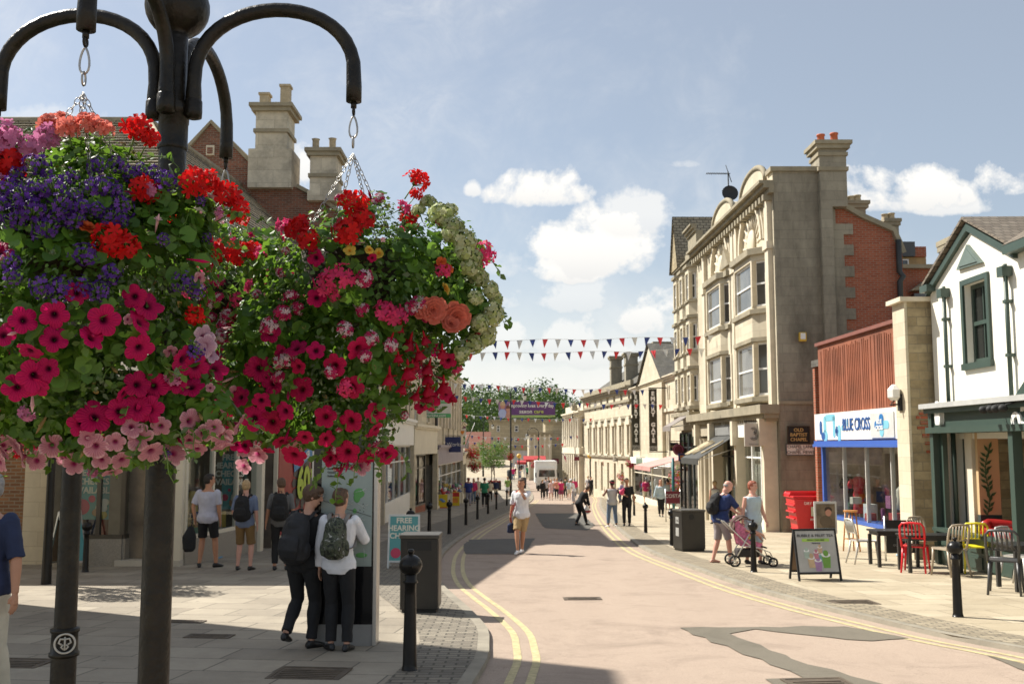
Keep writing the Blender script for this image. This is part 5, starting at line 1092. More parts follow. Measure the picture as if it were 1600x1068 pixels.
for px, h_ in ((415, .5), (447, .8)): x = at(px, 150, 34.4).x; MB().box(x-.16, x+.16, 34.2, 34.55, P(430, 178)[1]+.27, P(430, 178)[1]+.27+h_).box(x-.2, x+.2, 34.16, 34.59, P(430, 178)[1]+.27+h_, P(430, 178)[1]+.35+h_).build('chimney_pot', POTB, k)
k = chimney('', at(485, 250, 33.8).x, at(526, 250, 33.8).x, 33.75, 34.9, P(500, 302)[1], P(500, 247)[1], CHS, 0, POTB, parent=LB)
for px, h_ in ((495, .5), (521, .52)): x = at(px, 150, 34.4).x; MB().lathe([(.14, 0), (.12, .1), (.12, h_), (.15, h_+.05)], 12, 0, Matrix.Translation((x, 34.4, P(500, 247)[1]+.25))).build('chimney_pot', POTB, k)
m = MB(); a = at(480, 300, 33.7); m.box(a.x, at(548, 300, 33.7).x, 33.7, 34.6, P(500, 316)[1], P(500, 301)[1]); m.build('base', CHS, k)
# left terrace: white shop, cream shop, discount book shop
def lshop(name, label, pa, pb, ztop, zfas, fmat, fh=.9, sf=WHITE, rm=None, nb=3, win=True, wall=STONE, seed=1, riser=.6, lit=None, pil=True, ndark=0):
    Fc = Fac(pa, pb, (1, 0)); b = thing(name, label, 'shop', ((pa[0]+pb[0])/2, (pa[1]+pb[1])/2, zg(pa[1]))); g = zg(pb[1])-.3; L = Fc.L
    zz = [(zfas+fh+.35+(ztop-zfas-fh)*k, zfas+fh+.35+(ztop-zfas-fh)*k+min(1.5, (ztop-zfas-fh)*.5*.7)) for k in ((0, .5) if ztop-zfas > 4.5 else (0,))]
    nw = max(2, int(L/3)); ops = [(L*(i+.5)/nw-.5, L*(i+.5)/nw+.5, a, c) for i in range(nw) for a, c in zz]
    m = Fc.wall(0, L, zfas, ztop, ops, .2); m.slab([(.01, -.25), (L, -.25), (L, -8), (.01, -8)], zfas, ztop-.1); m.slab([(.01, -3), (L, -3), (L, -8), (.01, -8)], g, zfas); m.build('wall', wall, b)
    for o in ops: window(Fc.M, *o, b, w=-.17, sill=TRIM)
    m = Fc.mb(); cornice(m, -.05, L+.05, ztop, .4, .35); m.build('cornice', TRIM, b)
    m = Fc.mb(); m.box(.05, L-.05, 0, .25, zfas, zfas+fh); m.build('fascia', fmat, b)
    m = Fc.mb(); m.box(0, L, 0, .42, zfas+fh, zfas+fh+.14); m.box(0, L, 0, .34, zfas+fh-.1, zfas+fh); m.build('shop_cornice', fmat, b)
    if ndark: m = Fc.mb(); m.box(L*(1-ndark), L-.25, -.6, -.55, g, zfas); m.build('dark_doorway', DARK, b)
    shopfront(Fc, b, .2, L*(1-ndark)-.2, zg((pa[1]+pb[1])/2)-.1, zfas, sf, nb, riser, .05, seed=seed, rmat=rm, im=lit or INTER)
    if pil: m = Fc.mb(); [m.box(u-.14, u+.14, 0, .28, g, zfas) for u in (.1, L-.1)]; m.build('pilaster', wall if not rm else wall, b)
    return Fc, b
zf1 = at(625, 690, 46).z
lshop('white_shop', 'white framed shop with tall glazing bars on the left terrace', (-5.12, 38.2), (-5.17, 50.2), 8.0, zf1-.15, WHITE, 1.1, WHITE, None, 5, seed=41, riser=.95, lit=INTERL)
zf2 = at(660, 706, 53).z
lshop('cream_shop', 'plain cream fascia shop with dark entrance on the left terrace', (-5.15, 50.3), (-4.5, 57.3), 7.6, zf2-.1, CREAMP, 1.4, mt('bronze_shop_frame', (.07,)*3), BRICK, 2, seed=42, riser=.5, ndark=.4)
zf3 = at(700, 722, 66).z
FW, BW = lshop('book_shop', 'discount book shop with mauve fascia and curved stone parapet', (-4.5, 57.4), (-3.92, 75), at(700, 585, 68).z, zf3, mt('mauve_fascia', (.30, .26, .30), .6), 1.0, WHITE, None, 5, seed=43, riser=.4, lit=INTERL)
m = FW.mb(); zt_ = at(700, 585, 68).z; m.box(0, FW.L, -.2, 0, zt_, zt_+.9); cornice(m, -.1, FW.L+.1, zt_+.95, .25, .3)
for i in range(9): u = 1+i*2.; m.box(u, u+.5, 0, .15, zf3+2.2, zt_-.5)
m.build('parapet', TRIM, BW)
lshop('end_shop', 'pale stone shop front beyond the discount book shop', (-3.92, 75.1), (-4.1, 84), at(724, 660, 78).z, at(724, 725, 78).z, CREAMP, .8, WHITE, None, 3, seed=44, riser=.4)
lshop('far_left_shop', 'low shaded shop at the far end of the left side', (-4.8, 84.2), (-5.6, 100), at(740, 690, 90).z, at(740, 728, 90).z, mt('mauve_fascia', (.3,)*3), .6, WHITE, None, 4, seed=45, riser=.4)
t_, a, b = sign_board('blue projecting sign of the discount book shop', 684, 720, 682, 706, 64, NAVY, 'The Works', WHITE, .34, wall_x=-4.3, name='shop_sign')
m = MB(); m.box(a.x-.12, a.x+.25, 63.99, 64.1, b.z-.45, a.z+.2); m.build('back_board', RBLUE, t_)
GRN = mt('agent_green', (.10, .42, .16), .6, .05)
t_, a, b = sign_board('white and green letting agent board on the left terrace', 655, 704.5, 622, 652, 56, SIGNW, None, wall_x=-4.6, name='letting_board'); c = (a+b)/2
m = MB(); m.box(a.x, b.x, 55.99, 56, b.z, b.z+.22); m.box(a.x, b.x, 55.99, 56, a.z-.28, a.z-.0); m.build('green_band', GRN, t_)
text('alderking.com', .22, tframe((c.x, 55.98, b.z+.11), (1, 0, 0)), WHITE, t_, bold=.004); text('9299000', .2, tframe((c.x+.2, 55.98, a.z-.14), (1, 0, 0)), WHITE, t_); text('RETAIL TO LET', .17, tframe((c.x, 55.98, c.z+.03), (1, 0, 0)), INK, t_); text('CONTACT AGENT', .10, tframe((c.x, 55.98, c.z-.17), (1, 0, 0)), INK, t_)
t_, a, b = sign_board('red letting agent board beside the green and white one', 642, 664, 614, 638, 54, mt('agent_red', (.5, .02, .03), .6), None, wall_x=-4.9, name='letting_board')
t_, a, b = sign_board('small white sign with orange heart beyond the blue shop sign', 717, 728, 669, 681, 77, SIGNW, None, wall_x=-4.1); c = (a+b)/2
m = MB(); m.ball((c.x-.06, 76.98, c.z+.03), (.1, .01, .1), 8, 6); m.ball((c.x+.06, 76.98, c.z+.03), (.1, .01, .1), 8, 6); m.prism([(c.x-.15, c.z), (c.x+.15, c.z), (c.x, c.z-.18)], 76.97, 76.99); m.build('heart', mt('orange', (.7, .25, .03), .5), t_)
pq = gnd(678, 795); DP = thing('drainpipe', 'black drainpipe between the cream shop and the book shop', 'drainpipe', pq); m = MB(); m.tube([(pq.x+.12, 57.3, zg(57)), (pq.x+.12, 57.3, 5.5)], .09, 8); m.build('pipe', PIPE, DP); m = MB(); [m.box(pq.x-.05, pq.x+.25, 57.2, 57.4, z_, z_+.08) for z_ in (-1, 1.5, 4)]; m.build('clamp', PIPE, DP)
# building outside the frame on the near left: it throws the foreground shade
LO = thing('near_left_building', 'tall building just outside the left edge of the picture', 'building', (-12, 11, zg(11)))
m = MB(); m.slab([(-9.0, 9.2), (-9.0, 15.5), (-16, 15.5), (-16, 9.2)], -.8, 12.0); m.build('wall', STONE, LO)
FO = Fac((-9.0, 9.2), (-9.0, 15.5), (1, 0)); [window(FO.M, u-.5, u+.5, z, z+1.7, LO, w=.01) for u in (1.5, 4.2) for z in (3.5, 6.3, 9)]; shopfront(FO, LO, .3, 5.4, -.4, 2.4, GREEN, 3, .5, .07, inner=.02, props=False)
# ================================================================ flower poles and hanging baskets
def md(name, mb, mats): return mb.mesh(name, mats)
def petunia(name, r, mat, wav=.10, cup=.30, seed=0, lobes=5):
    rr = random.Random(seed); m = MB(); n = 40; rings = [(.03, -.42), (.10, -.34), (.20, -.10), (.42, .02), (.72, .07), (1.0, .03)]
    vs = []; fs = []; ph = rr.uniform(0, 6)
    for j, (q, z) in enumerate(rings):
        for i in range(n):
            a = 2*pi*i/n; lob = abs(cos(a*lobes/2)) ** .6; k = (1-(.26*(1-lob)))/1 if False else 1-(.27*(1-lob))*max(0, q-.25)/.75
            zz = z + (.07*sin(a*lobes*2+ph)+.11*sin(a*2+ph*2)+.08*sin(a*3+ph)+.04*rr.uniform(-1, 1))*max(0, q-.35) - cup*.25*max(0, q-.4)*(1-lob)
            vs.append((r*q*k*cos(a), r*q*k*sin(a), r*zz))
    for j in range(len(rings)-1):
        for i in range(n): k = (i+1) % n; fs.append((j*n+i, j*n+k, (j+1)*n+k, (j+1)*n+i))
    m.add(vs, fs, 0, True)
    m.tube([(0, 0, -r*.42), (0, 0, -r*.95)], [r*.13, r*.06], 7, 1); 
    for i in range(5): a = 2*pi*i/5; c, s_ = cos(a), sin(a); m.add([(c*r*.06, s_*r*.06, -r*.95), (c*r*.28-s_*r*.05, s_*r*.28+c*r*.05, -r*.75), (c*r*.34, s_*r*.34, -r*.6), (c*r*.28+s_*r*.05, s_*r*.28-c*r*.05, -r*.75)], [(0, 1, 2, 3)], 1)
    return md(name, m, [mat, STEMG])
def dirs(n, zmin=-.25, rr=random):
    out = []
    for i in range(n): z = 1-(i+.5)/n*(1-zmin); a = i*2.39996+rr.uniform(-.25, .25); q = sqrt(max(0, 1-z*z)); out.append(V((q*cos(a), q*sin(a), z)))
    return out
def floret(m, p, n, r, lobes, mat, rr, cup=.25, eye=None, w=.62):
    x = n.orthogonal().normalized(); y = n.cross(x); ph = rr.uniform(0, 6)
    for k in range(lobes):
        a = ph+2*pi*k/lobes; d = x*cos(a)+y*sin(a); t_ = n.cross(d); cu = cup*rr.uniform(.3, 1.5); ww = w*rr.uniform(.85, 1.15)
        L = r*rr.uniform(.85, 1.12)
        m.add([p, p+d*L*.35+t_*L*ww*.45+n*L*.03, p+d*L*.8+t_*L*ww*.55+n*L*cu*.6, p+d*L*1.03+n*L*cu*.45, p+d*L*.8-t_*L*ww*.55+n*L*cu*.6, p+d*L*.35-t_*L*ww*.45+n*L*.03, p+d*L*.6+n*L*cu*.12],
              [(0, 1, 6, 5), (1, 2, 6), (2, 3, 6), (3, 4, 6), (4, 5, 6)], mat, True)
    if eye is not None: m.ball(p+n*r*.06, (r*.16,)*3, 6, 4, eye)
def cluster(name, R_, n, fr, lobes, mats, seed=0, eye=None, zmin=-.2, squash=.75, stems=True, cup=.25, w=.62, jit=.25):
    rr = random.Random(seed); m = MB()
    for d in dirs(n, zmin, rr):
        rad = R_*rr.uniform(1-jit, 1.05); p = V((d.x*rad, d.y*rad, d.z*rad*squash))
        nn_ = (d+V((rr.uniform(-.35, .35), rr.uniform(-.35, .35), rr.uniform(-.2, .35)))).normalized()
        floret(m, p, nn_, fr*rr.uniform(.85, 1.15), lobes, rr.randrange(len(mats)-1) if len(mats) > 2 else 0, rr, cup, eye, w)
        if stems: m.tube([(0, 0, -R_*.55), p*.9], [.0016, .0012], 4, len(mats)-1)
    m.tube([(0, 0, -R_*1.8), (0, 0, -R_*.5)], [.0025, .0025], 5, len(mats)-1)
    return md(name, m, mats)
STEMG = mt('green_stem', (.12, .22, .04), .5, .2, 30, 0)
def rosette(name, R_, mat, seed=0, layers=5):
    rr = random.Random(seed); m = MB()
    for l in range(layers):
        k = 5+l if l else 3; rl = R_*(.25+.75*l/(layers-1)); tilt = 1.25-1.15*l/(layers-1)
        for i in range(k):
            a = 2*pi*i/k+l*.6+rr.uniform(-.2, .2); d = V((cos(a), sin(a), 0)); t_ = V((-sin(a), cos(a), 0)); e = d*cos(tilt)+V((0, 0, 1))*sin(tilt); L = rl*rr.uniform(.85, 1.1); w_ = L*.55; b = V((0, 0, R_*.1*(layers-l)/layers))
            m.add([b, b+e*L*.5+t_*w_*.8, b+e*L*.9+t_*w_*.7+V((0, 0, L*.1)), b+e*L*1.02-V((0, 0, L*.08)), b+e*L*.9-t_*w_*.7+V((0, 0, L*.08)), b+e*L*.5-t_*w_*.8, b+e*L*.6-V((0, 0, L*.05))], [(0, 1, 6, 5), (1, 2, 6), (2, 3, 6), (3, 4, 6), (4, 5, 6)], 0, True)
    return md(name, m, [mat])
def fuchsia(name, m0, m1, seed=0):
    rr = random.Random(seed); m = MB(); R_ = .028
    m.tube([(0, 0, 0), (0, 0, -.012), (0, 0, -.03), (0, 0, -.042)], [.002, .005, .006, .010], 8, 0)
    for i in range(4): a = pi/2*i+.3; d = V((cos(a), sin(a), 0)); t_ = V((-sin(a), cos(a), 0)); b = V((0, 0, -.04)); m.add([b, b+d*.014-t_*.009+V((0, 0, -.006)), b+d*.034+V((0, 0, .002)), b+d*.014+t_*.009+V((0, 0, -.006))], [(0, 1, 2, 3)], 0, True)
    n = 16; vs = []; fs = []
    for j, (q, z) in enumerate(((.35, -.04), (.62, -.052), (.85, -.064), (1.05, -.078))):
        for i in range(n): a = 2*pi*i/n; k = 1+.13*sin(a*5+j)*(j/3); vs.append((R_*q*k*cos(a), R_*q*k*sin(a), z-.004*sin(a*4)*j/3))
    for j in range(3):
        for i in range(n): k = (i+1) % n; fs.append((j*n+i, j*n+k, (j+1)*n+k, (j+1)*n+i))
    m.add(vs, fs, 1, True)
    for i in range(5): m.tube([(0, 0, -.05), (rr.uniform(-.006, .006), rr.uniform(-.006, .006), -.10)], .0009, 4, 0)
    return md(name, m, [m0, m1])
PM = {}
def P_(k, *a, **kw): PM[k] = petalmat(k, *a, **kw); return PM[k]
BL = {}
mag = P_('magenta_petunia', (.60, .003, .115), (.05, .0, .02), None, .036, .35, .35, (.25, 0, .05)); crim = P_('crimson_petunia', (.60, .004, .085), (.10, 0, .01), None, .036, .35, .3, (.3, 0, .02))
pal = P_('pale_pink_petunia', (.72, .33, .40), (.35, .02, .12), (.80, .52, .55), .03, .4, .75, (.40, .03, .15)); lil = P_('lilac_petunia', (.66, .42, .55), (.3, .05, .15), (.75, .6, .66), .03, .4, .5, (.4, .1, .25))
redg = P_('scarlet_petal', (.78, .012, .012), tr=.4); redd = P_('dark_red_petal', (.50, .004, .012), tr=.3); pinkg = P_('bright_pink_petal', (.80, .06, .20), tr=.4); corg = P_('coral_petal', (.85, .25, .19), tr=.4); coralp = P_('salmon_petal', (.82, .22, .15), tr=.4)
purp = P_('purple_verbena', (.075, .018, .23), tr=.25); purl = P_('light_purple_verbena', (.17, .06, .38), tr=.3); vpw = P_('white_edged_petal', (.80, .62, .66), tr=.3); vpr = P_('raspberry_petal', (.55, .02, .12), tr=.3)
hyd = P_('cream_green_petal', (.46, .54, .20), tr=.35); hyd2 = P_('pale_cream_petal', (.62, .66, .38), tr=.35); yel = P_('yellow_petal', (.85, .60, .10), (.7, .3, .02), None, .024, .4); ora = P_('orange_petal', (.80, .16, .04), tr=.35); lilg = P_('lilac_pink_petal', (.72, .25, .46), tr=.4)
fuc0 = P_('fuchsia_red', (.50, .005, .02), tr=.25); fuc1 = P_('fuchsia_skirt', (.42, .006, .035), tr=.3)
BL['pm'] = [petunia('petunia_bloom', .036, mag, seed=1), petunia('petunia_bloom', .034, mag, cup=.5, seed=2), petunia('petunia_bloom', .032, mag, cup=.9, seed=3)]
BL['pc'] = [petunia('petunia_bloom', .035, crim, seed=4), petunia('petunia_bloom', .032, crim, cup=.7, seed=5)]
BL['pp'] = [petunia('petunia_bloom', .030, pal, seed=6), petunia('petunia_bloom', .028, pal, cup=.7, seed=7)]
BL['pl'] = [petunia('petunia_bloom', .030, lil, seed=8)]
BL['gr'] = [cluster('geranium_head', .041, 15, .021, 5, [redg, STEMG], 1, squash=.85, jit=.4, w=.5, cup=.4), cluster('geranium_head', .046, 17, .021, 5, [redg, STEMG], 2, squash=.75, jit=.45, w=.5, cup=.4), cluster('geranium_head', .036, 12, .020, 5, [redg, STEMG], 22, squash=1, jit=.5, w=.5, cup=.4)]
BL['gd'] = [cluster('geranium_head', .040, 19, .018, 5, [redd, redg, STEMG], 3)]
BL['gk'] = [cluster('geranium_head', .040, 14, .019, 5, [pinkg, STEMG], 4, jit=.4, w=.55, cup=.4)]
BL['gc'] = [cluster('geranium_head', .036, 15, .018, 5, [corg, STEMG], 5, jit=.5, cup=.45)]
BL['gl'] = [cluster('geranium_head', .036, 15, .018, 5, [lilg, STEMG], 6, jit=.5, cup=.45)]
BL['vp'] = [cluster('verbena_head', .030, 34, .0066, 5, [purp, purp, purl, STEMG], 7, zmin=-.6, squash=1.15, w=.6, jit=.45, cup=.5), cluster('verbena_head', .024, 26, .0064, 5, [purp, purl, STEMG], 8, zmin=-.7, squash=1.35, w=.6, jit=.5, cup=.5), cluster('verbena_head', .034, 40, .0068, 5, [purp, purp, purl, STEMG], 18, zmin=-.7, squash=.9, w=.6, jit=.5, cup=.5)]
BL['vs'] = [cluster('verbena_head', .022, 32, .0085, 5, [vpw, vpr, vpr, STEMG], 9, zmin=-.3, w=.55), cluster('verbena_head', .024, 36, .0085, 5, [vpw, vpr, STEMG], 10, zmin=-.3, w=.55)]
BL['hy'] = [cluster('hydrangea_head', .034, 60, .0095, 4, [hyd, hyd2, STEMG], 11, zmin=-.5, squash=.9, w=.85), cluster('hydrangea_head', .028, 46, .0095, 4, [hyd, hyd2, STEMG], 12, zmin=-.5, squash=.9, w=.85)]
BL['be'] = [rosette('begonia_bloom', .042, coralp, 1, 6), rosette('begonia_bloom', .036, coralp, 2, 5)]
BL['or'] = [rosette('begonia_bloom', .028, ora, 3, 5)]
BL['ye'] = [petunia('yellow_bloom', .024, yel, seed=9)]; BL['ys'] = [rosette('yellow_bloom', .017, yel, 4, 4)]
BL['fu'] = [fuchsia('fuchsia_bloom', fuc0, fuc1, 1), fuchsia('fuchsia_bloom', fuc0, fuc1, 2)]
LG1 = leafmat('geranium_leaf', (.030, .09, .012), (.13, .27, .03), .4); LG2 = leafmat('small_leaf', (.022, .07, .012), (.13, .24, .04), .4); LG3 = leafmat('grey_green_leaf', (.06, .10, .05), (.16, .22, .11), .3); LG4 = leafmat('dry_leaf', (.20, .12, .04), (.35, .25, .08), .3)
def leaf_round(m, p, n, d, s, mat, rr):
    t_ = n.cross(d).normalized(); N = 11; vs = [p, p+n*s*.02]; k0 = len(vs)
    for i in range(N): a = -pi*.90+2*pi*.90*i/(N-1); q = s*(1 if i % 2 else .88)*(.96 if abs(a) < 2.2 else .75); c = d*cos(a)+t_*sin(a); vs.append(p+d*s*.0+c*q+n*(s*.16*(1 if i % 2 else .4)))
    m.add(vs, [(0, k0+i, k0+i+1) for i in range(N-1)], mat, True)
def leaf_oval(m, p, n, d, s, mat, rr, w=.36):
    t_ = n.cross(d).normalized()
    m.add([p, p+d*s*.4+t_*s*w+n*s*.08, p+d*s*.8+t_*s*w*.6+n*s*.04, p+d*s*1.05-n*s*.08, p+d*s*.8-t_*s*w*.6+n*s*.04, p+d*s*.4-t_*s*w+n*s*.08, p+d*s*.5], [(0, 1, 6), (1, 2, 6), (2, 3, 6), (3, 4, 6), (4, 5, 6), (5, 0, 6)], mat, True)
def rnd_dir(rr):
    z = rr.uniform(-1, 1); a = rr.uniform(0, 2*pi); q = sqrt(1-z*z); return V((q*cos(a), q*sin(a), z))
def leaves(lobes, n, sz, rr, inner=.55, round_=.45, gaps=.5, m=None, seedv=0, mats4=True):
    m = m or MB(); W = sum(r*r for c, r in lobes); made = 0
    while made < n:
        x = rr.uniform(0, W); 
        for c, r in lobes:
            x -= r*r
            if x <= 0: break
        d = rnd_dir(rr); q = 1-(1-inner)*rr.random()**2.2; p = c+d*r*q*rr.uniform(.93, 1.07)
        if any((p-c2).length < r2*.72 for c2, r2 in lobes if c2 is not c) and rr.random() < .8: continue
        if noise.noise(p*9+V((seedv, 0, 0))) < -.28 and q > .8 and rr.random() < gaps: continue
        made += 1
        nn_ = (d+rnd_dir(rr)*.75+V((0, 0, .35))).normalized(); dd = (rnd_dir(rr)+V((0, 0, -.5))+d*.4); dd = (dd-nn_*dd.dot(nn_)).normalized()
        s = sz*rr.uniform(.6, 1.3); zone = noise.noise(p*6+V((seedv+5, 3, 0)))
        if zone > .0 and rr.random() < round_*1.6: leaf_round(m, p, nn_, dd, s*.85, 0, rr)
        else: leaf_oval(m, p, nn_, dd, s*(.85 if zone > -.2 else .6), 1 if zone > -.25 else 2, rr, .36 if zone > -.2 else .26)
        if rr.random() < .03: leaf_oval(m, p, nn_, dd, s*.7, 3, rr)
    return m
def trails(m, lobes, n, rr, length=.12, mat=4):
    for i in range(n):
        c, r = lobes[rr.randrange(len(lobes))]; d = rnd_dir(rr); d.z = d.z*.6-.1; d.normalize(); p = c+d*r*.9; q = p.copy(); pts = [p.copy()]; v = d.copy()
        for k in range(6): v = (v+V((rr.uniform(-.3, .3), rr.uniform(-.3, .3), rr.uniform(-.5, .25)))).normalized(); q = q+v*length/6*rr.uniform(.7, 1.3); pts.append(q.copy())
        m.tube(pts, [.0022-.0002*k for k in range(7)], 4, mat)
        for k, a in enumerate(pts[1:]):
            for s_ in (-1, 1): nn_ = (rnd_dir(rr)+V((0, 0, .6))).normalized(); dd = rnd_dir(rr); dd = (dd-nn_*dd.dot(nn_)).normalized(); leaf_oval(m, a, nn_, dd, rr.uniform(.014, .026), rr.choice((0, 1, 1, 2)), rr)
def first_hit(o, d, lobes):
    best = None
    for c, r in lobes:
        oc = o-c; b = oc.dot(d); k = oc.dot(oc)-r*r; q = b*b-k
        if q >= 0:
            t_ = -b-sqrt(q)
            if t_ > 0 and (best is None or t_ < best[0]): best = (t_, c, r)
    return best
def put(mesh, p, n, sc_, parent, rr, droop=0):
    o = bpy.data.objects.new(mesh.name.split('.')[0], mesh); C.objects.link(o); o.parent = parent
    q = n.to_track_quat('Z', 'Y') @ Matrix.Rotation(rr.uniform(0, 6.28), 3, 'Z').to_quaternion()
    o.location = p-parent.location; o.rotation_mode = 'QUATERNION'; o.rotation_quaternion = q; o.scale = (sc_,)*3; return o
def chain(m, a, b, link=.0115, th=.0013, mat=0):
    d = b-a; L = d.length; n = int(L/(link*1.5)); d.normalize(); x = d.orthogonal().normalized(); y = d.cross(x)
    for i in range(n):
        c = a+d*(link*1.5)*(i+.5); e = x if i % 2 else y; pts = [c+d*cos(t_)*link+e*sin(t_)*link*.5 for t_ in [2*pi*k/10 for k in range(10)]]
        m.tube(pts, th, 5, mat, closed=True)
def hook_set(hook, base_z, spread, par, rr, off=.12, n=4):
    """carabiner, ring and chains from the arm end at `hook` down to the basket rim"""
    h = V(hook); m = MB(); m.tube([h+V((.012*sin(k*pi/8)*(1 if k < 8 else -1) if False else (.012-.004*cos(2*pi*k/16))*sin(2*pi*k/16), 0, -.045+.034*cos(2*pi*k/16))) for k in range(16)], .0030, 6, closed=True); m.build('carabiner', STEEL, par)
    r0 = h+V((0, 0, -.092)); m = MB(); m.tube([r0+V((0, .010*sin(2*pi*k/10), .018*cos(2*pi*k/10))) for k in range(10)], .003, 5, closed=True); m.build('ring', STEEL, par)
    top = h+V((0, 0, -off-.01))
    for k in range(n): a = 2*pi*k/n+.6; e = V((h.x+spread*cos(a), h.y+spread*sin(a), base_z)); m = MB(); chain(m, top, e); m.build('chain', STEEL, par)
POLE = V((at(272, 165, 3.0).x, 3.0, 0)); zS = at(272, 165, 3.0).z
FP = thing('flower_pole', 'tall worn black iron pole with ball top and four curved basket arms', 'pole', (POLE.x, 3.0, zg(3)))
def pw(px): return px/F*3.0
m = MB(Matrix.Translation((POLE.x, 3.0, 0))); pr = pw(46)/2; z2 = at(272, 215, 3).z
m.lathe([(pr*1.05, zg(3)), (pr*.93, z2-.02)], 28); m.build('pole', CASTM, FP)
m = MB(Matrix.Translation((POLE.x, 3.0, 0))); m.lathe([(pr*.98, z2-.04), (pr*1.03, z2-.036), (pr*1.03, z2-.028), (pr, z2-.02), (pr, zS-.03), (pr*1.08, zS-.028), (pr*1.08, zS), (pr*.8, zS+.01), (pr*.8, zS+.33)], 28); m.build('sleeve', CASTM, FP)
zb_ = at(275, 12, 3).z; rb = pw(51)
m = MB(Matrix.Translation((POLE.x, 3.0, 0))); m.lathe([(pr*.8, zb_-rb*.95)] + [(rb*sin(a), zb_-rb*cos(a)) for a in [.35+i*(pi-.4)/12 for i in range(13)]], 28); m.build('ball', CASTM, FP)
REACH = .19*3.0; ar = pw(23)/2
HOOKS = {}
for nm, dx, dy in (('C', 1, -.06), ('D', .0, 1), ('B', -.06, -1), ('A', -1, .06)):
    d = V((dx, dy, 0)).normalized(); s = V((POLE.x, 3.0, zS))+d*(pr*.8+ar*1.15); hz = zS+.015; arch = .30
    pts = [s-V((0, 0, .03)), s+V((0, 0, .03)), s+V((0, 0, .07))]; rx = (REACH-pr-ar)/2
    for k in range(1, 20): a = pi*k/20; pts.append(s+d*(rx-rx*cos(a))+V((0, 0, .08+(arch-.08)*sin(a)**.85)))
    e = s+d*rx*2; pts += [e+V((0, 0, .05)), e+V((0, 0, .0))]
    m = MB(); m.tube(pts, [ar*1.1, ar*1.1]+[ar*.98]*(len(pts)-6)+[ar*.95, ar*1.0, ar*1.08, ar*1.08], 14); m.build('arm', CASTM, FP)
    m = MB(Matrix.Translation(s)); m.lathe([(ar*.6, -.045), (ar*1.2, -.04), (ar*1.25, -.02), (ar*1.22, .012), (ar*1.1, .016)], 16); m.build('arm_socket', CASTM, FP)
    m = MB(Matrix.Translation(e)); m.tube([(0, 0, 0), (0, 0, -.02)], .009, 8); m.tube([V((0, .010*sin(2*pi*k/10), -.03+.012*cos(2*pi*k/10))) for k in range(10)], .004, 6, closed=True); m.build('hook', CASTM, FP)
    HOOKS[nm] = e+V((0, 0, -.035))
def LOB(lst, d0, mirror=True):
    out = []
    for px, py, r, dd in lst: p = at(px, py, d0+dd); out.append((p, r*(d0+dd)/F))
    return out
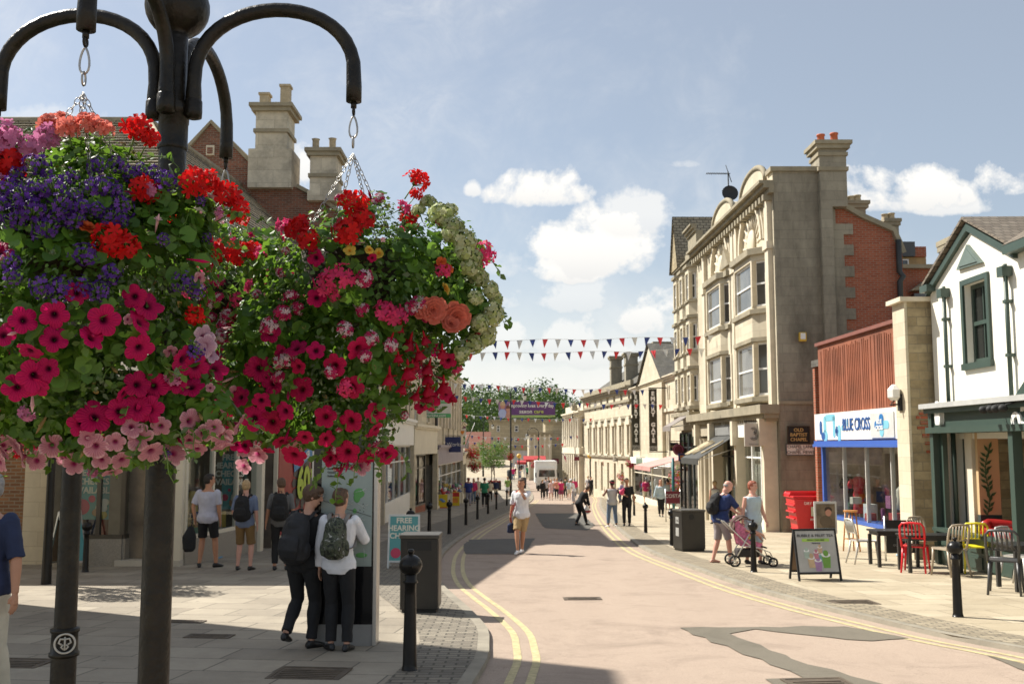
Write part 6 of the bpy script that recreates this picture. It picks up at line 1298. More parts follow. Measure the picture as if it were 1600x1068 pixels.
def basket(key, label, hook, d0, lob, blooms, nleaf, seed, rim=(.17, None), extra=()):
    rr = random.Random(seed); par = thing('hanging_basket', label, 'hanging basket', hook, 0, 'hanging baskets on the near flower pole'); L = LOB(lob, d0)
    cz = sum(c.z for c, r in L[:3])/3; 
    m = leaves(L, int(nleaf*1.9), .025, rr, seedv=seed); trails(m, L, 110, rr, .11); o = m.build('foliage', [LG1, LG2, LG3, LG4, STEMG], par)
    bm_ = MB()
    for i in range(190):   # buds, spent flowers and seed heads between the leaves
        c, r = L[rr.randrange(len(L))]; d = rnd_dir(rr); p = c+d*r*1.02
        if any((p-c2).length < r2*.95 for c2, r2 in L): continue
        e = (d+rnd_dir(rr)*.7+V((0, 0, -.3))).normalized(); k = rr.randrange(5); q = rr.uniform(.008, .02); bm_.tube([p-e*.02, p, p+e*q, p+e*q*2], [.0012, .003, .0045, .001], 5, k)
        if rr.random() < .5: floret(bm_, p+e*q, e, rr.uniform(.006, .012), 5, k, rr, .6)
    bm_.build('buds', [mag, pal, vpr, LG4, LG3], par)
    hx, hy = hook.x, hook.y; zr_ = hook.z-.42
    m = MB(Matrix.Translation((hx, hy, zr_-.02))); m.lathe([(.02, -.22), (.09, -.18), (.13, -.1), (.15, 0), (.14, 0), (.12, -.09), (.08, -.16), (.01, -.19)], 20); m.build('liner', mt('dark_coir_liner', (.035, .025, .015), .95, .3, 20), par)
    hook_set(hook, zr_, .16, par, rr)
    o_ = V((0, 0, HC)); cen = V((sum(c.x*r for c, r in L), sum(c.y*r for c, r in L), sum(c.z*r for c, r in L)))/sum(r for c, r in L)
    for typ, pts in blooms.items():
        t_, sc_ = (typ.split('*')+['1'])[:2]; sc_ = float(sc_)
        for px, py in pts:
            d = ray(px, py).normalized(); h = first_hit(o_, d, L)
            if h is None:   # just past the outline: nearest point of the nearest lobe
                best = min(L, key=lambda q: ((q[0]-o_)-d*((q[0]-o_).dot(d))).length-q[1]); c = best[0]; p = o_+d*((c-o_).dot(d)); n = (p-c).normalized()
            else: p = o_+d*h[0]; n = (p-h[1]).normalized()
            n2 = (n*.8-d*.55+V((0, 0, .12))+rnd_dir(rr)*(.45 if rr.random() < .6 else 1.0)).normalized()
            if t_ == 'fu': n2 = (V((0, 0, 1))+rnd_dir(rr)*.3+n*.2).normalized()
            if t_ in ('gr', 'gd', 'gk', 'gc', 'gl', 'hy'): n2 = (n+V((0, 0, .45))-d*.45+rnd_dir(rr)*.15).normalized()
            p = p+n*(.012 if t_[0] in 'pvyof' else .024)
            put(rr.choice(BL[t_]), p, n2, sc_*rr.uniform(.76, 1.14), par, rr)
    # blooms on the sides and back that the photograph's camera does not face
    ks = [k.split('*')[0] for k in blooms for _ in range(min(3, len(blooms[k])))]
    for i in range(26):
        c, r = L[rr.randrange(len(L))]; n = rnd_dir(rr); n.y = abs(n.y)+.35; n.z = max(n.z, -.2); n.normalize(); p = c+n*r
        if any((p-c2).length < r2*.97 for c2, r2 in L): continue
        put(rr.choice(BL[rr.choice(ks)]), p+n*.015, (n+V((0, 0, .2))).normalized(), .95, par, rr)
    for i in range(150):   # small late blooms filling in between
        c, r = L[rr.randrange(len(L))]; n = rnd_dir(rr); n.y = -abs(n.y); p = c+n*r
        if i > 95 or any((p-c2).length < r2*.97 for c2, r2 in L): continue
        put(rr.choice(BL[rr.choice(('vs', 'gk', 'pc') if key != 'B' else ('vp', 'pp', 'gl'))]), p+n*.012, (n+rnd_dir(rr)*.5).normalized(), rr.uniform(.4, .65), par, rr)
    return par
basket('C', 'right hand basket of magenta petunias, pale green hydrangea and red fuchsias', HOOKS['C'], 2.94,
  [(560, 430, 118, 0), (640, 440, 98, .02), (480, 440, 82, .05), (555, 560, 118, 0), (650, 520, 82, .03), (500, 620, 78, -.02), (560, 645, 66, 0), (450, 530, 92, .02), (690, 400, 66, .05), (705, 480, 55, .03), (430, 620, 76, .03), (395, 560, 60, .05), (585, 350, 48, .03),
   (600, 460, 105, .17), (520, 500, 105, .2), (540, 700, 28, 0), (585, 690, 26, 0), (640, 580, 45, 0)],
  {'gr': [(555, 330), (643, 290), (352, 405)], 'gd': [(567, 352), (545, 368), (390, 402)], 'gr*.7': [(640, 312)], 'ye': [(547, 393)], 'ys': [(576, 393), (692, 450), (703, 474), (590, 398)],
   'hy': [(672, 328), (690, 345), (706, 362), (718, 380), (732, 402), (737, 428), (754, 458), (757, 488), (748, 515), (727, 535), (712, 548), (700, 372), (745, 442), (760, 470), (741, 500), (715, 398)], 'hy*.8': [(660, 340), (722, 420), (736, 468), (702, 340)],
   'gk': [(533, 433), (597, 494), (745, 396)], 'gk*.8': [(513, 442), (610, 500), (450, 365)], 'gd*.85': [(470, 365), (490, 380), (480, 358)],
   'vs': [(569, 435), (455, 467), (471, 478), (441, 492), (423, 511), (541, 516), (566, 489), (578, 530), (608, 541), (570, 556), (440, 592), (438, 562), (325, 505), (345, 470), (330, 470), (350, 530), (360, 495), (655, 470), (645, 478), (335, 440), (315, 455), (455, 560), (520, 580)],
   'be': [(672, 479), (711, 492)], 'be*.8': [(697, 508), (660, 490)], 'or*.6': [(686, 411), (695, 422)],
   'fu*.62': [(624, 500), (660, 516), (688, 535), (618, 545), (640, 560), (668, 570), (690, 580), (655, 545), (640, 520), (675, 600), (606, 570), (700, 600), (630, 590), (650, 600), (612, 520)],
   'fu*.72': [(650, 535), (672, 555), (632, 560), (664, 590)], 'pc*.9': [(697, 560), (692, 612), (671, 622), (655, 630)],
   'pm': [(424, 520), (408, 572), (498, 463), (497, 404), (410, 625), (400, 650), (386, 690), (432, 600), (450, 640)], 'pm*.9': [(441, 550), (395, 575), (468, 545), (497, 548), (380, 620)],
   'pc': [(471, 572), (476, 605), (525, 570), (550, 602), (508, 648), (549, 652), (370, 662), (426, 656), (440, 684), (478, 678), (509, 680), (585, 640), (585, 668), (578, 710), (560, 545), (600, 706), (415, 697), (352, 642), (462, 705), (545, 700), (520, 712)],
   'pp': [(404, 704), (383, 722), (372, 614), (355, 632), (560, 722), (587, 688)]}, 5200, 11)
basket('B', 'left hand basket nearest the camera with purple verbena and big magenta petunias', HOOKS['B'], 2.43,
  [(120, 400, 150, 0), (220, 420, 115, .0), (30, 430, 130, 0), (130, 540, 150, 0), (240, 540, 92, .02), (20, 560, 110, .0), (150, 300, 95, .03), (270, 340, 62, 0), (60, 290, 90, .03), (180, 640, 92, 0), (90, 640, 70, 0), (280, 620, 60, .03), (-60, 450, 140, .03), (-40, 600, 90, 0),
   (120, 430, 150, .2), (40, 520, 140, .2), (255, 655, 46, 0), (320, 640, 46, .03), (110, 500, 160, -.06), (305, 330, 34, 0)],
  {'gr': [(205, 216), (214, 306), (298, 296), (338, 314), (190, 398)], 'gr*.85': [(292, 484), (318, 298), (222, 228), (352, 330), (178, 380)], 'gc': [(92, 202), (138, 208), (158, 214)], 'gc*.9': [(75, 208), (112, 215)], 'gl': [(18, 222), (72, 226), (48, 240), (4, 240), (0, 300)], 'gd': [(24, 262), (10, 275)],
   'vp': [(20, 300), (112, 283), (150, 268), (182, 262), (124, 330), (186, 326), (75, 367), (100, 326), (40, 318), (245, 283), (116, 348), (62, 268), (130, 404), (20, 415), (170, 432), (95, 455), (152, 458), (22, 435), (140, 300), (85, 300), (160, 300), (200, 283), (225, 290), (170, 345), (55, 335), (30, 345), (262, 290), (10, 330), (60, 305), (128, 448)], 'vp*.8': [(212, 270), (30, 280), (95, 340), (190, 350), (178, 305), (118, 312), (70, 450), (300, 452), (298, 548), (150, 330), (282, 440)],
   'or*.8': [(135, 358), (181, 356)],
   'pm*1.12': [(86, 492), (205, 465), (224, 478), (212, 541), (210, 597), (150, 650), (297, 606), (-5, 395), (240, 598)], 'pm': [(86, 528), (141, 526), (213, 503), (50, 546), (56, 582), (77, 572), (212, 637), (186, 642), (10, 522), (4, 400), (60, 600), (330, 580), (282, 560), (300, 570), (120, 460), (160, 500)], 'pm*.9': [(40, 500), (30, 600), (190, 610), (130, 660), (275, 600), (230, 640)],
   'pl': [(312, 528), (322, 552), (314, 540)],
   'pp*1.1': [(40, 706), (82, 690), (190, 712), (215, 680), (290, 684), (5, 716)], 'pp': [(152, 692), (318, 672), (180, 686), (12, 700), (270, 700), (175, 730), (345, 690), (332, 664), (366, 660), (60, 712), (232, 700), (204, 664), (252, 664), (344, 676), (310, 694), (160, 712), (100, 706), (140, 680), (300, 655), (120, 718), (30, 690)]}, 6200, 12)
basket('D', 'basket hanging behind the main pole with striped verbena and red geraniums', HOOKS['D'], 3.57,
  [(395, 450, 78, 0), (350, 460, 62, 0), (420, 520, 80, 0), (350, 540, 68, 0), (395, 600, 80, 0), (330, 610, 52, 0), (300, 470, 40, 0), (400, 400, 46, 0), (360, 430, 80, .15), (390, 540, 90, .18), (350, 650, 50, 0), (310, 560, 46, 0)],
  {'gd': [(352, 394), (395, 398), (372, 402)], 'gr': [(338, 404), (290, 484), (302, 500)], 'vs': [(336, 470), (350, 510), (330, 500), (312, 480), (362, 540), (322, 460), (345, 440), (308, 510)], 'gk': [(325, 425), (410, 430)], 'pc': [(345, 560), (380, 580), (372, 610), (392, 640), (362, 545), (330, 590)], 'pm': [(310, 640), (350, 660), (370, 690), (340, 600)], 'pp': [(360, 612), (350, 640), (380, 700)], 'fu*.62': [(360, 470), (375, 480), (366, 490)]}, 2600, 13)
basket('A', 'basket on the left arm mostly beyond the picture edge', HOOKS['A'], 3.03,
  [(-30, 400, 110, 0), (-60, 500, 110, 0), (-10, 480, 90, .05), (-30, 600, 90, 0), (0, 640, 60, 0), (-40, 430, 110, .2)],
  {'gl': [(6, 340)], 'pm': [(10, 560), (-20, 520), (15, 610)], 'vp': [(5, 440), (-10, 420)], 'pp': [(5, 690), (-15, 680)]}, 2000, 14)
# the second near post with its emblem collar
pb0, pb1 = at(96, 1068, 4.6), at(112, 690, 4.6); pc_ = at(101, 1000, 4.6)
EP = thing('emblem_post', 'black post with a raised round emblem on its collar left of the flower pole', 'post', (pc_.x, 4.6, zg(4.6)))
rp = 38/F*4.6/2
m = MB(Matrix.Translation((pc_.x, 4.6, 0))); zc0, zc1 = at(100, 1018, 4.6).z, at(100, 984, 4.6).z
m.lathe([(rp*1.0, zg(4.6)), (rp*.97, zc0), (rp*.86, zc1), (rp*.74, 2.0), (rp*.7, 2.55), (rp*.9, 2.58), (rp*.5, 2.64)], 24); m.build('post', CASTM, EP)
m = MB(Matrix.Translation((pc_.x, 4.6, 0))); m.lathe([(rp*.97, zc0-.02), (rp*1.15, zc0-.015), (rp*1.15, zc0), (rp*1.04, zc0+.005), (rp*1.0, zc1-.01), (rp*1.12, zc1-.004), (rp*1.12, zc1+.01), (rp*.88, zc1+.015)], 24); m.build('collar', CASTM, EP)
EMB = mt('silver_emblem_paint', (.45, .44, .40), .5, .1, 30); me_ = at(110, 998, 4.55); er = .042
Me = tframe((pc_.x+rp*.45, 4.6-rp*.98, (zc0+zc1)/2), (1, .42, 0))
m = MB(Me); m.tube([(er*cos(a), er*sin(a), 0) for a in [2*pi*k/24 for k in range(24)]], .0045, 6, closed=True); m.tube([(0, -er*.7, 0), (0, er*.7, 0)], .004, 6)
for s_ in (-1, 1): m.tube([(s_*er*.05, er*.45, 0), (s_*er*.45, er*.5, 0), (s_*er*.6, er*.1, 0), (s_*er*.3, -er*.1, 0)], .0045, 6); m.tube([(s_*er*.1, -er*.6, 0), (s_*er*.35, -er*.35, 0), (s_*er*.15, -er*.1, 0)], .004, 6)
m.build('emblem', EMB, EP)
# ================================================================ people
def remesh(mb, name, mat, vox, parent, it=2, disp=0, fr=9, seed=0):
    me = mb.mesh('tmp', [mat]); o = bpy.data.objects.new('tmp', me)
    r = o.modifiers.new('r', 'REMESH'); r.mode = 'VOXEL'; r.voxel_size = vox; r.use_smooth_shade = True
    if it: s_ = o.modifiers.new('s', 'SMOOTH'); s_.factor = .5; s_.iterations = it
    m2 = evaluated(o); OLD.append(me)
    if disp:
        import numpy as np
        n = len(m2.vertices); co = np.empty(n*3, 'f'); no = np.empty(n*3, 'f'); m2.vertices.foreach_get('co', co); m2.vertex_normals.foreach_get('vector', no)
        k = np.array([noise.noise((co[i]*fr, co[i+1]*fr, co[i+2]*fr*.6+seed))+.5*noise.noise((co[i]*fr*2.2, co[i+1]*fr*2.2, co[i+2]*fr*1.5+seed+9)) for i in range(0, 3*n, 3)], 'f'); m2.vertices.foreach_set('co', co+no*np.repeat(k, 3)*disp)
    m2.name = name
    m2.materials.clear(); m2.materials.append(mat); o = bpy.data.objects.new(name, m2); C.objects.link(o); lchild(o, parent); return o
def ik(a, c, l1, l2, pole):
    d = c-a; L = d.length; mx = (l1+l2)*.995
    if L > mx: c = a+d*(mx/L); d = c-a; L = mx
    x = (l1*l1-l2*l2+L*L)/(2*L); h = sqrt(max(0, l1*l1-x*x)); n = d.normalized(); p = pole-n*pole.dot(n)
    if p.length < 1e-4: p = n.orthogonal()
    return a+n*x+p.normalized()*h, c
def lerp3(a, b, ks): return [a.lerp(b, k) for k in ks]
SKIN = mt('fair_skin', (.58, .32, .22), .5, .06, 9, .05, 60, spec=.35, obj=True); SKT = mt('tanned_skin', (.50, .25, .15), .5, .06, 9, .05, 60, spec=.35, obj=True); SKP = mt('pink_skin', (.62, .33, .25), .5, .06, 9, .05, 60, obj=True); SKB = mt('brown_skin', (.25, .12, .07), .5, .06, 9, .05, 60, obj=True)
EYE = mt('eye_dark', (.02, .015, .012), .3, 0)
def cloth(name, col, **k): return mt(name, col, .85, .10, 7, .35, 90, obj=True, bd=.002, **k)
CW, CGR, CBK, CNV, CKH, CBR = cloth('white_cotton', (.78, .78, .80)), cloth('grey_marl', (.42, .42, .46)), cloth('black_cloth', (.012, .012, .013)), cloth('navy_cloth', (.02, .03, .075)), cloth('khaki_cloth', (.42, .29, .14)), cloth('brown_shorts', (.20, .12, .045))
CJ, CLB, CMG, CPK, CGN, CCR = cloth('blue_denim', (.12, .17, .25)), cloth('pale_blue_cloth', (.45, .56, .62)), cloth('magenta_cloth', (.55, .03, .14)), cloth('pale_pink_cloth', (.65, .45, .45)), cloth('green_cloth', (.03, .22, .12)), cloth('cream_cloth', (.60, .54, .42))
HB, HD, HBL, HG, HR = [mt('hair_'+n, c, .6, .35, 30, .6, 120, obj=True) for n, c in (('brown', (.10, .055, .03)), ('dark', (.02, .014, .01)), ('blonde', (.45, .31, .16)), ('grey', (.30, .29, .28)), ('red', (.28, .07, .03)))]
SHW, SHB = mt('white_shoe', (.75, .75, .74), .5, .05, 20, obj=True), mt('black_shoe', (.014, .014, .014), .4, .1, 20, obj=True)
def person(label, px, py, face, H=1.75, at_=None, hip=(0, 0, 0), lean=0, side=0, twist=0, fL=(-.10, .0, 0), fR=(.10, 0, 0), hL=(-.27, .02, .80), hR=(.27, .02, .80), toeL=0, toeR=0, yaw=0, nod=0, skin=None, top=None, sleeve=.45, bottom=None, bl=1.0, skirt=None, dress=None, shoe=None, hair=None, hs='short', group=None,
           girth=1.0, cat='person', vest=False, elL=None, elR=None, kL=None, kR=None, pointL=False, pointR=False, cap=None):
    skin = skin or SKIN; shoe = shoe or SHB; s = H/1.75
    g = gnd(px, py) if at_ is None else V((*at_, zg(at_[1]))); D = g.y
    g.z = zg(g.y)+(-.05 if kl(g.y)+.05 < g.x < kr(g.y)-.05 else 0)
    R_ = thing('person', label, cat, g, radians(face), group); R_.scale = (s, s, s)
    vox = .008 if D < 12 else .011 if D < 26 else .017 if D < 45 else .026 if D < 75 else .035
    near = D < 12; rr = random.Random(int(px*7+py)); bb_ = girth; dp = .006 if D < 26 else 0
    hp = V((hip[0], hip[1], .93+hip[2])); la = radians(lean); sa = radians(side); up = V((sin(sa), sin(la), cos(la)*cos(sa))).normalized()
    tw = radians(twist); rt = V((cos(tw), sin(tw), 0)); rt = (rt-up*rt.dot(up)).normalized(); fw = up.cross(rt); hr = V((cos(tw*.4), sin(tw*.4), 0))
    sp_ = lambda z: hp+up*z
    SL, SR = sp_(.50)-rt*.175*(.5+.5*bb_), sp_(.50)+rt*.175*(.5+.5*bb_); nk = sp_(.56)
    eL, hLp = ik(SL, V(hL), .285, .25, V(elL) if elL else V((-.5, -1, -.3))); eR, hRp = ik(SR, V(hR), .285, .25, V(elR) if elR else V((.5, -1, -.3)))
    aL, aR = V(fL)+V((0, 0, .085)), V(fR)+V((0, 0, .085)); HL, HR_ = hp-hr*.092, hp+hr*.092
    knL, aL = ik(HL, aL, .43, .425, V(kL) if kL else V((-.1, 1, 0))); knR, aR = ik(HR_, aR, .43, .425, V(kR) if kR else V((.1, 1, 0)))
    yw = radians(yaw); nd = radians(nod); hf = (fw*cos(yw)-rt*sin(yw)); hrt = hf.cross(up).normalized()
    hf = (hf*cos(nd)-up*sin(nd)); hu = hrt.cross(hf).normalized(); hc = nk+up*.10+hu*.075+hf*.018
    HM = Matrix(((hrt.x, hf.x, hu.x, hc.x), (hrt.y, hf.y, hu.y, hc.y), (hrt.z, hf.z, hu.z, hc.z), (0, 0, 0, 1)))
    TZ = [(-.09, .10, .08), (-.03, .155, .105), (.04, .155, .11), (.12, .14, .102), (.2, .132, .098), (.3, .148, .108), (.40, .165, .115), (.47, .172, .105), (.515, .15, .088), (.545, .09, .065), (.575, .056, .056), (.66, .052, .056)]
    def torso(m, e, z0=-.2, z1=1): q = [t_ for t_ in TZ if z0 <= t_[0] <= z1]; E_ = lambda z: e+(.016 if e and z < .1 else 0); m.tube([sp_(z) for z, a, b in q], [a*bb_+E_(z) for z, a, b in q], 20, up=rt, ry=[b*bb_**1.5+E_(z) for z, a, b in q])
    def arm(m, S, E, Hh, e, frac):   # frac: 0 shoulder .. 1 elbow .. 2 wrist
        ks = [k for k in (0, .25, .5, .75, 1, 1.25, 1.5, 1.8, 2) if k <= frac+.01]; P = [S.lerp(E, min(k, 1)) if k <= 1 else E.lerp(Hh, k-1) for k in ks]; rd = {0: .054, .25: .05, .5: .046, .75: .042, 1: .038, 1.25: .039, 1.5: .035, 1.8: .028, 2: .026}
        if ks[-1] < frac: P.append(S.lerp(E, frac) if frac < 1 else E.lerp(Hh, frac-1)); ks.append(ks[-1])
        m.tube(P, [rd[k]*(.6+.4*bb_)+e+(e*.8*k if e else 0) for k in ks], 12)
    def leg(m, Hh, K, A, e, frac, flare=0):
        ks = [k for k in (0, .15, .4, .7, 1, 1.2, 1.4, 1.7, 2) if k <= frac+.01]; P = [Hh.lerp(K, k) if k <= 1 else K.lerp(A, k-1) for k in ks]; rd = {0: .088, .15: .088, .4: .076, .7: .064, 1: .054, 1.2: .055, 1.4: .053, 1.7: .040, 2: .034}
        if ks[-1] < frac-.02: P.append(Hh.lerp(K, frac) if frac < 1 else K.lerp(A, frac-1)); ks.append(ks[-1])
        m.tube(P, [rd[k]*(.5+.5*bb_)+e+flare*k for k in ks], 14)
    b = MB(); torso(b, 0); 
    # head with brow, nose, chin and ears
    zs = (-.125, -.115, -.09, -.055, -.02, .02, .06, .09, .112, .122); wd = (.022, .040, .052, .062, .070, .075, .074, .063, .040, .012); dpt = (.022, .044, .062, .078, .090, .097, .096, .082, .052, .015); oy = (.045, .035, .022, .010, .0, -.004, -.006, -.008, -.010, -.01)
    b.tube([(0, y, z) for y, z in zip(oy, zs)], wd, 18, ry=dpt, up=(1, 0, 0), M=HM)
    b.tube([(0, .086, .022), (0, .100, -.005), (0, .108, -.028), (0, .094, -.04)], [.009, .011, .014, .009], 8, M=HM); b.ball((0, .088, .038), (.045, .012, .012), 8, 6, M=HM)
    for sx_ in (-1, 1): b.ball((sx_*.076, -.005, -.012), (.011, .019, .031), 8, 6, M=HM)
    b.ball((0, .078, -.065), (.024, .016, .010), 8, 6, M=HM); b.tube([nk-up*.03, nk+up*.06, hc-hu*.06-hf*.02], [.055, .052, .052], 12)
    for S, E, Hh in ((SL, eL, hLp), (SR, eR, hRp)): arm(b, S, E, Hh, 0, 2)
    lf = 2 
    for Hh, K, A in ((HL, knL, aL), (HR_, knR, aR)): leg(b, Hh, K, A, 0, 2); b.tube([A, A-V((0, 0, .06))], [.034, .036], 10)
    for Hh, E, sx_, pt in ((hLp, eL, -1, pointL), (hRp, eR, 1, pointR)):
        d = (Hh-E).normalized(); n = V((sx_*1.0, 0, 0)); n = (n-d*n.dot(d)); n = n.normalized() if n.length > .1 else d.orthogonal().normalized(); t_ = d.cross(n)*(1 if d.cross(n).y > 0 else -1)
        # palm (broad along t_), fingers curl towards -n, thumb on the front side
        b.tube([Hh, Hh+d*.03, Hh+d*.085], [.022, .036, .040], 10, up=t_, ry=[.019, .016, .013])
        for i in range(4):
            o0 = Hh+d*(.082-(.006 if i in (0, 3) else 0))+t_*(.030-.020*i); L = (.070, .078, .072, .056)[i]; cu = .35 if not (pt and i == 0) else 0; cu2 = cu if not pt or i == 0 else 1.3
            d1 = (d-n*cu2*.5).normalized(); d2 = (d-n*cu2*1.2).normalized(); d3 = (d-n*cu2*2.0).normalized(); p1 = o0+d1*L*.42; p2 = p1+d2*L*.33; b.tube([o0-d*.01, p1, p2, p2+d3*L*.27], [.0095, .009, .008, .0065], 8)
        th = Hh+d*.025+t_*.030; d1 = (d+t_*.8-n*.3).normalized(); b.tube([th-t_*.01, th+d1*.035, th+d1*.035+(d-n*.2).normalized()*.03], [.012, .0105, .008], 8)
    remesh(b, 'body', skin, vox if not near else .0055, R_, 2)
    if bottom is not None:
        m = MB(); q = [(-.10, .11, .09), (-.04, .168, .118), (.03, .165, .12), (.09, .152, .113)]; m.tube([sp_(z) for z, a, c in q], [a*bb_+.01 for z, a, c in q], 20, up=rt, ry=[c*bb_**1.5+.01 for z, a, c in q])
        fl_ = .010 if bl < 1.3 else .004
        for Hh, K, A in ((HL, knL, aL), (HR_, knR, aR)): leg(m, Hh, K, A, .014, bl, fl_)
        remesh(m, 'shorts' if bl < 1.3 else 'trousers', bottom, vox, R_, 2, dp*1.3, 11, px)
    if skirt is not None:
        m = MB(); mid = (knL+knR)/2; b0 = hp.lerp(mid, skirt[1]); m.tube([sp_(.1), sp_(.0), hp-up*.08, hp.lerp(mid, skirt[1]*.6), b0], [.135*bb_, .165*bb_, .178*bb_, .19*bb_, .21*bb_], 20, up=rt, ry=[.11*bb_, .13*bb_, .14, .15, .17]); remesh(m, 'skirt', skirt[0], vox, R_, 2, dp*2, 9, px)
    if top is not None:
        m = MB(); torso(m, .026, -.1, .52); q = [sp_(.515), sp_(.54)]; m.tube(q, [.13, .075], 14, up=rt, ry=[.09, .07])
        if not vest:
            for S, E, Hh in ((SL, eL, hLp), (SR, eR, hRp)): m.ball(S, .062, 10, 8); arm(m, S, E, Hh, .013 if sleeve < 1.5 else .010, sleeve*2)
        remesh(m, 'top', top, vox, R_, 2, dp*1.5, 10, px+5)
    shs = []
    for A, K, toe in ((aL, knL, toeL), (aR, knR, toeR)):
        ta = radians(toe); d = V((-sin(ta), cos(ta), 0)); lift = A.z-.085; dd = (K-A).normalized(); pit = max(-.75, min(.0, -lift*2.4)) if lift > .02 else 0; d = (d*cos(pit)+V((0, 0, sin(pit)))).normalized()
        up_ = V((0, 0, 1)) if lift < .02 else (V((0, 0, 1))-d*d.z).normalized(); bse = A-up_*.055; rt2 = d.cross(up_)
        m = MB(); m.tube([bse-d*.065+up_*.02, bse-d*.05+up_*.012, bse+up_*.014, bse+d*.07+up_*.002, bse+d*.13-up_*.008, bse+d*.175-up_*.012], [.022, .036, .038, .045, .042, .018], 12, up=rt2, ry=[.03, .044, .046, .034, .026, .014]); m.tube([bse+up_*.0, A+up_*.0], [.042, .040], 10)
        remesh(m, 'shoe', shoe, max(.008, vox*.8), R_, 1)
    if hair is not None:
        m = MB(); 
        if hs == 'bald': m.ball((0, -.035, -.0), (.079, .075, .05), 14, 10, M=HM)
        else:
            m.ball((0, -.022, .034), (.087, .098, .100), 16, 12, M=HM); m.ball((0, -.035, -.01), (.084, .082, .075), 14, 10, M=HM)
            if hs == 'short': m.ball((0, .035, .085), (.062, .055, .036), 12, 8, M=HM)
            if hs == 'mop': m.ball((0, -.02, .03), (.100, .112, .105), 14, 10, M=HM); m.ball((.0, .055, .07), (.075, .05, .05), 12, 8, M=HM)
            if hs == 'long': m.tube([(0, -.045, .06), (0, -.065, -.05), (0, -.07, -.16), (0, -.065, -.24)], [.07, .092, .09, .05], 14, up=(1, 0, 0), ry=[.05, .05, .04, .025], M=HM)
            if hs == 'bun': m.ball((0, -.09, .1), (.045, .045, .045), 10, 8, M=HM)
        remesh(m, 'hair', hair, min(vox, .011), R_, 1, .004 if D < 30 else 0, 60, px)
    if cap is not None:
        m = MB(); m.lathe([(.097, .0), (.1, .02), (.088, .07), (.05, .105), (.01, .115)], 16, M=HM @ Matrix.Translation((0, -.01, .03)), sy=1.15); m.lathe([(.14, 0), (.14, .008), (.09, .014)], 18, M=HM @ Matrix.Translation((0, .02 if cap[1] else -.01, .035)), sy=1.2); lchild(m.build('hat', cap[0]), R_)
    if D < 30 and hs != 'none':
        m = MB(); [m.ball((sx_*.031, .084, .018), (.010, .006, .007), 8, 6, M=HM) for sx_ in (-1, 1)]; lchild(m.build('eyes', EYE), R_)
    R_['_j'] = 0; del R_['_j']
    R_J[R_.name] = dict(hL=hLp, hR=hRp, SL=SL, SR=SR, up=up, fw=fw, rt=rt, hp=hp, HM=HM, s=s)
    return R_
R_J = {}
def LM(R_): return Matrix.LocRotScale(R_.location, R_.rotation_euler, R_.scale)
def backpack(label, R_, mat, big=1.0, mats=None, mat2=None, low=0, straps=None):
    J = R_J[R_.name]; up, fw, rt = J['up'], J['fw'], J['rt']; c = J['hp']+up*(.30-low)-fw*(.115+.10*big); Wm = LM(R_)
    M_ = Wm @ Matrix(((rt.x, fw.x, up.x, c.x), (rt.y, fw.y, up.y, c.y), (rt.z, fw.z, up.z, c.z), (0, 0, 0, 1)))
    t_ = thing('backpack', label, 'backpack', M_.translation); 
    m = MB(M_); m.tube([(0, .0, -.24*big), (0, -.01, -.21*big), (0, -.015, -.1*big), (0, -.01, .05*big), (0, .01, .17*big), (0, .03, .235*big), (0, .04, .25*big)], [.10*big, .145*big, .155*big, .15*big, .13*big, .085*big, .03], 20, up=(1, 0, 0), ry=[.06*big, .10*big, .115*big, .105*big, .085*big, .05*big, .02])
    m.tube([(0, -.10*big, -.2*big), (0, -.125*big, -.12*big), (0, -.12*big, -.02*big), (0, -.09*big, .03*big)], [.09*big, .115*big, .11*big, .08*big], 16, up=(1, 0, 0), ry=[.03, .045, .04, .02]); m.ball((0, -.06*big, .12*big), (.085*big, .05*big, .06*big), 12, 8)
    for sx_ in (-1, 1): m.ball((sx_*.15*big, 0, -.12*big), (.03, .05, .09), 10, 8)
    me = m.mesh('t', [mat]); o = remesh_w(m, 'bag', mat, .009, t_)
    m = MB(Wm)
    for S, sx_ in ((J['SL'], -1), (J['SR'], 1)):
        a = c+up*.16*big+fw*.05+rt*sx_*.075; o1 = S*.72+J['hp']*.0; 
        sh = S.lerp(J['hp']+up*.52, .38); m.tube([a, sh-fw*.06+up*.055, sh+up*.072, sh+fw*.08+up*.03, sh+fw*.125-up*.12, sh+fw*.08-up*.24+rt*sx_*.05, sh-fw*.02-up*.30+rt*sx_*.07, c-up*.15*big+fw*.03+rt*sx_*.11*big], .026, 8, up=rt, ry=.007)
    child(m.build('strap', straps or mat), t_)
    m = MB(M_); m.tube([(-.03, .05, .235*big), (-.025, .04, .29*big), (.025, .04, .29*big), (.03, .05, .235*big)], .008, 6); [m.tube([(-.1*big, -.13*big, z*big), (0, -.155*big, (z-.01)*big), (.1*big, -.13*big, z*big)], .004, 4) for z in (-.02,)]; child(m.build('handle', mat2 or straps or mat), t_)
    return t_
def remesh_w(mb, name, mat, vox, parent):
    o = remesh(mb, name, mat, vox, parent, 2, .006, 14, 3); o.matrix_parent_inverse = wmat(parent).inverted(); return o
def camo():
    m, T, b = base('camouflage_nylon'); tc = T.n('ShaderNodeTexCoord').outputs['Object']; n = T.noise(tc, 14, 3, .6, 1.5)
    c = T.ramp(n, [(0, (.012, .014, .010)), (.40, (.012, .014, .010)), (.45, (.06, .075, .04)), (.52, (.10, .105, .065)), (.57, (.02, .022, .016)), (.64, (.42, .42, .36)), (.70, (.03, .03, .025))], 'CONSTANT')
    T.l(c, b.inputs['Base Color']); b.inputs['Roughness'].default_value = .7; return m
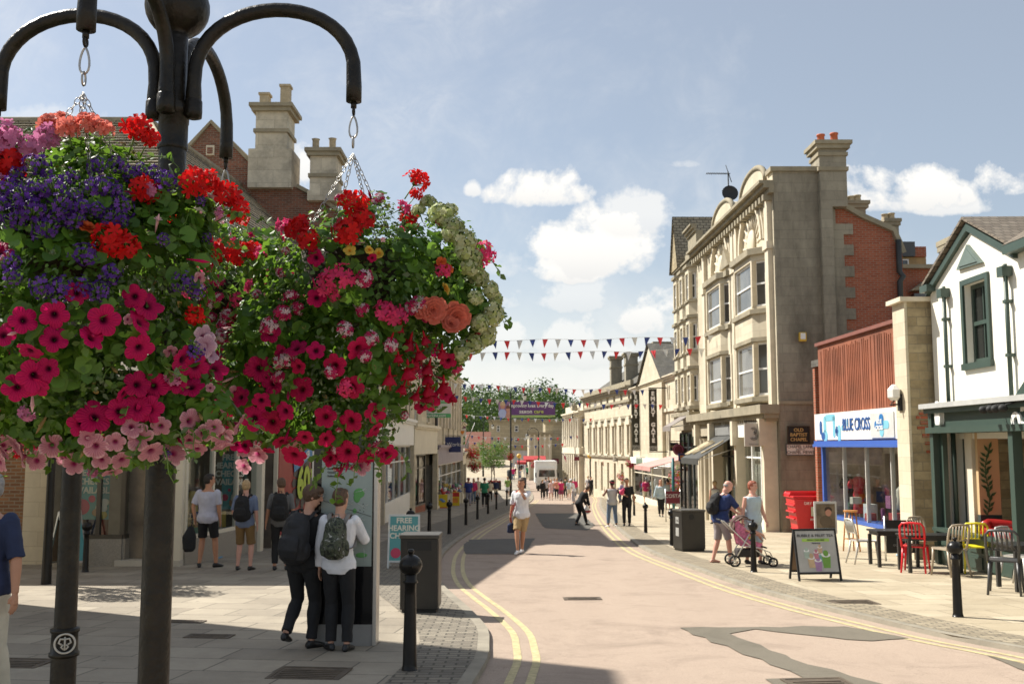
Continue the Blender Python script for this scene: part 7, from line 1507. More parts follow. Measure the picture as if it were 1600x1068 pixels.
# --- the two schoolboys at the map
p5 = person('schoolboy in black blazer and trousers leaning to point at the town map', 470, 1012, -18, 1.66, lean=5, side=4, fL=(-.10, -.16, .10), fR=(.10, .05, 0), hip=(.0, 0, -.01), toeL=10, toeR=-25, hR=(.33, .34, 1.34), hL=(-.22, .18, .95), elR=(.6, -.6, -1), yaw=-62, nod=6, top=CBK, sleeve=.96, bottom=CBK, bl=1.96, hair=HB, hs='mop', pointR=True, girth=1.0)
backpack('large plain black backpack on the blazered schoolboy', p5, mt('black_nylon', (.016, .016, .018), .7, .2, 12, .3, 120), 1.08, low=.03)
J = R_J[p5.name]; m = MB(LM(p5) @ J['HM']); [m.tube([(sx_*.033+.024*cos(a), .108, .018+.02*sin(a)) for a in [2*pi*k/12 for k in range(12)]], .0022, 5, closed=True) for sx_ in (-1, 1)]; [m.tube([(sx_*.057, .105, .02), (sx_*.08, .0, .02)], .002, 4) for sx_ in (-1, 1)]; t_ = m.build('glasses', SILVER); tag(t_, 'thin wire glasses on the blazered schoolboy', 'glasses')
p6 = person('schoolboy in white shirt and black trousers with a camouflage bag at the map', 527, 1015, -4, 1.61, lean=2, fL=(-.07, -.02, 0), fR=(.12, -.06, 0), toeL=35, toeR=-12, hL=(-.24, .05, .80), hR=(.13, .36, 1.30), elR=(.7, -.4, -1), yaw=-24, nod=-3, top=CW, sleeve=.96, bottom=CBK, bl=1.96, hair=HB, pointR=True)
backpack('grey and black camouflage backpack on the white shirted schoolboy', p6, camo(), .9, straps=mt('grey_strap', (.22, .21, .19), .8), low=-.01)
# --- left pavement
person('man in white T-shirt and black shorts looking into the shop window, seen from behind', 322, 886, -8, 1.80, fL=(-.14, 0, 0), fR=(.16, .08, 0), toeR=-30, toeL=25, hL=(-.25, -.02, .92), hR=(.24, .05, .85), elL=(-1, -.6, 0), yaw=-50, top=cloth('pale_lilac_cotton', (.50, .50, .58)), sleeve=.42, bottom=CBK, bl=.85, hair=HD, skin=SKT, girth=1.08)
bgp = at(296, 838, 19.2); t_ = thing('bag', 'black holdall hanging from the hand of the man in the white T-shirt', 'bag', bgp); m = MB(Matrix.Translation(bgp)); m.tube([(0, 0, -.28), (0, 0, -.22), (0, 0, .0), (.03, 0, .2)], [.08, .13, .14, .05], 12, ry=[.06, .09, .09, .04]); remesh_w(m, 'bag', CBK, .012, t_); m = MB(); m.tube([bgp+V((.03, 0, .18)), bgp+V((.06, .0, .34))], .012, 5); m.build('strap', BLACKM, t_)
q = person('boy in blue shirt and brown shorts with a black backpack outside the hearing shop', 381, 890, -4, 1.68, fL=(-.13, 0, 0), fR=(.13, 0, 0), toeR=-15, toeL=10, hL=(-.22, .12, .95), hR=(.25, .03, .82), yaw=10, top=cloth('slate_blue_cotton', (.16, .20, .30)), bottom=CBR, bl=.98, hair=HBL, skin=SKP)
backpack('black backpack on the boy in the blue shirt', q, CBK, 1.02)
q = person('boy in grey T-shirt partly behind the schoolboys, with a dark backpack', 437, 890, 6, 1.72, fL=(-.1, 0, 0), fR=(.13, 0, 0), hL=(-.3, .05, .86), yaw=30, nod=8, top=cloth('dark_grey_cotton', (.13, .13, .13)), bottom=CBK, bl=1.9, hair=HB, skin=SKT)
backpack('dark backpack on the boy in the grey T-shirt', q, CBK, 1.05)
q = person('man with grey hair, navy T-shirt and cream trousers cut off by the left edge', -2, 0, 170, 1.76, at_=(-3.95, 7.6), fL=(-.1, -.15, 0), fR=(.1, .2, 0), hL=(-.30, .05, .86), elL=(-.7, -1, 0), hR=(.25, .2, .9), yaw=-60, skin=SKT, top=CNV, sleeve=.5, bottom=CCR, bl=1.9, hair=HG, girth=1.1)
J = R_J[q.name]; m = MB(LM(q) @ J['HM']); m.box(-.07, .07, .088, .098, .0, .035); m.tube([(-.078, .09, .02), (-.082, -.01, .02)], .003, 4); m.tube([(.078, .09, .02), (.082, -.01, .02)], .003, 4); tag(m.build('sunglasses', EYE), 'dark sunglasses on the grey haired man at the left edge', 'sunglasses')
# --- on the road
q = person('man in white T-shirt and khaki shorts crossing the road with a hand to his face', 815, 861, 158, 1.80, at_=None, hip=(0, 0, -.03), fL=(.06, -.18, 0), fR=(-.02, .30, 0), toeR=0, hL=(-.05, .22, 1.50), elL=(-.6, .5, -1), hR=(.27, .05, .82), yaw=15, nod=10, skin=SKT, top=CW, sleeve=.48, bottom=CKH, bl=.9, shoe=SHW, hair=HB, girth=1.05)
g = LM(q) @ R_J[q.name]['hR']; t_ = thing('bag', 'small navy shoulder bag with a red strap carried by the man in white', 'bag', g-V((0, 0, .25))); m = MB(Matrix.Translation(g-V((-.02, 0, .28)))); m.tube([(0, 0, -.13), (0, 0, -.11), (0, 0, .06), (0, 0, .1)], [.1, .14, .13, .08], 14, ry=[.04, .06, .06, .03]); remesh_w(m, 'pouch', CNV, .012, t_)
S_ = LM(q) @ R_J[q.name]['SR']; m = MB(); m.tube([g-V((-.02, 0, .18)), g+V((.0, -.06, .05)), g.lerp(S_, .5)+V((.06, -.12, 0)), S_+V((.06, -.07, .04)), S_+V((.08, .05, .06))], .022, 6, ry=.006); m.build('strap', mt('red_strap', (.5, .07, .06), .7), t_)
q = person('stooping person in black with a red collar walking along the road', 906, 818, -60, 1.66, hip=(0, -.05, -.06), lean=34, fL=(-.08, -.12, 0), fR=(.08, .28, 0), hL=(-.16, .45, .78), hR=(.12, .4, .72), nod=14, skin=SKT, top=CBK, sleeve=.95, bottom=CBK, bl=1.95, hair=HB)
g = LM(q) @ R_J[q.name]['hL']; t_ = thing('bag', 'white and red carrier bag held by the stooping person in black', 'bag', g); m = MB(Matrix.Translation(g-V((0, 0, .2)))); m.tube([(0, 0, -.15), (0, 0, -.12), (0, 0, .05), (0, 0, .2)], [.1, .17, .15, .04], 12, ry=[.06, .1, .08, .03]); remesh_w(m, 'sack', CW, .014, t_); m = MB(Matrix.Translation(g-V((0, .0, .24)))); m.tube([(-.15, -.06, 0), (0, -.12, -.02), (.15, -.06, 0)], .03, 6, ry=.05); m.build('print', REDA, t_)
m = MB(LM(q)); J = R_J[q.name]; e = J['hp']+J['up']*.5; m.tube([e-J['rt']*.1+J['fw']*.08, e+J['fw']*.13, e+J['rt']*.1+J['fw']*.08, e+J['rt']*.05-J['up']*.2+J['fw']*.13], .03, 6); tag(m.build('scarf', REDA), 'red scarf round the neck of the stooping person', 'scarf')
q = person('woman in grey vest, blue jeans and red headband standing by the kerb', 957, 821, 12, 1.70, fL=(-.17, 0, 0), fR=(.16, 0, 0), toeL=20, toeR=-20, hL=(-.30, .25, 1.22), elL=(-.8, -.5, -1), hR=(.3, .05, .95), elR=(1, -.7, 0), yaw=10, skin=SKB, top=cloth('pale_grey_vest', (.5, .5, .48)), vest=True, bottom=CJ, bl=1.85, shoe=SHW, hair=HD, hs='bun', girth=1.15)
m = MB(LM(q) @ R_J[q.name]['HM']); m.tube([(.094*cos(a), -.01+.108*sin(a), .045+.02*sin(a)) for a in [2*pi*k/16 for k in range(16)]], .018, 6, closed=True); tag(m.build('headband', mt('red_ribbon', (.5, .04, .09), .7)), 'red headband on the woman in the grey vest', 'headband')
q = person('man in black shirt and trousers carrying a child beside the woman in the vest', 980, 821, 165, 1.72, fL=(-.09, 0, 0), fR=(.10, .06, 0), hR=(-.02, .26, 1.12), hL=(-.30, .0, .80), yaw=20, skin=SKT, top=CBK, sleeve=.45, bottom=CBK, bl=1.95, hair=HD)
q = person('toddler in lilac with a pink toy held by the man in black', 0, 0, 60, .82, at_=(q.location.x-.20, q.location.y-.18), skin=SKIN, top=cloth('lilac_cloth', (.35, .33, .52)), sleeve=.9, bottom=CJ, bl=1.9, hair=HBL, hL=(-.1, .3, 1.2), hR=(.1, .3, 1.1), fL=(-.1, .1, .1), fR=(.1, .1, .1)); q.location.z += .82
m = MB(Matrix.Translation(q.location+V((-.02, -.14, .42)))); m.ball((0, 0, 0), (.09, .07, .11), 10, 8); m.ball((.06, 0, .1), (.05, .04, .06), 8, 6); tag(m.build('toy', mt('hot_pink_toy', (.65, .06, .16), .7)), 'pink toy clutched by the toddler', 'toy')
person('man in magenta polo shirt and beige shorts walking away on the right pavement', 1010, 787, 5, 1.76, fL=(-.1, .12, 0), fR=(.1, -.16, .03), skin=SKP, top=CMG, sleeve=.45, bottom=CCR, bl=.92, hair=HG, girth=1.12)
person('woman in pale blue sweater and black leggings walking towards the camera', 1033, 807, 178, 1.66, fL=(-.06, .12, 0), fR=(.06, -.1, .02), hL=(-.33, .05, .86), hR=(.33, .05, .86), top=CLB, sleeve=.97, bottom=CBK, bl=1.9, hair=HR, hs='long', girth=1.05)
q = person('woman in an off the shoulder black dress walking towards the camera', 1069, 801, 184, 1.66, fL=(-.05, .12, 0), fR=(.05, -.1, .02), hL=(-.27, .05, .85), hR=(.27, .1, .9), skin=SKT, top=CBK, vest=True, skirt=(CBK, .85), hair=HD, hs='bun')
g = LM(q) @ R_J[q.name]['hR']; m = MB(); m.box(g.x-.14, g.x+.10, g.y-.05, g.y+.05, g.z-.34, g.z-.1); tag(m.build('handbag', CW, bevel=.02), 'boxy white handbag carried by the woman in the black dress', 'handbag')
person('woman with fair hair and white top sitting outside the corner building', 1118, 818, 15, 1.62, hip=(0, 0, .0), fL=(-.1, .1, 0), fR=(.1, .1, 0), top=cloth('ivory_top', (.66, .64, .58)), vest=True, bottom=CJ, bl=1.8, hair=HBL, hs='mop', girth=1.1)
PX = person('bald man in navy polo and grey shorts pushing a pushchair', 1127, 879, -72, 1.70, lean=13, hip=(0, 0, -.01), fL=(-.10, -.14, 0), fR=(.12, .16, 0), hL=(-.13, .52, 1.01), hR=(.17, .52, 1.01), yaw=-12, nod=14, skin=SKP, top=cloth('royal_navy_polo', (.02, .04, .14)), sleeve=.5, bottom=cloth('grey_check_cloth', (.27, .24, .25)), bl=1.0, shoe=mt('pink_skin_foot', (.6, .33, .26), .6), hair=HG, hs='bald', girth=1.15)
backpack('black rucksack on the bald man with the pushchair', PX, CBK, .95)
person('woman in pale blue sleeveless top walking beside the pushchair', 1178, 880, -150, 1.66, fL=(-.1, .1, 0), fR=(.1, -.1, .0), hL=(-.30, .12, .84), hR=(.30, .0, .90), yaw=20, skin=SKP, top=CLB, vest=True, bottom=CLB, bl=1.1, hair=HR, girth=1.18)
# --- farther along
for a in (('woman in a white dress with bare shoulders far down the road', 861, 780, 175, dict(top=CPK, vest=True, skirt=(CPK, .8), hair=HBL, hs='long', H=1.66)), ('woman in magenta top and plum skirt far down the road', 877, 780, 5, dict(top=CMG, sleeve=.3, skirt=(cloth('plum_cloth', (.22, .04, .09)), 1.0), hair=HD, girth=1.15, H=1.66)),
          ('person in dark clothes with a green carrier bag beside the lorry', 853, 777, 10, dict(top=CGR, bottom=CBK, bl=1.9, hair=HD)), ('man in black T-shirt standing before the lorry', 857, 775, 180, dict(top=CBK, bottom=CJ, bl=1.9, hair=HD)), ('person in coral top beside the magenta dressed woman', 870, 778, 170, dict(top=cloth('coral_cloth', (.6, .25, .18)), bottom=CBK, bl=1.9, hair=HBL, H=1.7)),
          ('person in olive jacket behind the magenta dressed woman', 884, 776, 20, dict(top=cloth('olive_cloth', (.10, .12, .06)), sleeve=.95, bottom=CBK, bl=1.9, hair=HD)), ('man in white shirt and white cap leaning forward behind the stooping person', 897, 786, 60, dict(top=CW, bottom=CGR, bl=1.8, hair=HG, lean=18, cap=(CW, 1))),
          ('man in straw hat, white top and blue shorts by the bank', 919, 773, 190, dict(top=CW, bottom=cloth('light_blue_shorts', (.2, .28, .4)), bl=.9, hair=HG, cap=(CKH, 0))), ('person in black standing beside the man in the straw hat', 923.5, 774, 160, dict(top=CBK, bottom=CBK, bl=1.9, hair=HD)), ('person in pink top by the stone hall entrance', 935, 769, 180, dict(top=CPK, bottom=CGR, bl=1.8, hair=HD, H=1.5)),
          ('man in navy printed T-shirt and pale shorts striding on the right pavement', 986, 773, 165, dict(top=CNV, bottom=cloth('pale_grey_shorts', (.42, .46, .5)), bl=.9, skin=SKP, hair=HG, hs='bald', fL=(-.1, .25, 0), fR=(.1, -.2, 0), girth=1.1)), ('man in white shirt near the arcade entrance', 1001, 772, 30, dict(top=CW, bottom=CCR, bl=1.9, hair=HG)), ('child in purple near the arcade entrance', 996, 770, 150, dict(top=cloth('purple_top', (.12, .04, .14)), bottom=CBK, bl=1.9, hair=HD, H=1.2)),
          ('woman in royal blue top and grey trousers with a tan bag on the left pavement', 732, 790, 5, dict(top=cloth('royal_blue_top', (.03, .05, .22)), sleeve=.5, bottom=cloth('pale_lilac_trousers', (.3, .3, .38)), bl=1.9, hair=HR, girth=1.1)), ('woman in beige coat on the left pavement between the blue and green tops', 747, 780, 185, dict(top=CCR, sleeve=.9, skirt=(CCR, .9), hair=HD)),
          ('woman in emerald green top and black trousers on the left pavement', 757, 791, -5, dict(top=CGN, sleeve=.55, bottom=CBK, bl=1.95, hair=HD, hs='mop', girth=1.15)), ('person in lime green vest standing by the far bollards', 793, 776, 175, dict(top=cloth('lime_cloth', (.25, .38, .10)), bottom=CW, bl=1.0, hair=HBL)),
          ('person in dark jacket in the shop doorway on the left', 731, 782, 180, dict(top=cloth('dark_red_jacket', (.25, .03, .03)), bottom=CBK, bl=1.9, hair=HD))):
    d = dict(a[4]); person(a[0], a[1], a[2], a[3], **d)
for i, (px, py, fc) in enumerate(((866, 774, 170), (848, 779, 20), (889, 779, 200), (898, 776, 0), (942, 775, 160), (950, 771, 10), (963, 777, 190), (1020, 780, 170), (1044, 796, 20), (740, 786, 170), (766, 783, 5), (775, 779, 180))):
    cn, cm = (('ivory', CW), ('charcoal', CBK), ('sky blue', CLB), ('raspberry', CMG), ('sand', CCR), ('navy', CNV))[i % 6]; person('%s in %s top and %s on the %s' % (('shopper', 'stroller')[i % 2], cn, ('jeans', 'dark trousers', 'pale shorts')[i % 3], ('road near the lorry', 'road near the lorry', 'road by the bank', 'road by the bank', 'paving by the stone hall', 'paving by the stone hall', 'right paving before the arcade', 'right paving by the arcade', 'right paving near the black awning', 'left paving by the book shop', 'left paving by the planter', 'left paving past the planter')[i]), px, py, fc, 1.6+.03*(i % 5), top=cm, sleeve=.5+.4*(i % 2), bottom=(CJ, CBK, CCR)[i % 3], bl=(1.9, 1.9, .95)[i % 3], hair=(HD, HBL, HB, HG)[i % 4], hs='long' if i % 3 == 0 else 'short')
FC_ = [('red', CMG), ('white', CW), ('black', CBK), ('pale blue', CLB), ('navy', CNV), ('green', CGN), ('cream', CCR), ('pink', CPK), ('grey', CGR), ('coral', cloth('coral_cloth', (.6,)*3))]
for i, (px, Y) in enumerate(((802, 122), (806, 132), (811, 128), (815, 140), (819, 134), (824, 126), (800, 146), (809, 152), (813, 118), (821, 148))):
    p = at(px, 720, Y); person('tiny figure in a %s top in the crowd on the far plaza' % FC_[i][0], px, 0, (i*77) % 360, 1.7, at_=(p.x, Y), top=FC_[i][1], bottom=CBK if i % 2 else CJ, bl=1.8, hair=HD if i % 3 else HBL, group='people in the far plaza crowd')
# ================================================================ bollards
def bollard_proto(h, r, name='bollard'):
    m = MB(); m.lathe([(r*1.25, 0), (r*1.25, .0), (r*1.05, .05*h), (r*.86, .62*h), (r*.84, .715*h), (r*1.12, .72*h), (r*1.12, .735*h), (r*.92, .745*h), (r*.92, .79*h), (r*.62, .80*h)], 20); a = m.mesh('post', [BLACKP])
    R_ = .098*h if h > .9 else .098*h; m = MB(); m.lathe([(.3*r, .79*h)]+[(R_*sin(t_), .865*h-R_*cos(t_)*.92) for t_ in [.35+i*(pi-.45)/10 for i in range(11)]]+[(r*.30, .955*h), (r*.36, .962*h), (r*.50, .972*h), (r*.52, .985*h), (r*.36, .998*h), (.002, h)], 20); m.ball((0, -R_*1.0, .865*h), .014, 8, 6); b = m.mesh('ball_top', [BLACKP]); return a, b
BA, BB = bollard_proto(1.10, .062)
def bollard(label, px, py, h=1.10, lean=0, group='black ball topped bollards along the kerbs'):
    g = gnd(px, py); g.z = zg(g.y); t_ = thing('bollard', label, 'bollard', g, 0, group); t_.scale = (h/1.1,)*3; t_.rotation_euler = (0, radians(lean), radians(px % 30))
    for n_, me in (('post', BA), ('ball_top', BB)): o = bpy.data.objects.new(n_, me); C.objects.link(o); o.parent = t_
bollard('large foreground bollard beside the litter bin near the left kerb', 640, 1047, 1.10)
for i, (l, px, py, h) in enumerate((('bollard directly behind the left litter bin', 641, 868, 1.08), ('slightly bent bollard just beyond the left litter bin', 670.7, 838, 1.05), ('bollard in front of the brick step of the cream shop', 702, 834, 1.08), ('bollard in front of the yellow and red shop goods', 728, 820, 1.05), ('bollard behind the woman in the royal blue top', 746, 811, 1.05), ('bollard beside the woman in the emerald top', 762.6, 802.5, 1.05), ('bollard in front of the street tree planter', 775.6, 795.5, 1.05), ('farthest bollard on the left kerb by the lamp post', 792, 789.5, 1.05),
            ('bollard at the edge of the sunlit paving before the hearing shop', 133, 893, .98), ('thick bollard in the foreground of the right pavement by the cafe', 1497, 963, 1.0), ('bollard in front of the pushchair on the right pavement', 1178, 893, .98), ('bollard touching the square litter bin on the right pavement', 1050, 852, .98), ('bollard behind the man in magenta on the right pavement', 1009, 832, .98), ('bollard just left of the man in black with the child', 991, 805, .98))):
    bollard(l, px, py, h)
# ---------------------------------------------------------------- litter bins, map kiosk
def bin_(label, x, y, w_, d_, h, rz, hole=None):
    t_ = thing('litter_bin', label, 'litter bin', (x, y, zg(y)), rz, 'black square litter bins'); m = MB(); m.box(-w_/2, w_/2, -d_/2, d_/2, .05, h-.05); m.box(-w_/2+.02, w_/2-.02, -d_/2+.02, d_/2-.02, 0, .05); lchild(m.build('body', BINM, bevel=.012), t_)
    m = MB(); m.box(-w_/2-.015, w_/2+.015, -d_/2-.015, d_/2+.015, h-.05, h); lchild(m.build('lid', mt('bin_lid', (.06, .055, .045), .55, .2, 8, dirt=.4), bevel=.01), t_)
    m = MB(); m.box(-w_*.32, w_*.32, -d_/2-.006, -d_/2+.01, h*.80, h*.92) if hole is None else m.lathe([(.07, -.006), (.07, .006)], 18, 0, Matrix.Translation((-.05, -d_/2-.004, h*.83)) @ Matrix.Rotation(pi/2, 4, 'X')); lchild(m.build('slot', BLACKM), t_)
    m = MB(); m.box(-w_/2+.03, w_/2-.03, -d_/2-.004, -d_/2+.002, .09, h-.09); m.box(w_/2-.01, w_/2+.004, -d_/2+.03, d_/2-.03, .09, h-.09); lchild(m.build('door', BINM), t_)
    m = MB(); [m.box(-w_/2-.004, -w_/2+.002, -.10, .10, z, z+k) for z, k in ((h*.66, .16), (h*.36, .2))]; lchild(m.build('sticker', mt('grey_sticker', (.35, .35, .33), .6)), t_)
    m = MB(); [m.box(-w_/2-.006, -w_/2+.001, -.07+.04*i, -.055+.04*i, h*.70, h*.76) for i in range(4)]; lchild(m.build('bin_print', INK), t_)
    return t_
BINM = mt('bin_black', (.026, .024, .020), .45, .15, 6, .12, 50)
g = gnd(655, 957); bin_('black square litter bin beside the foreground bollard on the left', g.x, g.y+.22, .50, .5, 1.02, radians(-1))
g = gnd(1080, 861); bin_('black square litter bin with round hole on the right pavement', g.x, g.y+.26, .60, .6, 1.0, radians(12), 1)
KY = 10.78; a = at(487, 900, KY).x; b_ = at(587, 900, KY).x; zt_ = 2.32; z0 = zg(KY)
KI = thing('map_kiosk', 'tall black town map panel with aluminium edge that the schoolboys are reading', 'map panel', ((a+b_)/2, KY, z0))
m = MB(); m.box(a, b_-.03, KY, KY+.22, z0+.22, z0+zt_); m.build('panel', mt('black_glass_panel', (.010, .010, .011), .12, .1, 3, 0), KI)
m = MB(); m.box(a, b_-.03, KY+.002, KY+.218, z0, z0+.22); m.build('base', mt('grey_kiosk_base', (.30, .29, .27), .6, .1), KI)
m = MB(); m.box(b_-.03, b_+.012, KY-.012, KY+.23, z0, z0+zt_); m.box(a-.02, a, KY-.0, KY+.22, z0, z0+zt_); m.build('edge', mt('satin_aluminium', (.55, .52, .47), .4, .05, metal=.6), KI, bevel=.006)
ma, mb_, mz0, mz1 = at(500, 900, KY).x, at(580, 900, KY).x, at(540, 884, KY).z, at(540, 712, KY).z
m = MB(); m.box(ma, mb_, KY-.006, KY, mz0, mz1); m.build('map_sheet', mt('map_green_paper', (.30, .36, .33), .35, .06, 3), KI)
rr = random.Random(8); m = MB(); cx, cz, W_, H_ = (ma+mb_)/2, (mz0+mz1)/2, mb_-ma, mz1-mz0
for i in range(46):
    x, z, a_ = ma+W_*rr.uniform(.05, .9), mz0+H_*rr.uniform(.05, .68), rr.choice((.35, 1.9, .5, 1.75, 2.6))+rr.uniform(-.15, .15); L = rr.uniform(.03, .14); dx, dz = cos(a_)*L, sin(a_)*L; x2, z2_ = min(max(x+dx, ma+.01), mb_-.01), min(max(z+dz, mz0+.01), mz0+H_*.72); m.tube([(x, KY-.008, z), (x2, KY-.008, z2_)], .0022, 4)
m.build('map_streets', mt('map_white', (.6, .62, .6), .6, 0), KI)
m = MB(); m.tube([(ma+.01, KY-.008, mz0+H_*.60), (ma+W_*.5, KY-.008, mz0+H_*.52), (mb_-.01, KY-.008, mz0+H_*.45)], .003, 4); [m.ball((ma+W_*rr.uniform(.1, .9), KY-.007, mz0+H_*rr.uniform(.1, .6)), (.006, .002, .006), 6, 4) for i in range(14)]; m.build('map_railway', INK, KI)
m = MB(); [m.ball((ma+W_*x, KY-.006, mz0+H_*z), (W_*r, .002, W_*q_), 10, 6) for x, z, r, q_ in ((.74, .66, .11, .10), (.70, .62, .07, .10), (.62, .30, .05, .14), (.8, .1, .12, .05), (.66, .5, .04, .05))]; m.build('map_park', mt('map_green', (.12, .35, .10), .6, .05), KI)
text('Town Hall\nNeeld Community and Arts Centre\nEmery Gate Shopping Centre\nBorough Parade Shopping Centre\nCinema\nRailway Station', .029, tframe((ma+.06, KY-.010, mz1-.115), (1, 0, 0)), INK, KI, align='LEFT', lsp=1.35)
# ---------------------------------------------------------------- bunting
BU = [mt('bunting_'+n, c, .75, .05, tr if False else 3, 0) for n, c, tr in (('red', (.80, .05, .06), 0), ('white', (.8, .8, .76), 0), ('blue', (.04, .07, .26), 0))]
def bunting(label, a, b, Y0, Y1, x0, x1, sag=.15, sp=.50, w_=.24, h=.37, seed=0):
    """a: (px,py) left, b: right as they cross the view; the cord runs on to the walls at x0 and x1"""
    A, B = at(*a, Y0), at(*b, Y1); d = B-A; k0 = (x0-A.x)/d.x; k1 = (x1-A.x)/d.x; P, Q = A+d*k0, A+d*k1; L = (Q-P).length; n = int(L/sp)
    f = lambda k: P.lerp(Q, k)+V((0, 0, .03*sin(k*23+seed*3)))-V((0, 0, sag*4*k*(1-k)-sag*.98)); t_ = thing('bunting', label, 'bunting', f(.5), 0, 'strings of bunting over the street'); m = MB(); m.tube([f(i/30) for i in range(31)], .008 if Y0 < 60 else .014, 4); child(m.build('cord', SIGNW), t_)
    rr = random.Random(seed); e = (Q-P).normalized()
    for i in range(n):
        k = (i+.5)/n; p = f(k); q = V((rr.uniform(-.07, .07), rr.uniform(-.16, .1), -h*rr.uniform(.88, 1.06))); m = MB(); ww = w_/2; ya = rr.uniform(-.5, .5); e = Matrix.Rotation(ya, 3, 'Z') @ (Q-P).normalized() if rr.random() < .4 else (Q-P).normalized()
        m.add([p-e*ww, p+e*ww, p+q, p+e*.0+q*.5+V((0, -.02, 0))], [(0, 1, 3), (0, 3, 2), (1, 2, 3)]); child(m.build('pennant', BU[i % 3]), t_)
bunting('upper nearer string of bunting from the baskets to the bay-windowed building', (735, 532), (1075, 528), 40, 40, -5.1, 8.3, .1, seed=1); bunting('second string of bunting just below the uppermost one', (710, 552), (1075, 548), 42, 42, -5.1, 8.3, .1, seed=2)
bunting('third string of bunting passing above the purple banner', (795, 604), (968, 610), 62, 62, -4.3, 8.9, .15, .52, .26, .38, seed=3); bunting('fourth string of bunting crossing the top of the purple banner', (795, 625), (975, 633), 58, 58, -4.4, 8.9, .15, .46, .24, .33, seed=4)
bunting('string of bunting just under the purple banner', (770, 652), (905, 656), 90, 90, -4.4, 7.4, .2, .62, .26, .34, seed=5); bunting('lower string of bunting in front of the square stone building', (735, 683), (830, 684), 96, 96, -5.4, 6.6, .3, .62, .26, .34, seed=6); bunting('lowest string of bunting above the street tree', (735, 694), (830, 696), 104, 104, -5.6, 6.3, .5, .7, .28, .36, seed=7)
# ---------------------------------------------------------------- trees, planters, far baskets
TLEAF = leafmat('tree_leaf', (.035, .085, .02), (.13, .22, .05), .35, 3); TLD = leafmat('wood_leaf', (.022, .048, .018), (.075, .125, .035), .2, .12); BARK = mt('bark', (.09, .065, .045), .9, .3, 6, .6, 30)
def tree(label, x, y, z0, h, r, seed, n=2600, ls=.16, trunk=.09, multi=1, name='tree'):
    rr = random.Random(seed); t_ = thing(name, label, 'tree', (x, y, z0)); m = MB(Matrix.Translation((x, y, z0))); tips = []
    for q in range(multi):
        bx = .25*q-.12*(multi-1); m.tube([(bx, 0, 0), (bx*1.2+.05, .02, h*.3), (bx*1.3, 0, h*.5)], [trunk, trunk*.75, trunk*.5], 8)
        for i in range(9): a = rr.uniform(0, 6.28); e = V((cos(a)*r*.75*rr.uniform(.5, 1), sin(a)*r*.75*rr.uniform(.5, 1), h*rr.uniform(.55, .95))); m.tube([(bx*1.2, 0, h*rr.uniform(.28, .5)), e*.6+V((0, 0, h*.25)), e], [trunk*.4, trunk*.22, .01], 5); tips.append(e)
    m.build('trunk', BARK, t_); L = [(e, r*rr.uniform(.28, .48)) for e in tips]+[(V((0, 0, h*.72)), r*.6)]
    m = leaves(L, n, ls, rr, .25, 0, .9, seedv=seed); mm = MB(Matrix.Translation((x, y, z0))); mm.add(m.v, m.f); mm.m = [0]*len(mm.f); mm.build('crown', TLEAF, t_); return t_
g = gnd(774, 765); tree('small bushy street tree in a dark planter on the left side', g.x-.3, g.y, zg(g.y)+.3, 4.4, 1.9, 5, 3000, .17, .06, 2, 'street_tree')
PLM = mt('dark_planter', (.03, .022, .02), .7)
t_ = thing('planter', 'dark square planter edged with red flowers under the street tree', 'planter', (g.x, g.y, zg(g.y))); m = MB(); m.box(g.x-.75, g.x+.6, g.y-.6, g.y+.6, zg(g.y), zg(g.y)+.85); m.build('box', PLM, t_, bevel=.03)
rr = random.Random(3); m = MB(); [m.ball((g.x-.75+1.35*rr.random(), g.y-.65+.3*rr.random(), zg(g.y)+.85+.1*rr.random()), rr.uniform(.03, .07), 6, 4) for i in range(60)]; m.build('flowers', redd, t_)
# wood on the far hill
rr = random.Random(77); m = MB(); L = []
for i in range(230):
    px = rr.uniform(690, 960); Y = rr.uniform(205, 290); top = 618+10*noise.noise(V((px*.03, 1, 0)))+6*noise.noise(V((px*.12, 5, 0)))+ (0 if px < 860 else (px-860)*.22); p = at(px, top+rr.uniform(4, 92)*rr.random()**.35, Y); L.append((p, rr.uniform(2.2, 4.6)))
for i in range(56000):
    c, r = L[rr.randrange(len(L))]; d = rnd_dir(rr); d.y = -abs(d.y) if rr.random() < .7 else d.y; p = c+d*r*rr.uniform(.75, 1.05); n_ = (d+rnd_dir(rr)*.8).normalized(); dd = rnd_dir(rr); dd = (dd-n_*dd.dot(n_)).normalized(); leaf_oval(m, p, n_, dd, rr.uniform(.28, .62), 0, rr, .45)
tag(m.build('woodland', TLD), 'green wood on the hill behind the far end of the street', 'woodland', kind='stuff')
m = MB(); vs = []; fs = []
for i in range(25):
    x = -70+i*7.; h = 11+5*noise.noise(V((x*.05, 0, 0)))
    vs += [(x, 205, -1), (x, 235, h*.45), (x, 300, h), (x, 420, -1)]
for i in range(24):
    for j in range(3): a = i*4+j; fs.append((a, a+1, a+5, a+4))
m.add(vs, fs, 0, True); struct(m.build('wooded_hill', GRASS))
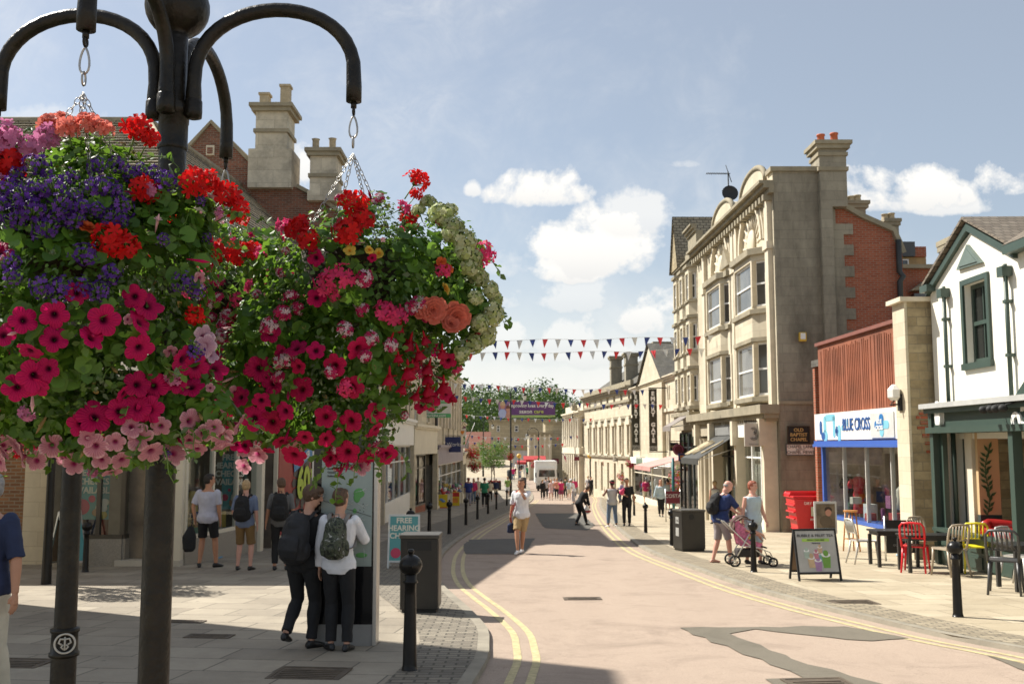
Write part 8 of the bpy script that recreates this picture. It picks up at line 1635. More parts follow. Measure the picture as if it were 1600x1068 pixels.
# simple far basket: one set of meshes, copied
rr = random.Random(5); Lb = [(V((0, 0, -.1)), .34), (V((.15, 0, -.25)), .26), (V((-.15, .1, -.25)), .26), (V((0, -.12, -.35)), .24)]
mm = leaves(Lb, 420, .075, rr, .5, 0, .3, seedv=9); FB_leaf = mm.mesh('foliage', [LG2, LG2, LG2, LG3])
def fbl(mats, seed):
    rr = random.Random(seed); m = MB()
    for i in range(230):
        c, r = Lb[rr.randrange(4)]; d = rnd_dir(rr); p = c+d*r*1.03; floret(m, p, (d+V((0, 0, .2))).normalized(), rr.uniform(.03, .055), 5, rr.randrange(len(mats)), rr, .2)
    return m.mesh('flowers', mats)
FBF = [fbl([crim, mag, pinkg, redd], 1), fbl([mag, hyd2, pal, lilg, ora], 2), fbl([redd, fuc0, crim], 3)]
def far_basket(label, p, s_=1, k=0, name='flower_basket'):
    t_ = thing(name, label, 'flower basket', p, (p[0]*7) % 6, 'flower baskets along the street'); t_.scale = (s_,)*3
    for n_, me in (('foliage', FB_leaf), ('flowers', FBF[k])): o = bpy.data.objects.new(n_, me); C.objects.link(o); o.parent = t_
# far flower pole on the left
PB = gnd(72, 912); PB = V((PB.x, PB.y, zg(PB.y))); t_ = thing('flower_pole', 'thinner black flower pole farther off on the left with hanging baskets', 'pole', PB); zz = at(75, 610, PB.y).z
m = MB(Matrix.Translation(PB)); m.lathe([(.085, 0), (.08, .1), (.068, 1.2), (.06, zz-PB.z)], 14); m.build('pole', BLACKP, t_)
m = MB(Matrix.Translation((PB.x, PB.y, zz))); m.ball((0, 0, .1), .11, 12, 8)
m.build('ball', BLACKP, t_)
for i, (dx, dy) in enumerate(((1, -.2), (-1, .2), (.2, 1), (-.2, -1))):
    m = MB(Matrix.Translation((PB.x, PB.y, zz))); m.tube([(0, 0, -.1)]+[(dx*(.35-.35*cos(pi*k/8)), dy*(.35-.35*cos(pi*k/8)), -.1+.22*sin(pi*k/8)) for k in range(9)], .022, 8); m.build('arm', BLACKP, t_)
    p = V((PB.x+dx*.72, PB.y+dy*.72, zz-.38)); far_basket(('right', 'left', 'rear', 'front')[i]+' basket on the thinner flower pole at the left', p, 1.15 if i < 2 else 1.25, (0, 1, 1, 0)[i])
# lamp posts
LANT = mt('lamp_glass', (.6, .6, .55), .2, .05)
def lamp(label, px, py, py_top, Y=None, side=1, bask=(), globe=False):
    g = gnd(px, py) if Y is None else V((at(px, py, Y).x, Y, zg(Y))); zt_ = at(px, py_top, g.y).z; t_ = thing('lamp_post', label, 'lamp post', g)
    m = MB(Matrix.Translation((g.x, g.y, 0))); m.lathe([(.13, g.z), (.12, g.z+1.2), (.085, g.z+1.3), (.06, zt_-.8), (.05, zt_-.6)], 12); m.build('pole', BLACKP, t_)
    r = .62; m = MB(Matrix.Translation((g.x, g.y, zt_-.65))); m.tube([(side*(r-r*cos(pi*k/12)), 0, .65*sin(pi*k/12)) for k in range(13)], .03, 6); m.build('arm', BLACKP, t_)
    x = g.x+side*r*2; m = MB(Matrix.Translation((x, g.y, zt_-.95))); m.lathe([(.05, .3), (.16, .22), (.2, .1), (.21, .08)], 10); m.build('lantern_cap', BLACKP, t_); m = MB(Matrix.Translation((x, g.y, zt_-.95))); m.lathe([(.19, .08), (.12, -.22), (.1, -.28)], 8, smooth=False); m.build('lantern', LANT, t_)
    for i, (bx, bpy_, k, s_) in enumerate(bask):
        p = at(bx, bpy_, g.y); far_basket('%s basket on the %s' % (('flower', 'second', 'third')[i], label), (p.x, g.y-.15, p.z+.15*s_), s_, k); m = MB(); m.box(min(g.x, p.x)-.04, max(g.x, p.x)+.04, g.y-.02, g.y+.02, p.z+.5, p.z+.54); m.build('basket_bracket', BLACKP, t_)
    return g
lamp('tall lamp post in the middle distance left of the road', 798, 775, 603, side=1, bask=((798, 711, 2, 1.0),))
lamp('lamp post with colourful basket in front of the stone hall', 914.5, 768, 640, side=-1, bask=((914, 709, 1, 1.1),)); lamp('lamp post with black lantern behind the lorry', 842, 745, 668, Y=108, side=-1, bask=((843, 722, 1, 1.3), (835, 724, 0, 1.1)))
lamp('slim pale lamp post beyond the street tree', 755, 735, 655, Y=130, side=1)
for l, px, py, Y, k, s_ in (('flower basket on the wall of the stone hall', 945, 721, 86, 0, .7), ('flower basket at the corner of the arcade', 985, 719, 74, 0, 1.0), ('dark red window box flowers on the left terrace', 738, 701, 84, 2, 1.6), ('second dark red flower basket on the left terrace', 742, 722, 92, 2, 1.6), ('flowers hanging beneath the pink awning', 1058, 735, 52, 1, 1.2), ('white and red flower tower at the arcade awning', 1060, 752, 53, 1, 1.2), ('green flower column by the man in the navy T-shirt', 972, 738, 78, 1, 1.1)):
    p = at(px, py, Y); far_basket(l, p, s_, k)
for l, px, py, py2, Y in (('orange globe beacon on a post by the far plaza', 811, 712, 748, 100), ('yellow globe beacon beside the lamp post basket', 922, 712, 768, 92)):
    p = at(px, py, Y); t_ = thing('beacon', l, 'beacon', (p.x, Y, zg(Y))); m = MB(); m.ball(p, .24, 12, 8); m.build('globe', mt('amber_globe', (.75, .42, .06), .4, .05), t_); m = MB(Matrix.Translation((p.x, Y, 0))); m.lathe([(.06, zg(Y)), (.05, p.z-.2)], 8); m.build('post', BLACKP, t_)
# ---------------------------------------------------------------- the lorry
g = gnd(851, 765); LX, LY = g.x+.2, 103.; z0 = zg(LY)-.05; TR = thing('box_lorry', 'white box lorry facing the camera in the road', 'lorry', (LX, LY, z0)); LW_ = mt('lorry_white', (.72, .72, .70), .4, .04)
m = MB(Matrix.Translation((LX, LY, z0))); m.box(-1.2, 1.05, 1.4, 6.5, .75, 3.05); m.build('box', LW_, TR, bevel=.05)
m = MB(Matrix.Translation((LX, LY, z0))); m.prism([(-.98, .55), (.98, .55), (.98, 1.35), (.88, 2.25), (-.88, 2.25), (-.98, 1.35)], 0, 1.35); m.prism([(-1.0, 2.25), (1.0, 2.25), (1.0, 2.95), (-1.0, 2.95)], .5, 1.4); m.build('cab', LW_, TR, bevel=.06)
m = MB(Matrix.Translation((LX, LY, z0))); m.prism([(-.85, 1.45), (.85, 1.45), (.78, 2.15), (-.78, 2.15)], -.02, .02); m.build('windscreen', PANE, TR)
m = MB(Matrix.Translation((LX, LY, z0))); m.box(-.6, .6, -.03, 0, .8, 1.05); m.build('grille', BLACKM, TR); m = MB(Matrix.Translation((LX, LY, z0))); m.box(-1.0, 1.0, -.08, .05, .4, .6); m.build('bumper', BLACKM, TR)
for sx_ in (-1, 1):
    m = MB(Matrix.Translation((LX, LY, z0))); m.box(sx_*.78-.14, sx_*.78+.14, -.04, 0, .85, 1.05); m.build('headlight', SILVER, TR); m = MB(Matrix.Translation((LX, LY, z0))); m.box(sx_*1.15-.07, sx_*1.15+.07, .1, .2, 1.4, 1.85); m.build('mirror', BLACKM, TR)
    for yy in (.7, 5.0): m = MB(Matrix.Translation((LX+sx_*.88, LY+yy, z0+.40)) @ Matrix.Rotation(pi/2, 4, 'Y')); m.lathe([(.2, -.12), (.40, -.11), (.40, .11), (.2, .12)], 18); m.build('wheel', BLACKM, TR)
# ================================================================ right pavement things: bin, boards, chairs, tables, pushchair
def board_sign(label, px, py, w_, h, rz, frame_m, face_m, lean=14, name='a_board', base_=.12, cat='a-board', two=True, legs=True):
    """folding pavement board; returns the empty and the local frame of its front face (x right, y up, z towards reader)"""
    g = gnd(px, py); g.z = zg(g.y); t_ = thing(name, label, cat, g, radians(rz)); L = radians(lean); Mf = []
    for s_ in (1, -1) if two else (1,):
        M_ = Matrix.Translation((0, -s_*h*sin(L), 0)) @ Matrix.Rotation(-s_*L, 4, 'X'); m = MB(M_); f = .035
        m.box(-w_/2, -w_/2+f, -.015, .015, 0, h); m.box(w_/2-f, w_/2, -.015, .015, 0, h); m.box(-w_/2+f, w_/2-f, -.015, .015, base_, base_+f); m.box(-w_/2+f, w_/2-f, -.015, .015, h-f, h); lchild(m.build('frame', frame_m), t_)
        m = MB(M_); m.box(-w_/2+f, w_/2-f, -.008, .008, base_+f, h-f); lchild(m.build('panel', face_m if s_ == 1 else mt('board_back', (.20, .13, .08), .7)), t_)
        if s_ == 1: Mf = M_ @ Matrix(((1, 0, 0, 0), (0, 0, -1, -.010), (0, 1, 0, 0), (0, 0, 0, 1)))
    return t_, Mf
def disc(m, x, y, rx, ry, z=.0, mat=0, M=None): m.add([(x+rx*cos(a), y+ry*sin(a), z) for a in [2*pi*k/18 for k in range(18)]], [tuple(range(18))], mat, False, M)
POSTER = mt('grey_poster_paper', (.42, .42, .41), .6, .10, 4)
t_, Mf = board_sign('black A-board with a milkshake poster on the right pavement', 1274, 905, .78, .90, 6, BLACKM, POSTER)
text('BUBBLE & FRUIT TEA', .075, (Mf := Mf @ Matrix.Diagonal((.95, .88, 1, 1))) @ Matrix.Translation((0, .885, .002)), INK, t_, local=True); m = MB(Mf); m.box(-.26, .26, .77, .83, 0, .002); lchild(m.build('green_band', mt('lime_band', (.35, .55, .10), .6)), t_); text('FRESHLY MADE HERE', .035, Mf @ Matrix.Translation((0, .80, .004)), INK, t_, local=True); text('FROM £2.50', .03, Mf @ Matrix.Translation((0, .735, .004)), INK, t_, local=True)
cups = [((.05, .45), .055, .17, (.16, .38, .34)), ((-.12, .36), .075, .20, (.52, .38, .24)), ((.00, .30), .07, .21, (.38, .22, .42)), ((.16, .38), .085, .25, (.16, .34, .06)), ((-.02, .50), .05, .13, (.50, .20, .26)), ((.06, .60), .045, .12, (.55, .38, .25)), ((-.20, .52), .055, .15, (.38, .48, .42))]
mats = [mt('drink_%d' % i, c[3], .5, .15, 12) for i, c in enumerate(cups)]+[CW]
m = MB(Mf)
for i, ((x, y), r, h, c) in enumerate(cups): m.add([(x-r*.75, y-h/2, .002+i*.0004), (x+r*.75, y-h/2, .002+i*.0004), (x+r, y+h/2, .002+i*.0004), (x-r, y+h/2, .002+i*.0004)], [(0, 1, 2, 3)], i); disc(m, x, y+h/2, r, r*.5, .0022+i*.0004, 7); disc(m, x, y+h/2+r*.4, r*.6, r*.7, .0024+i*.0004, i)
lchild(m.build('drinks_print', mats), t_)
PHO = mt('brown_photo', (.16, .12, .08), .4, .5, 4)
g = gnd(1289, 845); t_ = thing('poster_stand', 'freestanding poster stand with a brown portrait by the red bin', 'poster stand', (g.x, 22.6, zg(22.6)), radians(0)); X0, X1 = at(1272, 800, 22.6).x-g.x, at(1307, 800, 22.6).x-g.x; Z0, Z1 = at(1290, 833, 22.6).z-zg(22.6), at(1290, 783, 22.6).z-zg(22.6)
m = MB(); m.box(X0, X1, -.02, .02, Z0, Z1); lchild(m.build('frame', mt('silver_frame', (.55, .55, .53), .4)), t_); m = MB(); m.box(X0+.04, X1-.04, -.026, -.02, Z0+.12, Z1-.05); lchild(m.build('photograph', PHO), t_); m = MB(); m.box(X0+.04, X1-.04, -.027, -.02, Z0+.03, Z0+.12); lchild(m.build('blue_strip', mt('pale_blue_strip', (.25, .40, .50), .5)), t_)
m = MB(Matrix.Translation(((X0+X1)/2, -.027, (Z0+Z1)/2))); m.ball((.06, 0, .12), (.07, .002, .09), 12, 8, 0); m.ball((.06, .0005, .17), (.085, .002, .07), 12, 8, 1); m.ball((.0, .0006, -.08), (.14, .002, .13), 12, 8, 2); lchild(m.build('portrait', [mt('photo_skin', (.5,)*3), mt('photo_hair', (.05, .03, .02), .7), mt('photo_jacket', (.12, .09, .06), .7)]), t_)
m = MB(); m.tube([(0, .0, Z0), (0, 0, .05)], .02, 6); m.ball((0, 0, .05), (.22, .16, .05), 12, 6); lchild(m.build('weighted_foot', mt('pale_blue_base', (.35, .5, .58), .5)), t_)
RB = mt('red_bin_plastic', (.55, .015, .02), .4, .06, 4, .05, 30); g = gnd(1266, 828); gx0, gx1 = at(1240, 800, 30.6).x, at(1297, 800, 30.6).x; z0 = zg(30.6); t_ = thing('wheeled_bin', 'large red wheeled commercial bin beside the charity shop', 'wheeled bin', ((gx0+gx1)/2, 30.9, z0)); wb = (gx1-gx0); cx = (gx0+gx1)/2
m = MB(Matrix.Translation((cx, 31.0, z0))); hh = 1.15; m.add([(-wb*.38, -.38, .2), (wb*.38, -.38, .2), (wb*.38, .38, .2), (-wb*.38, .38, .2), (-wb*.5, -.5, hh), (wb*.5, -.5, hh), (wb*.5, .5, hh), (-wb*.5, .5, hh)], [(0, 1, 2, 3), (0, 1, 5, 4), (1, 2, 6, 5), (2, 3, 7, 6), (3, 0, 4, 7), (4, 5, 6, 7)]); [m.box(-wb*.5-.02+i*.0, -wb*.45, -.45, .45, .5+.2*i, .56+.2*i) for i in range(3)]; m.build('body', RB, t_, bevel=.03)
m = MB(Matrix.Translation((cx, 31.0, z0))); m.box(-wb*.54, wb*.54, -.55, .55, hh, hh+.07); m.prism([(-wb*.54, hh+.07), (wb*.54, hh+.07), (wb*.5, hh+.16), (-wb*.5, hh+.16)], -.2, .5); m.build('lid', RB, t_, bevel=.025)
m = MB(Matrix.Translation((cx, 31.0-.53, z0))); m.box(-.05, .4, .02, .04, .62, .9); m.build('notice', mt('notice_paper', (.55, .6, .45), .6), t_); text('DRY MIXED', .12, tframe((cx+.05, 31.0-.535, z0+1.0), (1, 0, 0)), WHITE, t_); text('RECYCLING', .09, tframe((cx+.15, 31.0-.535, z0+.52), (1, 0, 0)), WHITE, t_)
for sx_ in (-1, 1):
    for yy in (-.3, .3): m = MB(Matrix.Translation((cx+sx_*wb*.3, 31.0+yy, z0+.1)) @ Matrix.Rotation(pi/2, 4, 'Y')); m.lathe([(.04, -.03), (.10, -.025), (.10, .025), (.04, .03)], 14); m.build('wheel', BLACKM, t_)
# cafe chairs: slatted back, shaped seat, splayed legs
def chair_meshes(mat):
    out = {}
    m = MB(); m.tube([(-.19, -.19, .455), (0, -.2, .452), (.19, -.19, .455)], .012, 6); m.slab([(-.20, -.20), (.20, -.20), (.185, .19), (-.185, .19)], .435, .457); out['seat'] = m.mesh('seat', [mat])
    m = MB(); m.tube([(-.185, .19, .44), (-.20, .235, .65), (-.195, .275, .80), (-.15, .29, .855), (0, .295, .865), (.15, .29, .855), (.195, .275, .80), (.20, .235, .65), (.185, .19, .44)], .019, 8); m.tube([(-.195, .225, .60), (0, .232, .60), (.195, .225, .60)], .010, 6)
    out['back_frame'] = m.mesh('back_frame', [mat])
    m = MB(); m.tube([(-.1*0, 0, 0), (.0, .052, .25)], .014, 6, M=Matrix.Translation((0, .233, .605))); out['back_slat'] = m.mesh('back_slat', [mat])
    for i, (x, y, ex, ey) in enumerate(((-.18, -.17, -.03, -.04), (.18, -.17, .03, -.04), (-.17, .18, -.03, .10), (.17, .18, .03, .10))): m = MB(); m.tube([(x, y, .44), (x+ex*.3, y+ey*.3, .25), (x+ex, y+ey, 0)], [.023, .020, .016], 8); out['leg%d' % i] = m.mesh('leg', [mat])
    return out
CHM = {}
def chair(label, px, py, rz, mat, col, tall=1.0):
    if col not in CHM: CHM[col] = chair_meshes(mat)
    g = gnd(px, py); t_ = thing('cafe_chair', label, 'chair', (g.x, g.y, zg(g.y)), radians(rz), 'slat backed metal cafe chairs'); t_.scale = (tall*1.08,)*3
    for k, me in CHM[col].items():
        n_ = 'leg' if k.startswith('leg') else k
        for dx in ((-.12, -.06, 0, .06, .12) if k == 'back_slat' else (0,)): o = bpy.data.objects.new(n_, me); C.objects.link(o); o.parent = t_; o.location = (dx, 0, 0)
    return t_
cR = mt('red_enamel', (.78, .02, .03), .35, .04, 6, 0); cY = mt('yellow_enamel', (.82, .70, .03), .35, .04, 6, 0); cT = mt('tan_enamel', (.40, .33, .24), .4, .05, 6, 0); cA = mt('raw_aluminium', (.55, .53, .49), .4, .05, 6, 0, metal=.3); cD = mt('charcoal_enamel', (.06, .06, .06), .4, .05, 6, 0)
chair('bright red slatted chair at the first cafe table', 1431, 893, 150, cR, 'r'); chair('tan slatted chair beside the bright red chair', 1449, 880, 20, cT, 't'); chair('tan slatted chair with its back to the camera behind the right bollard', 1485, 899, 195, cT, 't'); chair('yellow slatted chair at the far side of the first table', 1432, 868, -5, cY, 'y'); chair('yellow slatted chair in front of the green panelling', 1523, 894, 165, cY, 'y')
chair('charcoal slatted chair nearest the right edge of the picture', 1572, 927, 150, cD, 'd', 1.05); chair('grey metal slatted chair behind the charcoal chair', 1597, 915, 30, cA, 'a'); chair('plain pale aluminium chair by the charity shop window', 1350, 880, 95, cA, 'a', .98)
TBT = mt('black_table_top', (.022, .022, .022), .35, .1)
def table(label, px0, px1, py, pytop, d_=.65, g_='black square cafe tables'):
    a = gnd(px0, py); b = gnd(px1, py); zt_ = at((px0+px1)/2, pytop, a.y).z; w_ = b.x-a.x; t_ = thing('cafe_table', label, 'table', ((a.x+b.x)/2, a.y+d_/2, zg(a.y)), 0, g_); h = zt_-zg(a.y)
    m = MB(); m.box(-w_/2, w_/2, -d_/2, d_/2, h-.035, h); lchild(m.build('table_top', TBT, bevel=.006), t_); m = MB(); m.box(-w_/2+.04, w_/2-.04, -d_/2+.04, d_/2-.04, h-.10, h-.037); lchild(m.build('apron', TBT), t_)
    for sx_ in (-1, 1):
        for sy in (-1, 1): m = MB(); m.box(sx_*(w_/2-.05)-.03, sx_*(w_/2-.05)+.03, sy*(d_/2-.05)-.03, sy*(d_/2-.05)+.03, 0, h-.10); lchild(m.build('leg', TBT), t_)
    return t_
table('long black table in front of the black banner screen', 1372, 1440, 886, 829, .6); table('black table between the red and yellow chairs', 1420, 1508, 895, 836, .6); table('black table at the right edge beside the charcoal chair', 1588, 1680, 925, 852, .7)
g = gnd(1403, 868); a, b = at(1388, 810, 22.6-.9), at(1440, 810, 22.6-.9); Yb = 21.6; a, b = at(1384, 810, Yb), at(1430, 810, Yb); zt_, zb_ = at(1400, 812, Yb).z, at(1400, 867, Yb).z
t_ = thing('banner_screen', 'black cafe banner screen with a faint ring logo behind the tables', 'screen', ((a.x+b.x)/2, Yb, zg(Yb))); m = MB(); m.box(a.x, b.x, Yb, Yb+.02, zb_+.05, zt_); m.build('cloth', BLACKM, t_); m = MB(); [m.tube([(x, Yb+.03, zg(Yb)), (x, Yb+.03, zt_+.08)], .022, 8) for x in (a.x-.02, b.x+.02)]; m.build('post', SILVER, t_)
m = MB(Matrix.Translation(((a.x+b.x)/2+.05, Yb-.005, (zt_+zb_)/2+.08))); m.tube([(.14*cos(k*pi/10), 0, .14*sin(k*pi/10)) for k in range(20)], .010, 5, closed=True); m.tube([(.08*cos(k*pi/10), 0, .08*sin(k*pi/10)) for k in range(16)], .007, 5); m.build('ring_logo', mt('faint_white_print', (.3, .3, .3), .6), t_); text('COFFEE & CAKES', .06, tframe(((a.x+b.x)/2+.05, Yb-.006, (zt_+zb_)/2-.16), (1, 0, 0)), mt('faint_white_print', (.3,)*3), t_)
# wooden stool and glass case near the charity window
WOOD = mt('orange_pine', (.50, .22, .06), .45, .15, 8); g = gnd(1331, 861); t_ = thing('bar_stool', 'tall orange wooden bar stool by the charity shop window', 'stool', (g.x, g.y, zg(g.y)), .2); hS = .98
m = MB(); m.lathe([(.16, hS-.04), (.17, hS-.02), (.17, hS)], 20, smooth=False); lchild(m.build('seat', WOOD, bevel=.008), t_)
for i in range(4): a = pi/4+pi/2*i; m = MB(); m.tube([(cos(a)*.12, sin(a)*.12, hS-.04), (cos(a)*.2, sin(a)*.2, 0)], .018, 6); lchild(m.build('leg', WOOD), t_)
m = MB(); P4 = [(cos(pi/4+pi/2*i)*.175, sin(pi/4+pi/2*i)*.175, .3) for i in range(4)]; [m.tube([P4[i], P4[(i+1) % 4]], .012, 6) for i in range(4)]; lchild(m.build('rungs', WOOD), t_)
# pushchair
g = gnd(1168, 884); PU = thing('pushchair', 'pushchair with brown hood and silver frame', 'pushchair', (g.x+.02, g.y+.1, zg(g.y)), 0); PU.scale = (.9,)*3; SLV = SILVER
def pl(nm, m, mat, bev=0): o = m.build(nm, mat, bevel=bev); lchild(o, PU); return o
for nm, x, r in (('rear_wheel', -.33, .125), ('front_wheel', .52, .10)):
    for sy in (-.25, .25):
        m = MB(Matrix.Translation((x, sy, r)) @ Matrix.Rotation(pi/2, 4, 'X')); m.tube([(r*.9*cos(k*pi/10), r*.9*sin(k*pi/10), 0) for k in range(20)], .022, 8, closed=True); o = pl(nm, m, BLACKM); m = MB(Matrix.Translation((x, sy, r)) @ Matrix.Rotation(pi/2, 4, 'X')); m.lathe([(r*.3, -.02), (r*.3, .02)], 12); [m.tube([(0, 0, 0), (r*.85*cos(k*pi/3), r*.85*sin(k*pi/3), 0)], .009, 5) for k in range(6)]; o2 = m.build('hub', SLV); lchild(o2, PU)
for sy in (-.25, .25): m = MB(); m.tube([(-.62, sy*.85, 1.02), (-.55, sy*.85, 1.0), (-.1, sy, .55), (.35, sy, .22), (.52, sy, .12)], .014, 8); m.tube([(.0, sy, .72), (-.15, sy, .45), (-.33, sy, .14)], .014, 8); m.tube([(.55, sy, .12), (.45, sy, .32), (.2, sy, .42), (-.1, sy, .45)], .013, 8); pl('frame_tube', m, SLV)
m = MB(); m.tube([(-.62, -.22, 1.02), (-.64, 0, 1.02), (-.62, .22, 1.02)], .018, 8); pl('handlebar', m, BLACKM)
m = MB(); m.prism([(-.18, .48), (.22, .42), (.26, .48), (.0, .54), (-.22, .98), (-.30, .98)], -.19, .19); pl('seat', m, mt('pink_pattern_liner', (.55, .16, .28), .8, .5, 14), .03)
m = MB(); 
for k in range(7): a0, a1 = radians(60+k*17), radians(60+(k+1)*17); pass
m.tube([(-.30, 0, .80), (-.30, 0, .96), (-.22, 0, 1.04), (-.08, 0, 1.08), (.04, 0, 1.05)], [.05, .12, .13, .10, .05], 14, up=(0, 1, 0), ry=[.03, .07, .08, .05, .015]); m.tube([(-.34, 0, .72), (-.30, 0, .98), (-.14, 0, 1.07), (.06, 0, 1.02)], .22, 14, up=(0, 1, 0), ry=.02); pl('hood', m, mt('brown_hood', (.10, .06, .045), .8))
m = MB(); m.box(-.25, .25, -.18, .18, .2, .38); pl('basket', m, mt('black_mesh_basket', (.03, .025, .025), .8), .04)
m = MB(); m.ball((-.02, -.05, .62), (.10, .08, .06), 10, 8, 0); m.ball((.1, .02, .56), (.07, .07, .05), 10, 8, 1); m.ball((.02, .1, .60), (.06, .05, .05), 10, 8, 2); pl('toys', m, [mt('toy_yellow', (.6, .5, .1), .6), mt('toy_blue', (.1, .3, .5), .6), CW])
m = MB(); m.tube([(.20, 0, .46), (.42, 0, .40)], .16, 10, up=(0, 1, 0), ry=.02); pl('footrest', m, BLACKM)
q = person('toddler in pink sun hat and pink clothes sitting in the pushchair', 0, 0, -90, .92, at_=(g.x+.0, g.y+.1), hip=(0, 0, -.42), lean=-22, fL=(-.13, .72, .42), fR=(.13, .76, .52), hL=(-.2, .35, .65), hR=(.2, .35, .65), kL=(0, .2, 1), kR=(0, .2, 1), skin=SKP, top=cloth('candy_pink_cloth', (.68, .25, .36)), sleeve=.5, bottom=cloth('candy_pink_cloth', (.7,)*3), bl=.9, shoe=mt('tan_sandal', (.5, .3, .2), .6), hair=HBL, cap=(cloth('candy_pink_cloth', (.7,)*3), 0), girth=1.3)
q.location.z += .30; q.location.x -= .05
# small left-hand things
t_, Mf = board_sign('pale framed teal pavement board beyond the left bollards', 631, 886, .62, 1.05, 0, mt('white_board_frame', (.6, .62, .6), .5), TEAL, 10)
text('FREE\nHEARING\nCHECKS', .15, Mf @ Matrix.Translation((0, .78, .002)), LETW, t_, local=True, bold=.004); m = MB(Mf); disc(m, -.15, .3, .1, .1, .002); lchild(m.build('pink_spot', PINKP), t_)
t_, Mf = board_sign('aluminium A-board seen edge on between the two left posts', 105, 888, .55, 1.15, 68, SILVER, TEAL, 13)
g = gnd(335, 872); t_ = thing('paper_tray', 'crumpled blue wrapper on the paving by the shop step', 'litter', (g.x, g.y, g.z)); m = MB(Matrix.Translation(g)); m.add([(-.14, -.1, .01), (.15, -.08, .02), (.17, .1, .03), (-.12, .12, .05), (0, 0, .09)], [(0, 1, 4), (1, 2, 4), (2, 3, 4), (3, 0, 4), (0, 1, 2, 3)]); m.build('wrapper', mt('blue_paper', (.10, .30, .50), .6), t_)
g = gnd(425, 868); t_ = thing('folding_chair', 'dark folding chair standing in the doorway of the sale shop', 'chair', (g.x+.2, g.y+1.4, zg(g.y+1.4))); m = MB(); m.tube([(-.25, -.2, 0), (.25, .2, .45), (.25, .28, .85)], .012, 6); m.tube([(.25, -.2, 0), (-.25, .2, .45), (-.25, .28, .85)], .012, 6); m.tube([(-.25, .2, 0), (.25, -.2, .42)], .012, 6); m.tube([(.25, .2, 0), (-.25, -.2, .42)], .012, 6); lchild(m.build('frame', SILVER), t_); m = MB(); m.box(-.25, .25, -.2, .2, .42, .45); m.box(-.25, .25, .24, .27, .5, .85); lchild(m.build('canvas', CBK), t_)
# goods outside the discount book shop
YS = mt('yellow_sign', (.70, .52, .02), .6, .1, 5); RS = mt('red_sign_print', (.60, .04, .03), .6)
for l, px0, px1, py0, py1, Y, mat in (('yellow promotional board outside the book shop', 683.5, 699, 772, 795, 60, YS), ('red and yellow promotional board outside the book shop', 704, 718, 768, 789, 65, YS)):
    a, b = at(px0, py0, Y), at(px1, py1, Y); t_ = thing('promotion_board', l, 'sign', ((a.x+b.x)/2, Y, b.z)); m = MB(); m.box(a.x, b.x, Y, Y+.05, zg(Y), a.z); m.build('board', mat, t_); w_ = b.x-a.x; h_ = a.z-b.z
    m = MB(); m.box(a.x+.03, b.x-.03, Y-.01, Y, a.z-h_*(.35 if px0 > 700 else .98), a.z-(.04 if px0 > 700 else h_*.86)); m.build('red_print', RS, t_); m = MB(); [m.ball((a.x+w_*x, Y-.01, a.z-h_*z), (w_*.2, .006, w_*.12), 8, 5) for x, z in ((.4, .35), (.6, .45))] if px0 < 700 else m.box(a.x+.1, b.x-.1, Y-.01, Y, a.z-h_*.8, a.z-h_*.45); m.build('picture_print', mt('blue_print', (.15, .3, .6), .6) if px0 < 700 else mt('orange', (.7, .25, .03)), t_)
rr = random.Random(12); GC = [mt('goods_'+str(k), (.4,)*3) for k in range(7)]
for k, (px, py, Y) in enumerate(((688, 764, 61), (694, 762, 63), (700, 764, 65), (706, 760, 67), (712, 762, 69), (716, 760, 71))):
    p = at(px, py, Y); t_ = thing('goods_stand', ('leftmost', 'second', 'third', 'fourth', 'fifth', 'farthest')[k]+' of the stands piled with bright goods outside the book shop', 'stand', (p.x, Y, zg(Y)), 0, 'stands of goods outside the book shop'); m = MB(); m.box(p.x-.3, p.x+.3, Y-.3, Y+.3, zg(Y), zg(Y)+.8); m.build('stand', CREAMP, t_)
    m = MB(); [m.ball((p.x+rr.uniform(-.28, .28), Y+rr.uniform(-.3, .2), zg(Y)+.85+rr.uniform(0, .5)), (rr.uniform(.07, .14), .1, rr.uniform(.07, .15)), 7, 5, rr.randrange(7)) for i in range(14)]; m.build('goods', GC, t_)
# stalls and boards farther down the right side
a, b = at(1040, 767, 41), at(1063, 786, 41); t_ = thing('cafe_screen', 'maroon canvas screen with white lettering in front of the flower display', 'screen', ((a.x+b.x)/2, 41, b.z)); m = MB(); m.box(a.x, b.x, 41, 41.04, b.z, a.z); m.build('cloth', MAROON, t_); text('COSTA', .2, tframe(((a.x+b.x)/2, 40.98, (a.z+b.z)/2+.05), (1, 0, 0)), WHITE, t_); m = MB(); [m.tube([(x, 41.02, zg(41)), (x, 41.02, a.z+.1)], .025, 6) for x in (a.x, b.x)]; m.build('post', SILVER, t_)
t_, Mf = board_sign('pale pavement board with a purple and red poster by the black dressed woman', 1079, 791, .68, 1.25, 0, mt('bronze_board_frame', (.35, .25, .18), .5), mt('pale_lilac_poster', (.45, .42, .5), .6, .3, 6), 5); m = MB(Mf); disc(m, 0, .35, .2, .13, .002, 0); disc(m, .05, .75, .14, .2, .003, 1); lchild(m.build('poster_print', [RS, mt('purple_print', (.2, .08, .25), .6)]), t_)
t_, Mf = board_sign('grey framed pavement board in front of the stone hall', 936, 771, 1.0, 1.3, 0, mt('grey_board_frame', (.4,)*3, .6), mt('grey_board_face', (.36, .35, .32), .6), 3)
t_, Mf = board_sign('pale board under the pink awning by the arcade', 1030, 772, .8, 1.4, 0, mt('grey_board_frame', (.4,)*3, .6), mt('pale_lilac_poster', (.45,)*3), 3)
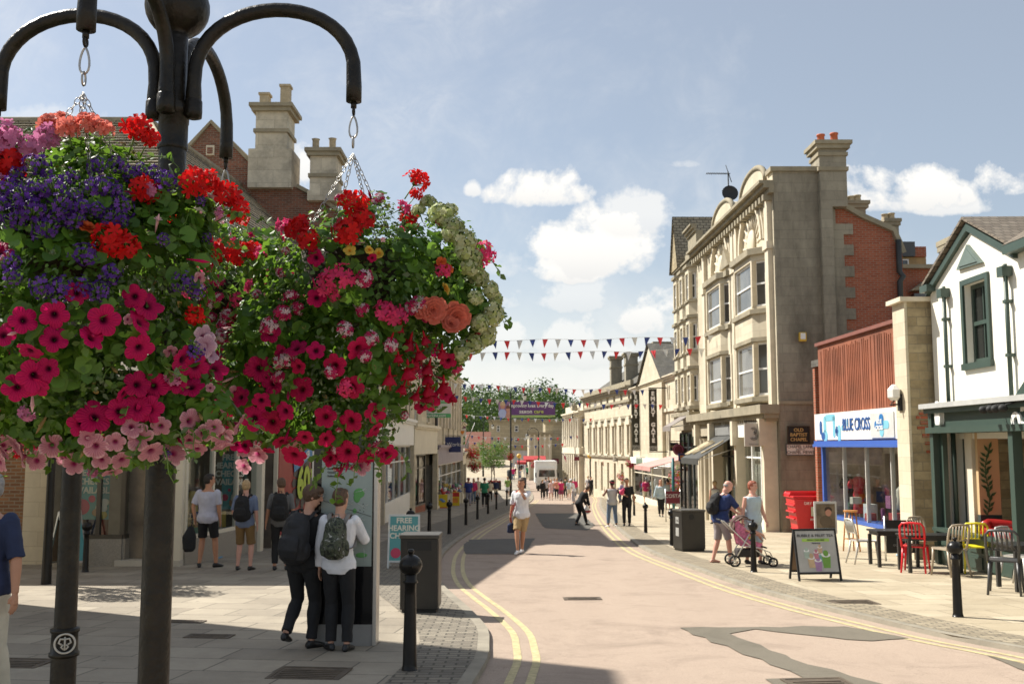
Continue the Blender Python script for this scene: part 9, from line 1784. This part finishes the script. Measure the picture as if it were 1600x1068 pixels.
p = at(1063, 700, 46); q_ = gnd(1061, 768); t_ = thing('sign_post', 'teal post below the cluster of projecting signs', 'post', (p.x, 48, zg(48))); m = MB(); m.tube([(p.x, 48.2, zg(48)), (p.x, 48.2, at(1063, 715, 48).z)], .07, 8); m.build('post', mt('teal_post', (.03, .16, .17), .5), t_)
for l, px, Y in (('low black bin in front of the small bank', 817, 108), ('black litter bin on the plaza at the end of the street', 797, 125)):
    p = at(px, 745, Y); t_ = thing('far_bin', l, 'litter bin', (p.x, Y, zg(Y))); m = MB(Matrix.Translation((p.x, Y, zg(Y)))); m.lathe([(.35, 0), (.4, 1.0), (.3, 1.15), (.05, 1.2)], 12); m.build('bin', BLACKM, t_)
# pieces that stand apart become parts of their own
def split_parts(names):
    for o in [x for x in C.objects if x.type == 'MESH' and x.parent and x.name.split('.')[0] in names and x.data.users == 1]:
        me = o.data; n = len(me.vertices)
        if n > 6000: continue
        p = list(range(n))
        def find(i):
            while p[i] != i: p[i] = p[p[i]]; i = p[i]
            return i
        for e in me.edges: p[find(e.vertices[0])] = find(e.vertices[1])
        isl = {}
        for v in me.vertices: isl.setdefault(find(v.index), []).append(v.index)
        bx = [[ids, [min(me.vertices[i].co[k] for i in ids)-.03 for k in range(3)], [max(me.vertices[i].co[k] for i in ids)+.03 for k in range(3)]] for ids in isl.values()]
        ch = True
        while ch:
            ch = False
            for i in range(len(bx)):
                for j in range(i+1, len(bx)):
                    if all(bx[i][1][k] <= bx[j][2][k] and bx[j][1][k] <= bx[i][2][k] for k in range(3)):
                        bx[i] = [bx[i][0]+bx[j][0], [min(bx[i][1][k], bx[j][1][k]) for k in range(3)], [max(bx[i][2][k], bx[j][2][k]) for k in range(3)]]; del bx[j]; ch = True; break
                if ch: break
        if not 1 < len(bx) <= 60: continue
        for ids, _, _ in bx:
            mp = {v: i for i, v in enumerate(ids)}; m = MB(); m.v = [me.vertices[i].co.copy() for i in ids]
            for q in me.polygons:
                if q.vertices[0] in mp: m.f.append([mp[i] for i in q.vertices]); m.m.append(q.material_index); m.s.append(q.use_smooth)
            nm = m.mesh(o.name.split('.')[0], list(me.materials)); c = o.copy(); c.data = nm; C.objects.link(c)
        bpy.data.objects.remove(o)
split_parts({'ledge', 'cap', 'pier', 'pilaster', 'column', 'window_surround', 'drainpipe', 'spotlight', 'post', 'pediment', 'logo', 'vent', 'coping', 'arm', 'sticker', 'chimney_pot', 'mullion'})
bpy.data.batch_remove(OLD); bpy.data.scenes.remove(TMP)
